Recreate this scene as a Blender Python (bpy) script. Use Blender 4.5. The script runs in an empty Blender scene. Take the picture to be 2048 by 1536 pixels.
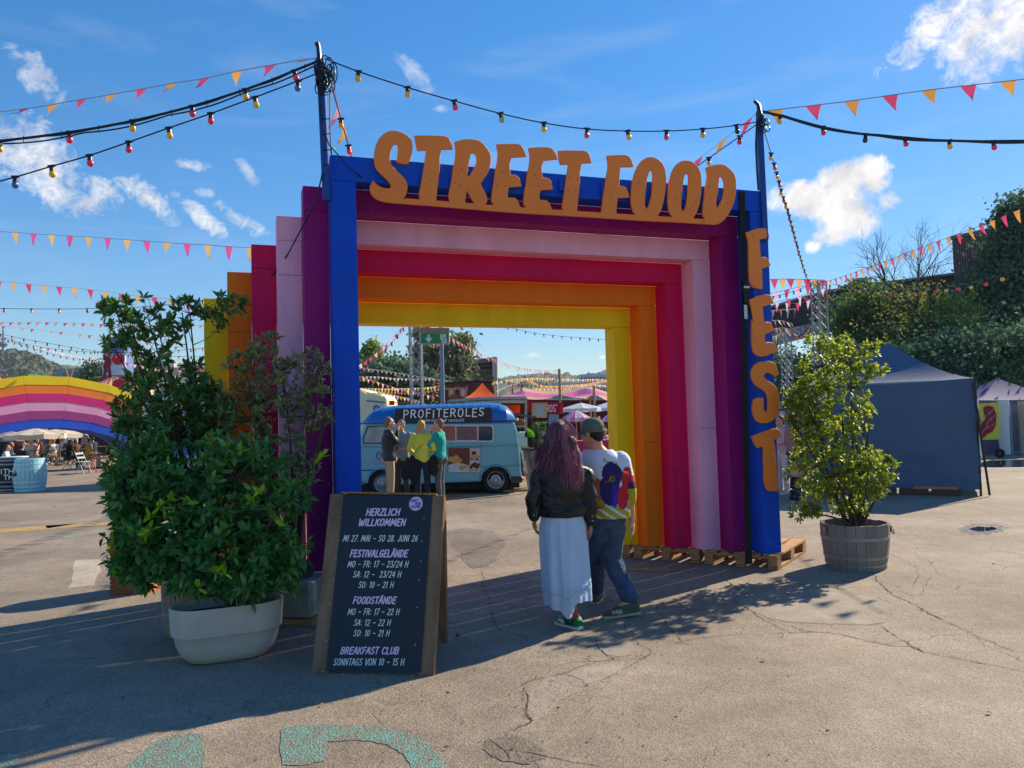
import bpy, bmesh, math, random
import numpy as np
from mathutils import Vector, Matrix
random.seed(7); rng = np.random.default_rng(7)
S = bpy.context.scene
R = math.radians
# ------------------------------------------------------------------ camera
F_PX, PITCH, ROLL, EYE = 1540.0, 0.0439, -0.028, 1.68
_F = Vector((0, math.cos(PITCH), math.sin(PITCH))); _R = Vector((1, 0, 0)); _U = _R.cross(_F)
CR = _R*math.cos(ROLL) + _U*math.sin(ROLL); CU = -_R*math.sin(ROLL) + _U*math.cos(ROLL); CF = _F
cd = bpy.data.cameras.new('camera'); cam = bpy.data.objects.new('camera', cd); S.collection.objects.link(cam)
cd.sensor_width = 36; cd.lens = 36*F_PX/2048; cd.clip_end = 6000; cd.clip_start = 0.05
cam.matrix_world = Matrix(((CR.x, CU.x, -CF.x, 0), (CR.y, CU.y, -CF.y, 0), (CR.z, CU.z, -CF.z, EYE), (0, 0, 0, 1)))
S.camera = cam
def ray(px, py):
    return CF + CR*((px-1024)/F_PX) + CU*((768-py)/F_PX)
def P(px, py, Y):                     # the point seen there at world depth Y
    d = ray(px, py); return Vector((0, 0, EYE)) + d*(Y/d.y)
def G(px, py, z=0.0):                 # the point seen there at height z
    d = ray(px, py); return Vector((0, 0, EYE)) + d*((z-EYE)/d.z)
def on_plane(px, py, o, n):
    d = ray(px, py); e = Vector((0, 0, EYE)); return e + d*((o-e).dot(n)/d.dot(n))
# ------------------------------------------------------------------ light
SUN_AZ, SUN_EL = 50.5, 32.5            # azimuth clockwise from +Y
sd = Vector((math.sin(R(SUN_AZ))*math.cos(R(SUN_EL)), math.cos(R(SUN_AZ))*math.cos(R(SUN_EL)), math.sin(R(SUN_EL))))
sl = bpy.data.lights.new('sun', 'SUN'); sl.energy = 4.2; sl.angle = R(0.55); sl.color = (1, 0.84, 0.62)
so = bpy.data.objects.new('sun', sl); S.collection.objects.link(so); so.rotation_euler = sd.to_track_quat('Z', 'Y').to_euler(); so.location = (30, 20, 40)
S.view_settings.view_transform = 'Standard'; S.view_settings.look = 'None'; S.view_settings.gamma = 1
S.view_settings.exposure = 0.95
S.cycles.max_bounces = 7; S.cycles.diffuse_bounces = 4; S.cycles.transparent_max_bounces = 8
S.cycles.caustics_reflective = False; S.cycles.caustics_refractive = False
S.cycles.sample_clamp_indirect = 8
W = bpy.data.worlds.new('World'); S.world = W; W.use_nodes = True
nt = W.node_tree; N = nt.nodes; Lk = nt.links; N.clear()
def nd(t, **k):
    n = N.new(t)
    for a, b in k.items(): setattr(n, a, b)
    return n
def lk(a, b): Lk.new(a, b)
def mth(op, a, b=None, c=None, clamp=False):
    n = nd('ShaderNodeMath', operation=op, use_clamp=clamp)
    for i, v in enumerate((a, b, c)):
        if v is None: continue
        if isinstance(v, (int, float)): n.inputs[i].default_value = v
        else: lk(v, n.inputs[i])
    return n.outputs[0]
sky = nd('ShaderNodeTexSky', sky_type='NISHITA', sun_disc=False, sun_elevation=R(SUN_EL), sun_rotation=R(SUN_AZ), altitude=400, air_density=1.0, dust_density=0.12, ozone_density=3.0)
hs = nd('ShaderNodeHueSaturation'); hs.inputs['Saturation'].default_value = 1.33; hs.inputs['Value'].default_value = 1.0
bw_ = nd('ShaderNodeRGBToBW'); lk(sky.outputs[0], bw_.inputs[0]); tone = mth('DIVIDE', 1.22, mth('MULTIPLY_ADD', bw_.outputs[0], .14, 1.0)); vmul = nd('ShaderNodeVectorMath', operation='SCALE'); lk(sky.outputs[0], vmul.inputs[0]); lk(tone, vmul.inputs['Scale']); lk(vmul.outputs[0], hs.inputs['Color'])
tc = nd('ShaderNodeTexCoord'); sep = nd('ShaderNodeSeparateXYZ'); lk(tc.outputs['Generated'], sep.inputs[0])
az = mth('ARCTAN2', sep.outputs[0], sep.outputs[1]); el = mth('ARCSINE', sep.outputs[2])
def angs(px, py):
    d = ray(px, py).normalized(); return math.atan2(d.x, d.y), math.asin(d.z)
nz = nd('ShaderNodeTexNoise'); nz.inputs['Scale'].default_value = 16; nz.inputs['Detail'].default_value = 7; nz.inputs['Roughness'].default_value = 0.62; lk(tc.outputs['Generated'], nz.inputs['Vector'])
nz2 = nd('ShaderNodeTexNoise'); nz2.inputs['Scale'].default_value = 55; nz2.inputs['Detail'].default_value = 6; nz2.inputs['Roughness'].default_value = 0.7; nz2.inputs['Distortion'].default_value = .6; lk(tc.outputs['Generated'], nz2.inputs['Vector'])
wob = mth('ADD', mth('MULTIPLY', mth('SUBTRACT', nz.outputs[0], 0.5), 2.6), mth('MULTIPLY', mth('SUBTRACT', nz2.outputs[0], 0.5), 3.4))
# (px, py, half width px, half height px, tilt deg, opacity, softness)
CL = [(82,155,42,20,-38,.5,1.2), (25,290,48,44,-40,.62,1.2), (88,330,48,40,-45,.6,1.2), (135,390,46,26,-45,.55,1.2), (195,400,36,28,-20,.7,1.1),
      (300,398,46,18,-35,.62,1.3), (405,435,46,13,-35,.5,1.4), (485,442,36,13,-30,.45,1.4), (388,330,26,9,0,.5,1), (497,345,10,24,40,.4,1), (410,385,14,7,0,.3,1),
      (828,145,30,12,-50,.2,1.7), (886,218,14,7,0,.3,1),
      (1870,52,64,26,35,.8,1), (1955,80,52,56,0,.92,.8), (2030,45,62,60,0,.95,.7), (1905,25,30,26,0,.5,1),
      (1645,398,76,34,-8,1.6,.45), (1690,362,56,32,10,1.6,.45), (1740,350,30,30,0,1.6,.5), (1695,430,56,36,-20,1.4,.5), (1668,470,30,18,0,.9,.8), (1628,492,12,10,0,.8,1), (1775,402,18,14,0,.7,1), (1600,385,34,22,0,1.3,.6),
      (1070,711,16,5,0,.7,.8), (1205,714,5,3,0,.6,1)]
dens = None
for (x, y, w, h, t, op, sf) in CL:
    a0, e0 = angs(x, y); k = 1/F_PX
    da = mth('SUBTRACT', az, a0); de = mth('SUBTRACT', el, e0)
    c_, s_ = math.cos(R(t)), math.sin(R(t)); ce = math.cos(e0)
    u = mth('MULTIPLY', mth('ADD', mth('MULTIPLY', da, c_*ce), mth('MULTIPLY', de, s_)), 1/(w*k*1.25))
    v = mth('MULTIPLY', mth('ADD', mth('MULTIPLY', da, -s_*ce), mth('MULTIPLY', de, c_)), 1/(h*k*1.25))
    r2 = mth('ADD', mth('MULTIPLY', u, u), mth('MULTIPLY', v, v))
    m = mth('SUBTRACT', mth('MULTIPLY', mth('SUBTRACT', 1.0, r2), 0.9), mth('MULTIPLY', mth('SUBTRACT', 0.0, wob), sf))
    m = mth('MULTIPLY', m, op, clamp=True)
    dens = m if dens is None else mth('MAXIMUM', dens, m)
dens = mth('SMOOTH_MIN', dens, 1.0, 0.2)
# high wispy cirrus all round
mp = nd('ShaderNodeMapping'); lk(tc.outputs['Generated'], mp.inputs['Vector']); mp.inputs['Scale'].default_value = (1.6, 2.2, 9.0); mp.inputs['Rotation'].default_value = (R(8), R(-14), 0)
ci = nd('ShaderNodeTexNoise'); ci.inputs['Scale'].default_value = 2.3; ci.inputs['Detail'].default_value = 8; ci.inputs['Roughness'].default_value = 0.6; ci.inputs['Distortion'].default_value = 0.8; lk(mp.outputs[0], ci.inputs['Vector'])
cr = nd('ShaderNodeMapRange'); lk(ci.outputs[0], cr.inputs[0]); cr.inputs[1].default_value = .52; cr.inputs[2].default_value = .9; cr.inputs[3].default_value = 0; cr.inputs[4].default_value = .26
base = nd('ShaderNodeMixRGB'); lk(cr.outputs[0], base.inputs[0]); lk(hs.outputs[0], base.inputs[1]); base.inputs[2].default_value = (3.6, 4.2, 4.8, 1)
shade = nd('ShaderNodeMapRange'); lk(nz.outputs[0], shade.inputs[0]); shade.inputs[1].default_value = .38; shade.inputs[2].default_value = .62; shade.inputs[3].default_value = .62; shade.inputs[4].default_value = 1.0
clc = nd('ShaderNodeMixRGB', blend_type='MULTIPLY'); clc.inputs[0].default_value = 1; clc.inputs[1].default_value = (6.4, 6.2, 5.9, 1)
cmb = nd('ShaderNodeCombineXYZ'); lk(shade.outputs[0], cmb.inputs[0]); lk(shade.outputs[0], cmb.inputs[1]); lk(mth('POWER', shade.outputs[0], .85), cmb.inputs[2]); lk(cmb.outputs[0], clc.inputs[2])
fin = nd('ShaderNodeMixRGB'); lk(dens, fin.inputs[0]); lk(base.outputs[0], fin.inputs[1]); lk(clc.outputs[0], fin.inputs[2])
bg = nd('ShaderNodeBackground'); bg.inputs['Strength'].default_value = 0.098; lk(fin.outputs[0], bg.inputs[0])
wo = nd('ShaderNodeOutputWorld'); lk(bg.outputs[0], wo.inputs[0])

# ------------------------------------------------------------------ materials
def lin(c):
    return tuple(((x/255)/12.92 if x/255 <= .04045 else ((x/255+.055)/1.055)**2.4) for x in c)
_mats = {}
def mat(name, col, rough=.7, var=.12, scale=6, bump=0.0, bscale=None, metal=0, spec=.4, trans=0.0, stretch=None, col2=None, island=0.0, emis=0, alpha=None, coat=0):
    if name in _mats: return _mats[name]
    m = bpy.data.materials.new(name); m.use_nodes = True; t = m.node_tree; b = t.nodes['Principled BSDF']; _mats[name] = m
    c = lin(col); L = t.links.new
    tcn = t.nodes.new('ShaderNodeTexCoord'); vec = tcn.outputs['Object']
    if stretch:
        q = t.nodes.new('ShaderNodeMapping'); q.inputs['Scale'].default_value = stretch; L(vec, q.inputs[0]); vec = q.outputs[0]
    n = t.nodes.new('ShaderNodeTexNoise'); n.inputs['Scale'].default_value = scale; n.inputs['Detail'].default_value = 6; n.inputs['Roughness'].default_value = .65; L(vec, n.inputs['Vector'])
    rr = t.nodes.new('ShaderNodeMapRange'); L(n.outputs[0], rr.inputs[0]); rr.inputs[1].default_value = .3; rr.inputs[2].default_value = .7
    mx = t.nodes.new('ShaderNodeMixRGB'); L(rr.outputs[0], mx.inputs[0])
    if col2 is None:
        mx.inputs[1].default_value = tuple(max(0, x*(1-var)) for x in c)+(1,); mx.inputs[2].default_value = tuple(min(1, x*(1+var)) for x in c)+(1,)
    else:
        mx.inputs[1].default_value = c+(1,); mx.inputs[2].default_value = lin(col2)+(1,)
    out = mx.outputs[0]
    if island:
        g = t.nodes.new('ShaderNodeNewGeometry'); h = t.nodes.new('ShaderNodeHueSaturation')
        a = t.nodes.new('ShaderNodeMapRange'); L(g.outputs['Random Per Island'], a.inputs[0]); a.inputs[3].default_value = 1-island; a.inputs[4].default_value = 1+island
        a2 = t.nodes.new('ShaderNodeMapRange'); L(g.outputs['Random Per Island'], a2.inputs[0]); a2.inputs[3].default_value = .5+.035*min(1, island*2); a2.inputs[4].default_value = .5-.025
        L(a.outputs[0], h.inputs['Value']); L(a2.outputs[0], h.inputs['Hue']); L(out, h.inputs['Color']); out = h.outputs[0]
    L(out, b.inputs['Base Color']); b.inputs['Roughness'].default_value = rough; b.inputs['Metallic'].default_value = metal; b.inputs['Specular IOR Level'].default_value = spec
    if coat: b.inputs['Coat Weight'].default_value = coat; b.inputs['Coat Roughness'].default_value = .15
    if bump:
        n2 = t.nodes.new('ShaderNodeTexNoise'); n2.inputs['Scale'].default_value = bscale or scale*4; n2.inputs['Detail'].default_value = 5; L(vec, n2.inputs['Vector'])
        bp = t.nodes.new('ShaderNodeBump'); bp.inputs['Strength'].default_value = bump; bp.inputs['Distance'].default_value = .02; L(n2.outputs[0], bp.inputs['Height']); L(bp.outputs[0], b.inputs['Normal'])
    if emis: L(out, b.inputs['Emission Color']); b.inputs['Emission Strength'].default_value = emis
    if trans:
        tr = t.nodes.new('ShaderNodeBsdfTranslucent'); ms = t.nodes.new('ShaderNodeMixShader'); ms.inputs[0].default_value = trans
        hb = t.nodes.new('ShaderNodeHueSaturation'); hb.inputs['Value'].default_value = 1.5; hb.inputs['Hue'].default_value = .488 if island else .5; hb.inputs['Saturation'].default_value = 1.08; L(out, hb.inputs['Color']); L(hb.outputs[0], tr.inputs[0])
        L(b.outputs[0], ms.inputs[1]); L(tr.outputs[0], ms.inputs[2]); L(ms.outputs[0], t.nodes['Material Output'].inputs['Surface'])
    return m
# ------------------------------------------------------------------ mesh helpers
ORI = {}
class MB:
    def __init__(s): s.v = []; s.f = []; s.mi = []; s.cur = 0
    def add(s, vs, fs):
        o = len(s.v); s.v += [tuple(v) for v in vs]
        for f in fs: s.f.append(tuple(i+o for i in f)); s.mi.append(s.cur)
        return s
    def box(s, c, d, ax=None, ay=None, az_=None):
        ax = Vector(ax or (1, 0, 0)); ay = Vector(ay or (0, 1, 0)); az_ = Vector(az_ or (0, 0, 1)); c = Vector(c)
        vs = [c+ax*(i*d[0]/2)+ay*(j*d[1]/2)+az_*(k*d[2]/2) for i in (-1, 1) for j in (-1, 1) for k in (-1, 1)]
        return s.add(vs, [(0, 1, 3, 2), (4, 6, 7, 5), (0, 4, 5, 1), (2, 3, 7, 6), (0, 2, 6, 4), (1, 5, 7, 3)])
    def beam(s, a, b, w, h, up=(0, 0, 1)):
        a = Vector(a); b = Vector(b); x = (b-a); L = x.length; x.normalize(); y = Vector(up).cross(x)
        if y.length < 1e-4: y = Vector((0, 1, 0)).cross(x)
        y.normalize(); z = x.cross(y); return s.box((a+b)/2, (L, w, h), x, y, z)
    def tube(s, pts, r, n=8, cap=True, flat=1.0):
        pts = [Vector(p) for p in pts]; m = len(pts)
        if not hasattr(r, '__len__'): r = [r]*m
        vs = []; prev = None
        for i, p in enumerate(pts):
            t = (pts[min(i+1, m-1)]-pts[max(i-1, 0)])
            if t.length < 1e-9: t = Vector((0, 0, 1))
            t.normalize()
            if prev is None:
                a = Vector((0, 0, 1)).cross(t)
                if a.length < .1: a = Vector((0, 1, 0)).cross(t)
            else: a = prev-t*prev.dot(t)
            a.normalize(); prev = a; b = t.cross(a)
            for k in range(n):
                q = 2*math.pi*k/n; vs.append(p+a*(math.cos(q)*r[i])+b*(math.sin(q)*r[i]*flat))
        fs = [(i*n+k, i*n+(k+1) % n, (i+1)*n+(k+1) % n, (i+1)*n+k) for i in range(m-1) for k in range(n)]
        if cap: fs += [tuple(range(n))[::-1], tuple((m-1)*n+k for k in range(n))]
        return s.add(vs, fs)
    def rings(s, rs, cap=True, closed=True):     # list of equal-length point rings
        n = len(rs[0]); vs = [v for r_ in rs for v in r_]; m = len(rs)
        kk = n if closed else n-1
        fs = [(i*n+k, i*n+(k+1) % n, (i+1)*n+(k+1) % n, (i+1)*n+k) for i in range(m-1) for k in range(kk)]
        if cap and closed: fs += [tuple(range(n))[::-1], tuple((m-1)*n+k for k in range(n))]
        return s.add(vs, fs)
    def lathe(s, c, prof, n=24, a0=0, a1=2*math.pi, sx=1, sy=1, cap=False):
        c = Vector(c); full = abs(a1-a0-2*math.pi) < 1e-6; kn = n if full else n+1
        rs = [[c+Vector((math.cos(a0+(a1-a0)*k/n)*r*sx, math.sin(a0+(a1-a0)*k/n)*r*sy, z)) for k in range(kn)] for r, z in prof]
        return s.rings(rs, cap=cap and full, closed=full)
    def ell(s, c, r, n=12, m=8, rot=None):
        c = Vector(c); r = r if hasattr(r, '__len__') else (r, r, r); vs = []; fs = []
        for i in range(m+1):
            t = math.pi*i/m
            for k in range(n):
                q = 2*math.pi*k/n; v = Vector((math.sin(t)*math.cos(q)*r[0], math.sin(t)*math.sin(q)*r[1], math.cos(t)*r[2]))
                if rot is not None: v = rot @ v
                vs.append(c+v)
        fs = [(i*n+k, (i+1)*n+k, (i+1)*n+(k+1) % n, i*n+(k+1) % n) for i in range(m) for k in range(n)]
        return s.add(vs, fs)
    def cap(s, a, b, ra, rb, n=10):               # tapered capsule
        a = Vector(a); b = Vector(b); t = (b-a); L = max(t.length, 1e-6); t = t/L
        pts = []; rr = []
        for q in (-90, -60, -30, 0): pts.append(a+t*(math.sin(R(q))*ra)); rr.append(max(1e-4, math.cos(R(q))*ra))
        for q in (0, 30, 60, 90): pts.append(b+t*(math.sin(R(q))*rb)); rr.append(max(1e-4, math.cos(R(q))*rb))
        return s.tube(pts, rr, n)
    def prism(s, poly, o, U, V, Nn, t):           # 2D polygon extruded by t along Nn
        o = Vector(o); U = Vector(U); V = Vector(V); Nn = Vector(Nn); n = len(poly)
        vs = [o+U*x+V*y for x, y in poly]+[o+U*x+V*y+Nn*t for x, y in poly]
        return s.add(vs, [tuple(range(n))[::-1], tuple(range(n, 2*n))]+[(i, (i+1) % n, n+(i+1) % n, n+i) for i in range(n)])
    def quad(s, a, b, c, d): return s.add([a, b, c, d], [(0, 1, 2, 3)])
    def build(s, name, m, parent=None, smooth=False, label=None, cat=None, group=None, kind=None, loc=None, bevel=0):
        me = bpy.data.meshes.new(name)
        if parent is not None: o0 = ORI.get(parent.name, Vector())
        else: o0 = Vector(loc) if loc is not None else Vector()
        vs = np.array([tuple(v) for v in s.v], dtype=np.float32).reshape(-1, 3)-np.array(o0, dtype=np.float32)
        me.from_pydata(vs.tolist(), [], s.f)
        ms = m if isinstance(m, (list, tuple)) else [m]
        for q in ms: me.materials.append(q)
        if len(ms) > 1: me.polygons.foreach_set('material_index', np.array(s.mi, dtype=np.int32))
        if smooth:
            me.polygons.foreach_set('use_smooth', np.ones(len(me.polygons), dtype=bool))
        bm = bmesh.new(); bm.from_mesh(me); bmesh.ops.recalc_face_normals(bm, faces=bm.faces)
        if bevel:
            bmesh.ops.bevel(bm, geom=bm.edges, offset=bevel, segments=1, affect='EDGES')
        bm.to_mesh(me); bm.free()
        if smooth: sharp(me, 40)
        return link(name, me, parent, label, cat, group, kind, o0)
def sharp(me, deg):
    try: me.set_sharp_from_angle(angle=R(deg))
    except Exception: pass
def link(name, me, parent=None, label=None, cat=None, group=None, kind=None, o0=None):
    o = bpy.data.objects.new(name, me); S.collection.objects.link(o)
    if parent is not None: o.parent = parent
    elif o0 is not None: o.location = o0
    tag(o, label, cat, group, kind)
    ORI[o.name] = Vector(o0) if o0 is not None else Vector()
    return o
def tag(o, label=None, cat=None, group=None, kind=None):
    for k, v in (('label', label), ('category', cat), ('group', group), ('kind', kind)):
        if v: o[k] = v
    return o
def thing(name, label, cat, loc=(0, 0, 0), group=None, kind=None):
    o = bpy.data.objects.new(name, None); S.collection.objects.link(o); o.location = loc; o.empty_display_size = .1
    ORI[o.name] = Vector(loc); return tag(o, label, cat, group, kind)
def copy_tree(o, parent=None):
    c = o.copy(); S.collection.objects.link(c)
    if parent is not None: c.parent = parent
    for ch in list(o.children): copy_tree(ch, c)
    return c
def np_mesh(name, V, Fq, m, parent=None, label=None, cat=None, group=None, kind=None, smooth=False, loc=None, mi=None):
    """fast mesh from arrays; Fq all of the same corner count"""
    o0 = ORI.get(parent.name, Vector()) if parent is not None else Vector(loc or (0, 0, 0))
    V = np.asarray(V, dtype=np.float32)-np.array(o0, dtype=np.float32); Fq = np.asarray(Fq, dtype=np.int32); k = Fq.shape[1]
    me = bpy.data.meshes.new(name); me.vertices.add(len(V)); me.vertices.foreach_set('co', V.ravel())
    me.loops.add(Fq.size); me.loops.foreach_set('vertex_index', Fq.ravel()); me.polygons.add(len(Fq))
    me.polygons.foreach_set('loop_start', np.arange(0, Fq.size, k, dtype=np.int32)); me.polygons.foreach_set('loop_total', np.full(len(Fq), k, dtype=np.int32))
    if smooth: me.polygons.foreach_set('use_smooth', np.ones(len(Fq), dtype=bool))
    for q in (m if isinstance(m, (list, tuple)) else [m]): me.materials.append(q)
    if mi is not None: me.polygons.foreach_set('material_index', np.asarray(mi, dtype=np.int32))
    me.update(calc_edges=True); me.validate()
    return link(name, me, parent, label, cat, group, kind, o0)
_tcache = {}
def text_geo(s, shear=.2, weight=0.0, spacing=1.0):
    k = (s, shear, weight, spacing)
    if k in _tcache: return _tcache[k]
    c = bpy.data.curves.new('text', 'FONT'); c.body = s; c.shear = shear; c.offset = weight; c.space_character = spacing; c.resolution_u = 3; c.fill_mode = 'FRONT'
    o = bpy.data.objects.new('text', c); S.collection.objects.link(o)
    dg = bpy.context.evaluated_depsgraph_get(); me = bpy.data.meshes.new_from_object(o.evaluated_get(dg))
    V = np.array([v.co[:2] for v in me.vertices]); Fs = [tuple(p.vertices) for p in me.polygons]
    bpy.data.objects.remove(o); bpy.data.meshes.remove(me); bpy.data.curves.remove(c)
    mn = V.min(0); mx = V.max(0); _tcache[k] = ((V-mn)/(mx-mn), Fs, (mx-mn)); return _tcache[k]
def text_on(mb, s, fn, w, h, shear=.2, weight=0.0, spacing=1.0):
    """flat lettering: fn maps centred (x, y) in metres on to the surface"""
    V, Fs, _ = text_geo(s, shear, weight, spacing)
    mb.add([fn((x-.5)*w, (y-.5)*h) for x, y in V], Fs)
    return mb
def smooth_blob(mb, voxel, iters=4, fac=.5):
    """overlapping closed shapes -> one continuous surface"""
    me = bpy.data.meshes.new('blob'); me.from_pydata([tuple(v) for v in mb.v], [], mb.f)
    bm = bmesh.new(); bm.from_mesh(me); bmesh.ops.recalc_face_normals(bm, faces=bm.faces); bm.to_mesh(me); bm.free()
    o = bpy.data.objects.new('blob', me); S.collection.objects.link(o)
    r = o.modifiers.new('r', 'REMESH'); r.mode = 'VOXEL'; r.voxel_size = voxel
    q = o.modifiers.new('s', 'SMOOTH'); q.factor = fac; q.iterations = iters
    dg = bpy.context.evaluated_depsgraph_get(); out = bpy.data.meshes.new_from_object(o.evaluated_get(dg))
    bpy.data.objects.remove(o); bpy.data.meshes.remove(me)
    n = len(out.vertices); V = np.empty(n*3, dtype=np.float32); out.vertices.foreach_get('co', V); V = V.reshape(-1, 3)
    Fq = np.array([tuple(p.vertices) for p in out.polygons if len(p.vertices) == 4], dtype=np.int32); bpy.data.meshes.remove(out)
    return V, Fq
def vnoise(V, scale, seed=0):
    """cheap smooth pseudo noise for arrays of points"""
    r_ = np.random.default_rng(seed); o = np.zeros(len(V))
    for k in range(5):
        d = r_.normal(size=3); d /= np.linalg.norm(d); o += np.sin(V@d*scale*(.6+.35*k)+r_.uniform(0, 6.28))/(1+.4*k)
    return o/2.5
# ------------------------------------------------------------------ ground
def asphalt_mat(name, col, dark=1.0, grain=1.0, crackle=True):
    m = bpy.data.materials.new(name); m.use_nodes = True; t = m.node_tree; b = t.nodes['Principled BSDF']; L = t.links.new; c = lin(col)
    def n_(ty, **k):
        x = t.nodes.new(ty)
        for a, v in k.items(): x.inputs[a].default_value = v
        return x
    tcn = t.nodes.new('ShaderNodeTexCoord'); vec = tcn.outputs['Object']
    big = n_('ShaderNodeTexNoise', Scale=.55, Detail=5, Roughness=.6); L(vec, big.inputs['Vector'])
    mid = n_('ShaderNodeTexNoise', Scale=4.0, Detail=6, Roughness=.7); L(vec, mid.inputs['Vector'])
    gr = n_('ShaderNodeTexVoronoi', Scale=95.0, Randomness=1.0); L(vec, gr.inputs['Vector'])
    g2 = n_('ShaderNodeTexNoise', Scale=160.0, Detail=4, Roughness=.75); L(vec, g2.inputs['Vector'])
    def mr(s, a, b_, c_, d_):
        x = t.nodes.new('ShaderNodeMapRange'); L(s, x.inputs[0]); x.inputs[1].default_value = a; x.inputs[2].default_value = b_; x.inputs[3].default_value = c_; x.inputs[4].default_value = d_; return x.outputs[0]
    def mu(a, b_, op='MULTIPLY'):
        x = t.nodes.new('ShaderNodeMath'); x.operation = op
        for i, v in enumerate((a, b_)):
            if isinstance(v, (int, float)): x.inputs[i].default_value = v
            else: L(v, x.inputs[i])
        return x.outputs[0]
    sc = t.nodes.new('ShaderNodeSeparateColor'); L(gr.outputs['Color'], sc.inputs[0])
    stn = n_('ShaderNodeTexNoise', Scale=2.1, Detail=7, Roughness=.72, Distortion=.8); L(vec, stn.inputs['Vector'])
    v = mu(mr(big.outputs[0], .32, .68, .68, 1.2), mr(mid.outputs[0], .3, .7, .82, 1.14)); v = mu(v, mr(stn.outputs[0], .60, .72, 1.0, .72))
    v = mu(v, mr(sc.outputs[0], 0, 1, 1-.34*grain, 1+.36*grain)); v = mu(v, mr(g2.outputs[0], .3, .7, 1-.24*grain, 1+.24*grain))
    cv = None
    if crackle:
        w = n_('ShaderNodeTexNoise', Scale=1.6, Detail=5); L(vec, w.inputs['Vector'])
        vm = t.nodes.new('ShaderNodeVectorMath'); vm.operation = 'MULTIPLY_ADD'; L(w.outputs['Color'], vm.inputs[0]); vm.inputs[1].default_value = (.9, .9, 0); L(vec, vm.inputs[2])
        vo = n_('ShaderNodeTexVoronoi', Scale=.9); vo.feature = 'DISTANCE_TO_EDGE'; L(vm.outputs[0], vo.inputs['Vector'])
        msk = mr(big.outputs[0], .46, .58, 0, 1)
        cv = mu(mr(vo.outputs[0], 0.0, .006, 1, 0), msk); v = mu(v, mu(1.0, mu(cv, .55), 'SUBTRACT'))
    hsv = t.nodes.new('ShaderNodeHueSaturation'); hsv.inputs['Color'].default_value = tuple(x*dark for x in c)+(1,); L(v, hsv.inputs['Value'])
    L(hsv.outputs[0], b.inputs['Base Color']); b.inputs['Roughness'].default_value = .82; b.inputs['Specular IOR Level'].default_value = .35
    h = mu(mu(gr.outputs['Distance'], .8*grain), mu(g2.outputs[0], .6*grain), 'ADD'); h = mu(h, mu(mid.outputs[0], .8), 'ADD')
    if cv is not None: h = mu(h, mu(cv, 1.2), 'SUBTRACT')
    bp = n_('ShaderNodeBump', Strength=.75, Distance=.006); L(h, bp.inputs['Height']); L(bp.outputs[0], b.inputs['Normal'])
    return m
ASPH = asphalt_mat('asphalt', (142, 130, 115), grain=.8); ASPH2 = asphalt_mat('asphalt_smooth', (146, 137, 124), grain=.45, crackle=False)
ASPH3 = asphalt_mat('asphalt_damp', (124, 115, 104), grain=1.1, crackle=False); ASPH4 = asphalt_mat('asphalt_fine', (150, 140, 126), grain=.6, crackle=False)
mb = MB()
xs = [-900, -60, -12, 0, 12, 60, 900]; ys = [-60, 0, 8, 30, 120, 1600]
for i in range(len(xs)-1):
    for j in range(len(ys)-1): mb.quad((xs[i], ys[j], 0), (xs[i+1], ys[j], 0), (xs[i+1], ys[j+1], 0), (xs[i], ys[j+1], 0))
mb.build('ground', ASPH, kind='structure')
def flat_poly(name, pts, m, z=.004, jit=0.0, sub=6):
    """closed outline of picture points laid on the ground as a sheet"""
    g = [G(x, y) for x, y in pts]; out = []
    n = len(g)
    for i in range(n):
        a, b = g[i], g[(i+1) % n]
        for k in range(sub):
            q = a.lerp(b, k/sub); out.append((q.x+random.uniform(-jit, jit), q.y+random.uniform(-jit, jit), z))
    bm = bmesh.new(); vs = [bm.verts.new(p) for p in out]; f = bm.faces.new(vs); bmesh.ops.triangulate(bm, faces=[f])
    me = bpy.data.meshes.new(name); bm.to_mesh(me); bm.free(); me.materials.append(m)
    if me.polygons and me.polygons[0].normal.z < 0: me.flip_normals()
    return link(name, me, kind='structure')
def c3(pts, ox=1348, oy=1000, s=2.866): return [(ox+x/s, oy+y/s) for x, y in pts]
def c2(pts): return c3(pts, 700, 1100, 2.926)
flat_poly('asphalt_patch', c3([(350,580),(560,525),(900,505),(1150,545),(1260,600),(1200,700),(1130,715),(900,712),(700,705),(560,690),(480,650)]), ASPH2, .0015, .012)
flat_poly('asphalt_patch', [(893,1064),(935,1055),(985,1062),(1012,1085),(1000,1108),(975,1133),(945,1137),(925,1112),(900,1088)], ASPH3, .0015, .015)
flat_poly('asphalt_patch', [(1048,1388),(1085,1358),(1125,1350),(1160,1360),(1168,1378),(1120,1402),(1085,1436),(1062,1442),(1054,1412)], ASPH4, .0015, .008)
flat_poly('asphalt_patch', [(1130,1348),(1190,1332),(1250,1322),(1240,1345),(1180,1374),(1162,1358)], ASPH4, .0015, .008)
flat_poly('asphalt_patch', [(1190,1285),(1230,1277),(1262,1285),(1270,1300),(1250,1315),(1215,1310),(1198,1300)], ASPH2, .0015, .008)
flat_poly('asphalt_patch', [(975,1480),(1030,1472),(1075,1490),(1100,1515),(1050,1530),(1000,1520),(962,1500)], ASPH3, .003, .012)
flat_poly('asphalt_patch', [(150,1120),(205,1118),(192,1170),(140,1176)], asphalt_mat('asphalt_bleached', (176, 166, 148), grain=.8, crackle=False), .0015, .02)
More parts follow.
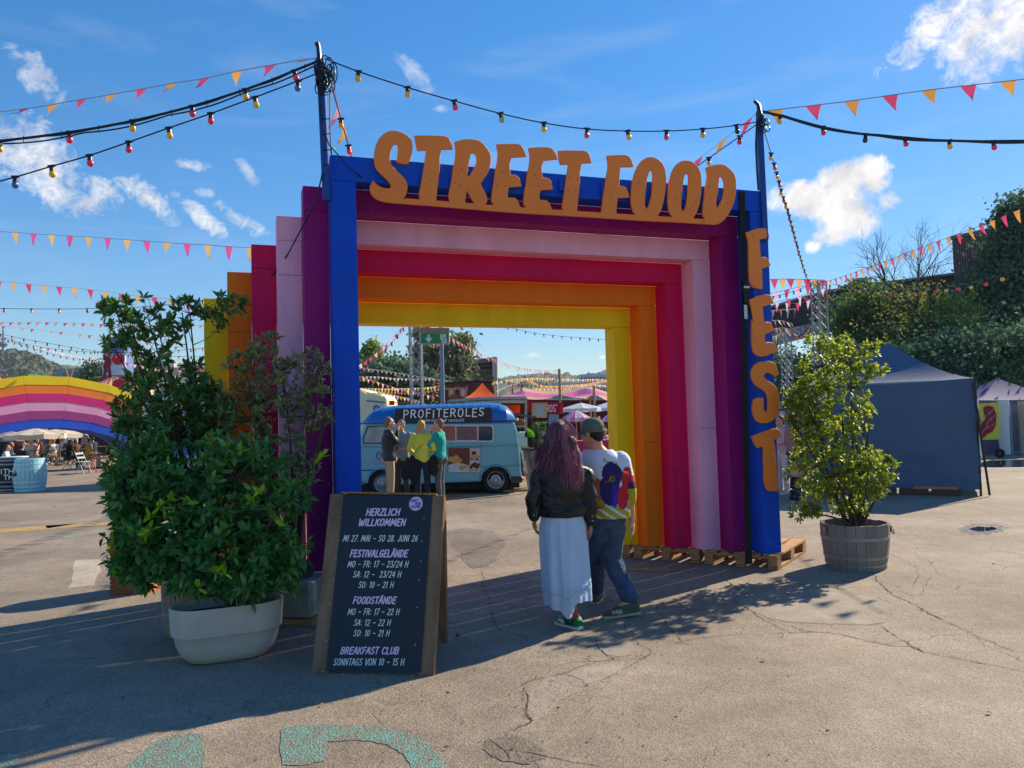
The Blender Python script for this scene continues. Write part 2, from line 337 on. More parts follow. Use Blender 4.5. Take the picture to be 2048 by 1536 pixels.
# a wide newer slab in the right foreground
flat_poly('asphalt_slab', c3([(0,828),(120,803),(300,778),(450,772),(680,765),(800,758),(950,773),(1100,808),(1250,838),(1360,841),(1440,878),(1700,933),(2100,1000),(2300,1700),(-600,1700),(-820,1480),(-560,1200),(-300,1000)]), asphalt_mat('asphalt_slab', (146, 134, 118), grain=.7, crackle=False), .0015, .01)
TAR = mat('tar_crack', (54, 50, 47), .95, .3, 20, .6)
def crack(mb, pts, w=.012, z=.0045, dens=22):
    g = [G(x, y) for x, y in pts]; line = []
    for a, b in zip(g[:-1], g[1:]):
        n = max(2, int((b-a).length*dens))
        for k in range(n): line.append(a.lerp(b, k/n))
    line.append(g[-1]); q = []; off = 0
    for i, p in enumerate(line):
        off = off*.7+random.uniform(-.014, .014); t = line[min(i+1, len(line)-1)]-line[max(0, i-1)]; t.normalize(); nn = Vector((-t.y, t.x, 0))
        ww = w*.8*random.uniform(.25, 1.25)*(.3 if i in (0, len(line)-1) else 1); c = p+nn*off; q.append((c+nn*ww/2, c-nn*ww/2))
    for (a, b), (c, d) in zip(q[:-1], q[1:]): mb.quad((a.x, a.y, z), (b.x, b.y, z), (d.x, d.y, z), (c.x, c.y, z))
mb = MB()
for pts, w in ((c3([(345,575),(420,630),(510,680),(600,730),(680,762),(800,755),(950,770),(1100,805),(1250,835),(1360,838),(1440,875),(1700,930),(2006,985)]), .011),
    (c3([(0,825),(120,800),(300,775),(450,770),(680,762)]), .007), (c3([(510,680),(700,705),(900,712),(1130,715),(1200,700)]), .006), (c3([(830,420),(900,470),(950,515),(1100,545),(1180,560),(1260,600)]), .006),
    (c3([(1140,430),(1250,540),(1370,600),(1450,650),(1540,690)]), .012), (c3([(1180,720),(1280,775),(1360,830),(1440,875)]), .009), (c3([(1540,690),(1700,760),(1850,830),(2006,885)]), .008),
    (c3([(1100,440),(1200,470),(1300,500),(1370,515),(1400,430),(1380,380),(1280,330),(1180,290)]), .005), (c3([(270,440),(340,490),(390,530),(350,590)]), .008), (c3([(1265,545),(1600,545),(2006,550)]), .005),
    (c3([(1290,665),(1400,675),(1530,690)]), .004), (c3([(1220,500),(1400,560),(1480,430),(1700,460)]), .004), (c3([(1440,330),(1470,370),(1520,430),(1640,455)]), .004), (c3([(-90,600),(-40,720),(60,810)]), .007),
    (c2([(645,40),(690,90),(720,110),(800,90),(930,20)]), .008), (c2([(770,120),(780,220),(820,320),(850,440),(900,480),(1000,500),(1150,535),(1300,560)]), .007),
    (c2([(800,215),(950,200),(1100,190)]), .008), (c2([(810,320),(950,300),(1120,280)]), .009), (c2([(1440,525),(1490,600),(1560,645),(1700,640),(1760,600),(1680,540),(1560,520)]), .007),
    (c2([(1020,800),(1035,870),(1025,950),(1060,1000),(950,1060)]), .008), (c2([(1190,740),(1260,760),(1320,790),(1370,810),(1500,760),(1680,660),(1760,600)]), .005), (c2([(1010,800),(1040,770),(1190,735),(1300,700),(1440,650),(1560,645)]), .006),
    (c2([(790,1100),(860,1140),(900,1180),(920,1240)]), .006), (c2([(900,1180),(1100,1210),(1300,1250),(1500,1276)]), .007), (c2([(1600,420),(1650,500),(1680,540)]), .006), (c2([(1800,520),(1900,540),(2000,560)]), .006),
    (c2([(950,200),(1000,160),(1050,120)]), .005), (c2([(430,-60),(520,-10),(645,40)]), .005), ([(900,1040),(960,1047),(1010,1075)], .004), ([(1830,1070),(1870,1090),(1990,1120),(2060,1130)], .005)):
    crack(mb, pts, w)
o = mb.build('asphalt_cracks', TAR, kind='structure')
def paint_mat(name, col, worn):
    m = mat(name, col, .75, .12, 9, .8, 90); t = m.node_tree; L = t.links.new; b = t.nodes['Principled BSDF']; old = b.inputs['Base Color'].links[0].from_socket
    n = t.nodes.new('ShaderNodeTexVoronoi'); n.inputs['Scale'].default_value = 95; n2 = t.nodes.new('ShaderNodeTexNoise'); n2.inputs['Scale'].default_value = 7; n2.inputs['Detail'].default_value = 5
    tcn = t.nodes.new('ShaderNodeTexCoord'); L(tcn.outputs['Object'], n.inputs['Vector']); L(tcn.outputs['Object'], n2.inputs['Vector'])
    sc = t.nodes.new('ShaderNodeSeparateColor'); L(n.outputs['Color'], sc.inputs[0]); a = t.nodes.new('ShaderNodeMath'); a.operation = 'ADD'; L(sc.outputs[1], a.inputs[0]); L(n2.outputs[0], a.inputs[1])
    r_ = t.nodes.new('ShaderNodeMapRange'); L(a.outputs[0], r_.inputs[0]); r_.inputs[1].default_value = worn; r_.inputs[2].default_value = worn+.25
    mx = t.nodes.new('ShaderNodeMixRGB'); L(r_.outputs[0], mx.inputs[0]); L(old, mx.inputs[1]); mx.inputs[2].default_value = lin((124, 115, 104))+(1,); L(mx.outputs[0], b.inputs['Base Color']); return m
TURQ = paint_mat('turquoise_road_paint', (98, 156, 146), .84); YELP = paint_mat('yellow_road_paint', (206, 168, 84), .95); WHTP = paint_mat('pale_chalk_paint', (165, 175, 160), .75)
flat_poly('turquoise_road_paint', [(-60,1512),(38,1508),(36,1524),(20,1545),(-60,1560)], TURQ, .003, .006)
flat_poly('turquoise_road_paint', [(232,1548),(282,1508),(306,1485),(352,1472),(404,1468),(409,1548),(412,1640),(180,1640)], TURQ, .003, .006)
flat_poly('turquoise_road_paint', [(560,1460),(585,1452),(640,1450),(700,1451),(760,1456),(820,1469),(862,1492),(893,1530),(905,1600),(845,1600),(822,1536),(806,1508),(775,1490),(740,1483),(700,1481),(655,1484),(651,1521),(605,1532),(563,1530)], TURQ, .003, .006)
flat_poly('yellow_line', [(-300,1078),(-300,1089),(0,1066),(240,1048),(430,1036),(430,1030),(240,1041),(0,1058)], YELP, .003, 0, 3)
for pts in ([(90,1052),(170,1040),(235,1038),(240,1041),(170,1045),(95,1057)], [(120,1072),(200,1060),(260,1056),(200,1066),(130,1078)]):
    flat_poly('chalk_line', pts, WHTP, .003, .01, 4)
GZ0 = Vector((0, 0, 1))
# small loose stones and grit
mb = MB(); r_ = random.Random(3)
for k in range(520):
    px, py = r_.uniform(380, 1600), r_.uniform(1230, 1560)
    if k < 260: px, py = r_.gauss(1040, 150), r_.gauss(1370, 60)
    p = G(px, max(1180, py)); s = r_.uniform(.002, .006); p.z = .006+s*.4; mb.ell(p, (s, s*r_.uniform(.6, 1.3), s*.7), 5, 3)
mb.build('grit', mat('grit_stone', (150, 140, 126), .9, .4, 40), kind='stuff')
mb = MB(); p = G(916, 1274); mb.ell((p.x, p.y, .016), (.017, .016, .015), 12, 8); mb.build('pebble', mat('pebble_stone', (95, 95, 98), .8, .2, 60, .4), smooth=True, label='small dark round pebble lying to the right of the menu board', cat='pebble')
mb = MB(); r_ = random.Random(17)
for k in range(46):
    p = G(r_.uniform(150, 2000), r_.uniform(1090, 1500)); a = r_.uniform(0, 6.28); s = r_.uniform(.008, .024); u = Vector((math.cos(a), math.sin(a), .1))*s; v = Vector((-math.sin(a), math.cos(a), .2))*s*.5; p.z = .012; mb.add([p-u, p-v+GZ0*.002, p+u, p+v+GZ0*.006], [(0, 1, 2, 3)])
mb.build('dry_leaves', mat('dry_leaf', (120, 92, 60), .9, .3, 20), kind='stuff')
# weeds in the joint
mb = MB()
for k in range(90):
    px, py = random.choice([(1046, 1385), (1050, 1400), (1054, 1432), (1082, 1362), (1052, 1420)]); p = G(px+random.gauss(0, 5), py+random.gauss(0, 3)); a = random.uniform(0, 6.28); l = random.uniform(.008, .022)
    q = p+Vector((math.cos(a)*l, math.sin(a)*l, l*.8)); w_ = Vector((-math.sin(a), math.cos(a), 0))*.002; mb.add([p-w_, p+w_, q], [(0, 1, 2)])
for v in range(len(mb.v)): mb.v[v] = (mb.v[v][0], mb.v[v][1], max(.005, mb.v[v][2]))
mb.build('weeds', mat('weed_green', (120, 130, 60), .8, .2, 30, trans=.3), kind='stuff')
# puddle and wet spot on the right
WATER = mat('puddle_water', (40, 48, 55), .03, .05, 3, spec=1.0)
flat_poly('puddle', [(1948,928),(1980,921),(2048,919),(2130,920),(2140,936),(2060,934),(1985,935),(1955,934)], WATER, .005, 0.02)
flat_poly('wet_spot', [(1935,1058),(1955,1054),(1985,1055),(1998,1058),(1978,1063),(1950,1063)], WATER, .005, .02)
mb = MB(); r_ = random.Random(8)
for k in range(160):
    a = r_.uniform(0, 6.28); d = abs(r_.gauss(.0, 1)); p = G(1966+math.cos(a)*(28+d*12), 1058+math.sin(a)*(5+d*3)); s = r_.uniform(.006, .03); mb.lathe((p.x, p.y, .006), [(s, 0), (.001, .001)], 6)
mb.build('water_splash', mat('splash_water', (190, 200, 205), .1, .1, 3, spec=1), kind='stuff')

# ------------------------------------------------------------------ hills
def hill(name, sky, Y, depth, m, jag, base=0, seed=1, n=700):
    r_ = np.random.default_rng(seed); X = []; Z = []
    for px, py in sky: p = P(px, py, Y); X.append(p.x); Z.append(p.z)
    xs = np.linspace(X[0], X[-1], n); zs = np.interp(xs, X, Z); rows = 44; V = []
    for j in range(rows):
        t = j/(rows-1); y = Y-depth*(1-t); prof = math.sin(t*math.pi/2)**1.2
        zz = ((zs-EYE)*prof+r_.normal(size=n)*jag*.8)*(y/Y)+EYE*prof
        yy = y+r_.normal(size=n)*depth*.012
        for i in range(n): V.append((xs[i]*(y/Y), yy[i], max(-1, zz[i])))
    Fq = [(j*n+i, j*n+i+1, (j+1)*n+i+1, (j+1)*n+i) for j in range(rows-1) for i in range(n-1)]
    o0 = len(V)
    for i in range(n): V.append((xs[i]*1.2, Y+depth*.9, 0))
    Fq += [((rows-1)*n+i, (rows-1)*n+i+1, o0+i+1, o0+i) for i in range(n-1)]
    return np_mesh(name, V, Fq, m, kind='structure')
FOR1 = mat('forest_far', (44, 62, 50), .95, .35, .05, 0, col2=(62, 84, 56)); FOR2 = mat('forest_farther', (50, 68, 58), .95, .3, .03, col2=(74, 92, 72))
hill('hill', [(-900,690),(-400,680),(-150,690),(0,702),(30,701),(62,706),(95,722),(125,735),(160,745),(205,752),(260,765),(420,790)], 620, 220, FOR1, 1.5, seed=2)
hill('distant_hill', [(-400,720),(150,735),(230,724),(262,719),(300,722),(350,728),(420,733),(560,745),(700,752),(760,757),(850,770),(960,766),(1000,758),(1030,753),(1080,749),(1125,749),(1150,754),(1190,749),(1225,743),(1300,735),(1500,728),(1800,720),(2400,715)], 1400, 500, FOR2, 3.2, seed=5, n=420)

# ------------------------------------------------------------------ the gate
TH = .3384; GL = Vector((math.cos(TH), math.sin(TH), 0)); GD = Vector((-math.sin(TH), math.cos(TH), 0)); GZ = Vector((0, 0, 1)); GN = -GD
X0, Y0, GW, GT, GS, GDp, GDH, GDW, GBH, Z0 = 2.8575, 8.3833, 4.6997, 4.0899, .2155, .2441, .2274, .0088, .2295, .15; GB = .2235
O0 = Vector((X0, Y0, Z0))
gate = thing('festival_gate', 'nested rainbow portal of six square frames with orange street food fest lettering', 'gate', (0.6, 7.6, 0))
gcol = [('blue', (0, 78, 198)), ('purple', (150, 10, 112)), ('pale pink', (242, 178, 208)), ('crimson', (206, 4, 84)), ('orange', (242, 122, 16)), ('yellow', (244, 210, 8))]
GM = [mat('paint_'+n.replace(' ', '_'), c, .55, .11, 3.2, .32, 46, spec=.22, stretch=(1, 1, .35)) for n, c in gcol]
SCREW = mat('zinc_screw', (190, 190, 185), .35, .1, 5, metal=.8)
for i in range(6):
    ro = O0-GL*(GS*i)+GD*(GDp*i); w = GW+GDW*i; top = GT-GDH*i; h = top-GBH-Z0; dd = GDp-.004
    for side in (0, 1):
        x0 = 0 if side == 0 else -(w-GB); c = ro+GL*(x0-GB/2)+GD*(dd/2)+GZ*(h/2-.0015)
        mb = MB(); mb.box(c, (GB, dd, h-.003), GL, GD); o = mb.build('leg', GM[i], gate, bevel=.003, label='%s upright on the %s' % (gcol[i][0], ('right', 'left')[side]))
        sm = MB(); r_ = random.Random(i*2+side)
        for zz in (.12, .9, 1.7, 2.5, h-.1):
            for xx in (-GB+.03, -.03):
                q = ro+GL*(x0+xx+r_.uniform(-.006, .006))+GZ*min(h-.03, zz+r_.uniform(-.1, .1))-GD*.0005; sm.ell(q, (.0035, .0035, .0035), 6, 4)
        sm.build('screw', SCREW, o, kind='stuff')
    c = ro+GL*(-w/2)+GD*(dd/2)+GZ*(h+GBH/2)
    mb = MB(); mb.box(c, (w, dd, GBH), GL, GD); o = mb.build('beam', GM[i], gate, bevel=.003, label='%s top beam' % gcol[i][0])
    sm = MB(); r_ = random.Random(40+i)
    for k in range(9):
        for zz in (h+.03, h+GBH-.03):
            q = ro-GL*(.04+(w-.08)*k/8+r_.uniform(-.02, .02))+GZ*zz-GD*.0005; sm.ell(q, (.0035, .0035, .0035), 6, 4)
    sm.build('screw', SCREW, o, kind='stuff')
for i, zz, sd_ in ((0, .62, 1), (1, .25, 1), (2, .33, 1), (4, .36, 1), (2, 1.9, 0), (4, 1.6, 0), (1, 2.1, 0), (3, 2.5, 1)):   # joints between the plywood sheets of the uprights
    ro = O0-GL*(GS*i)+GD*(GDp*i); w = GW+GDW*i; h = GT-GDH*i-GBH-Z0; x0 = 0 if sd_ == 0 else -(w-GB)
    mb = MB(); mb.box(ro+GL*(x0-GB/2)-GD*.0006+GZ*(h-zz), (GB-.006, .0012, .0035), GL, GD); mb.build('sheet_joint', mat('joint_dark', (40, 20, 40), .9), gate)
# scuffs and bare patches of board near the feet
mb = MB(); r_ = random.Random(21)
for k in range(34):
    i = r_.randrange(6); ro = O0-GL*(GS*i)+GD*(GDp*i); c = ro-GL*r_.uniform(.01, GB-.01)-GD*.0008+GZ*abs(r_.gauss(0, .09)); n_ = r_.randrange(5, 8); s = r_.uniform(.002, .007); mb.add([c+GL*math.cos(6.283*j/n_)*s*r_.uniform(.3, 1)+GZ*max(-.0, .004+math.sin(6.283*j/n_)*s*r_.uniform(.5, 1.8)) for j in range(n_)], [tuple(range(n_))])
mb.build('scuff', mat('bare_board', (176, 150, 120), .8, .2, 20), gate, kind='stuff')
# lettering boards, traced as outlines on their plane and cut from 21 mm board
LET = mat('paint_letter_orange', (250, 136, 52), .6, .06, 3, .12, 80)
def cutout(name, loops, off, t, label):
    o = O0-GD*off; cu = bpy.data.curves.new(name, 'CURVE'); cu.dimensions = '2D'; cu.fill_mode = 'BOTH'; cu.extrude = t/2; cu.bevel_depth = .0025; cu.bevel_resolution = 0
    for lp in loops:
        pts = []
        for px, py in lp:
            q = on_plane(px, py, o, GN)-o; pts.append((q.dot(GL), q.z))
        n = len(pts); sm = []
        for i in range(n):               # round only gentle corners
            p0, p1, p2, p3 = (Vector(pts[(i+k-1) % n]) for k in range(4)); sm.append(p1)
            a1 = (p1-p0).normalized().dot((p2-p1).normalized()); a2 = (p2-p1).normalized().dot((p3-p2).normalized()); L_ = (p2-p1).length
            if L_ > .012 and (a1 > .72 and a2 > .72): sm.append((p1+p2)/2+((p1-p0).normalized()-(p3-p2).normalized())*L_*.09)
        sp = cu.splines.new('POLY'); sp.points.add(len(sm)-1); sp.use_cyclic_u = True
        for k, q in enumerate(sm): sp.points[k].co = (q[0], q[1], 0, 1)
    co = bpy.data.objects.new(name, cu); S.collection.objects.link(co); dg = bpy.context.evaluated_depsgraph_get(); me = bpy.data.meshes.new_from_object(co.evaluated_get(dg)); bpy.data.objects.remove(co)
    mw = Matrix(((GL.x, 0, GD.x, o.x), (GL.y, 0, GD.y, o.y), (0, 1, 0, o.z), (0, 0, 0, 1)))
    me.transform(mw); me.transform(Matrix.Translation(-ORI[gate.name])); me.materials.clear(); me.materials.append(LET)
    return link(name, me, gate, label, o0=ORI[gate.name])
def L1(p): return [(720+x/7.877, 250+y/7.877) for x, y in p]
def L2(p): return [(960+x/7.877, 270+y/7.877) for x, y in p]
def L3(p): return [(1190+x/6.827, 290+y/6.827) for x, y in p]
def L4(p): return [(1470+x/5.486, 440+y/5.486) for x, y in p]
def L5(p): return [(1470+x/5.3, 710+y/5.3) for x, y in p]
outer = L1([(205,885),(240,925),(300,970),(370,998),(440,1008),(478,998),(490,965),(470,920),(420,860),(350,795),(290,735),(245,670),(228,590),(225,500),(240,380),(270,280),(320,200),(390,140),(460,106),(520,98),(600,108),(700,150),(775,205),(812,270),(820,340),(815,430),(795,520),(765,585),(740,612),(690,615),(630,600),(578,575),(588,500),(598,420),(600,350),(590,315),(568,300),(535,312),(500,360),(475,430),(465,510),(470,580),(495,640),(560,715),(640,790),(700,855),(735,920),(742,990),(730,1060),(705,1125),(672,1162),(685,1180),(710,1163),(935,1180),(948,1165),(935,1145),(960,950),(1010,650),(1048,405),(1030,398),(905,403),(880,310),(858,178),(1000,172),(1200,176),(1330,185),(1385,210),(1425,280),(1455,385),(1290,388),(1272,405),(1250,650),(1215,980),(1192,1190),(1200,1198),(1410,1215),(1415,1200),(1395,1150),(1430,950),(1475,650),(1510,410),(1488,275),(1570,250),(1680,233),(1780,235),(1870,258),(1930,300),(1990,370)])
outer += L2([(145,280),(163,350),(160,430),(140,530),(100,620),(50,700),(5,765),(30,830),(80,920),(105,1000),(102,1060),(80,1090),(95,1105),(210,1110),(215,1095),(185,1060),(180,1000),(210,790),(245,540),(285,300),(258,158),(350,150),(470,147),(580,152),(640,175),(680,230),(718,345),(500,355),(485,370),(468,600),(478,635),(540,638),(590,665),(620,710),(645,808),(460,822),(440,840),(428,980),(440,992),(520,995),(565,1015),(600,1070),(632,1140),(645,1148),(715,1148),(722,1135),(695,1100),(685,1040),(720,800),(750,590),(788,355),(762,215),(850,205),(960,200),(1080,205),(1140,235),(1175,285),(1213,385),(1010,402),(988,420),(970,640),(978,680),(1050,685),(1095,715),(1120,765),(1143,855),(965,868),(945,885),(932,1010),(942,1028),(1020,1032),(1065,1055),(1095,1100),(1128,1175),(1140,1182),(1300,1188),(1305,1175),(1290,1160),(1330,880),(1365,640),(1392,465),(1265,465),(1245,400),(1228,260),(1350,252),(1530,255),(1650,262),(1695,290),(1725,350),(1748,442),(1605,448),(1590,465),(1565,750),(1520,1195),(1530,1205),(1905,1228)])
outer += L3([(88,880),(120,640),(155,420),(178,270),(160,155),(230,148),(340,143),(430,150),(475,185),(500,240),(517,300),(350,303),(335,320),(322,560),(335,572),(390,575),(425,605),(445,650),(458,716),(315,722),(300,735),(280,930),(290,942),(545,960),(550,945),(525,920),(500,840),(488,720),(495,600),(520,460),(560,340),(610,250),(670,195),(745,172),(820,185),(880,225),(930,290),(955,380),(962,500),(950,640),(920,800),(885,910),(850,960),(858,978),(1045,988),(1055,975),(1025,940),(1000,860),(990,740),(1000,590),(1030,430),(1075,320),(1130,255),(1190,225),(1250,220),(1320,238),(1380,290),(1425,360),(1443,450),(1445,560),(1435,700),(1405,850),(1365,950),(1332,995),(1342,1010),(1490,1018),(1500,1005),(1475,975),(1468,920),(1490,700),(1515,520),(1532,410),(1510,315),(1590,285),(1680,272),(1760,280),(1810,315),(1870,370),(1905,440),(1917,540),(1915,640),(1895,760),(1850,880),(1790,980),(1720,1055),(1650,1085),(1600,1085),(1200,1060),(700,1035),(300,1010),(0,990)])
outer += L2([(1000,1250),(300,1205)])+L1([(2048,1350),(1500,1305),(1000,1262),(500,1225),(380,1208),(280,1180),(200,1120),(165,1060),(155,1000),(170,940)])
holes = [L1([(1735,445),(1790,445),(1825,470),(1838,530),(1825,620),(1790,700),(1740,780),(1705,825),(1688,815),(1690,740),(1710,600)]), L1([(1672,1030),(1690,1045),(1805,1245),(1655,1235),(1648,1210)]),
    L3([(758,333),(780,365),(785,460),(780,600),(755,750),(720,850),(700,885),(682,860),(672,780),(680,650),(700,480),(730,380)]), L3([(1246,375),(1268,400),(1275,480),(1265,620),(1250,760),(1220,880),(1193,915),(1172,880),(1168,800),(1180,620),(1200,480),(1225,400)]),
    L3([(1690,430),(1725,435),(1750,480),(1760,560),(1755,660),(1720,770),(1660,870),(1650,850),(1665,680),(1680,500)])]
let0 = cutout('lettering', [outer]+holes, .045, .021, 'orange cut-out words STREET FOOD on a base bar')
for nm, lp in (('F', L4([(115,140),(200,110),(290,92),(330,98),(355,140),(370,188),(265,215),(262,230),(275,412),(320,412),(350,430),(368,465),(383,502),(305,530),(288,525),(292,640),(296,755),(240,752),(185,735),(160,690),(152,600),(145,400),(138,215),(125,180)])),
    ('E', L4([(230,840),(290,828),(355,822),(385,835),(400,870),(415,912),(300,950),(295,960),(312,1125),(365,1122),(395,1145),(420,1215),(340,1245),(320,1255),(322,1345),(395,1345),(425,1370),(458,1435),(380,1470),(290,1498),(240,1485),(205,1450),(188,1400),(180,1200),(175,965),(150,880),(195,860)])),
    ('S', L5([(290,72),(370,72),(420,100),(443,150),(445,195),(430,230),(385,195),(330,190),(300,205),(300,235),(340,275),(400,315),(440,370),(460,440),(462,540),(450,610),(415,670),(360,710),(300,720),(240,705),(205,665),(188,610),(183,530),(195,475),(225,455),(293,455),(295,540),(305,595),(318,612),(335,595),(342,540),(342,460),(325,400),(280,360),(220,320),(185,270),(168,210),(180,140),(220,95)])),
    ('T', L5([(175,865),(270,825),(400,785),(440,785),(470,815),(487,860),(410,895),(400,910),(410,950),(430,1150),(452,1440),(370,1442),(335,1425),(315,1380),(305,1200),(295,965),(230,983),(200,930)]))):
    cutout('letter', [lp], .03, .021, 'orange cut-out letter %s on the right blue upright' % nm)
sm = MB(); dk = mat('dark_screw', (60, 38, 25), .5, .1, 5)
for c_ in (L1([(545,838),(1115,882),(1495,912),(1565,945),(1600,695),(1803,975)])+L2([(270,790),(402,797),(358,588),(868,635),(800,795),(935,808),(1415,678),(1537,686),(1387,873),(1492,880)])+L3([(600,520),(1105,562),(1100,732),(1372,766),(1548,575),(1892,622),(1808,797),(1460,1045),(218,702)])+L4([(197,160),(212,722)])+L5([(420,1372)])):
    q = on_plane(c_[0], c_[1], O0-GD*.0575, GN); sm.ell(q, (.006, .006, .006), 8, 4)
sm.build('screw', dk, gate, kind='stuff')
# spacer blocks carrying the lettering off the beams
mb = MB()
for k in range(8):
    c = O0-GL*(.62+k*.46)+GZ*(GT-GBH/2-Z0)-GD*.0165; mb.box(c, (.05, .030, .12), GL, GD)
mb.build('spacer_block', GM[0], gate, kind='stuff')
# lashing strap down the right side, with its ratchet
STRAP = mat('black_strap', (22, 24, 26), .8, .25, 30, .3, 200)
mb = MB()
def strap_pt(px, py, off=.016): return on_plane(px, py, O0-GD*off, GN)
edge = [(1484, 383), (1486, 470), (1488, 560), (1489, 700), (1491, 850), (1494, 1000), (1497, 1098), (1498, 1128)]
pts = [strap_pt(x, y) for x, y in edge]; u = GL*.0385
vs = []
for k, p in enumerate(pts):
    ww = u*(1 if k < 6 else 1.1); vs += [p-ww, p+ww, p+ww+GD*.003, p-ww+GD*.003]
mb.rings([vs[4*k:4*k+4] for k in range(len(pts))]); mb.build('lashing_strap', STRAP, gate)
mb = MB(); c = strap_pt(1491, 585, .03); mb.box(c, (.06, .03, .24), GL, GD); mb.box(c+GZ*.03, (.085, .045, .08), GL, GD); mb.beam(c-GZ*.1+GL*.02, c-GZ*.32+GL*.075, .012, .03, GD); o = mb.build('ratchet', mat('ratchet_black', (30, 32, 34), .5, .2, 20, metal=.4), gate, bevel=.004)
mb = MB(); mb.box(c+GZ*.055-GD*.026, (.07, .006, .022), GL, GD); mb.box(c-GZ*.21-GL*.01-GD*.004, (.04, .004, .15), GL, GD); mb.build('ratchet_label', mat('white_label', (205, 205, 200), .6, .1, 8), gate)
# the two masts bolted to the corners
POLEM = mat('mast_blue', (4, 70, 150), .5, .12, 4)
def mast(pa, pb, w, name, lab):
    mb = MB(); mb.beam(pa, pb, w, w, (0, 1, 0)); return mb.build(name, POLEM, gate, label=lab, bevel=.004)
lo = O0-GL*GW
YL = lo.y-.05; YR = (O0+GL*.04).y-.04
LP0, LP1 = P(654, 402, YL), P(641, 117, YL); RP0, RP1 = P(1526, 383, YR), P(1518, 222, YR)
mast(LP0, LP1, .064, 'mast', 'blue timber mast on the left corner'); mast(RP0-Vector((0, 0, .55)), RP1, .06, 'mast', 'blue timber mast on the right corner')
mb = MB(); CAB = mat('black_cable', (14, 14, 16), .45, .1, 10, spec=.5)
mb.tube([LP1+Vector((0, -.04, -.05)), LP1+Vector((-.005, -.045, .08)), LP1+Vector((-.02, -.04, .12))], [.022, .02, .024], 8); mb.build('plug', CAB, gate, smooth=True); mb = MB()
mb.tube([RP1+Vector((0, -.04, -.1)), RP1+Vector((-.02, -.05, .05)), RP1+Vector((-.06, -.04, .1))], [.03, .022, .018], 8)
mb.build('plug', CAB, gate, smooth=True)
r_ = random.Random(5); mb = MB()
for k in range(20):       # coils of spare cable hung on the left mast
    c = LP1+Vector((.05+r_.uniform(-.05, .07), -.06+r_.uniform(-.03, .03), -.10-.19*r_.random())); rr = r_.uniform(.035, .075); tl = r_.uniform(-.5, .5); ph = r_.uniform(0, 6)
    mb.tube([c+Vector((math.cos(a)*rr*.6, math.sin(a+ph)*.03, math.sin(a)*rr*1.2+math.cos(a)*rr*tl)) for a in np.linspace(0, 6.28, 18)], .0055, 5, False)
for k in range(7):
    c = RP1+Vector((.02+r_.uniform(-.04, .04), -.055, -.08-.14*r_.random())); rr = r_.uniform(.03, .055)
    mb.tube([c+Vector((math.cos(a)*rr*.7, math.sin(a)*.02, math.sin(a)*rr)) for a in np.linspace(0, 6.28, 14)], .006, 5, False)
mb.build('cable_coil', CAB, gate, smooth=True, kind='stuff')
mb = MB()
mb.tube([LP1+Vector((-.04, -.05, -.05)), P(639, 200, YL-.05), P(643, 245, YL-.05), P(658, 290, YL-.06), P(700, 336, YL+.05), P(738, 366, YL+.2)], .006, 6)
mb.tube([P(660, 180, YL-.05), P(660, 240, YL-.05), P(662, 300, YL-.05), P(663, 308, YL)], .006, 6)
mb.tube([P(1514, 240, YR-.05), P(1512, 290, YR-.05), P(1514, 340, YR-.05), P(1517, 380, YR-.05)], .012, 6)
mb.tube([P(645, 345, YL-.05), P(634, 395, YL-.04), P(612, 440, YL+.1), P(575, 510, YL+.35), P(530, 570, YL+.7), P(490, 595, YL+.9), P(455, 601, YL+1.1)], .0065, 6)
for z in (190, 238, 268, 300, 330):
    a = P(640.5+(z-190)*.045, z, YL-.036); mb.tube([a+Vector((-.0, 0, 0)), a+Vector((.075, 0, .0))], .005, 5)
mb.build('cable', CAB, gate, smooth=True)
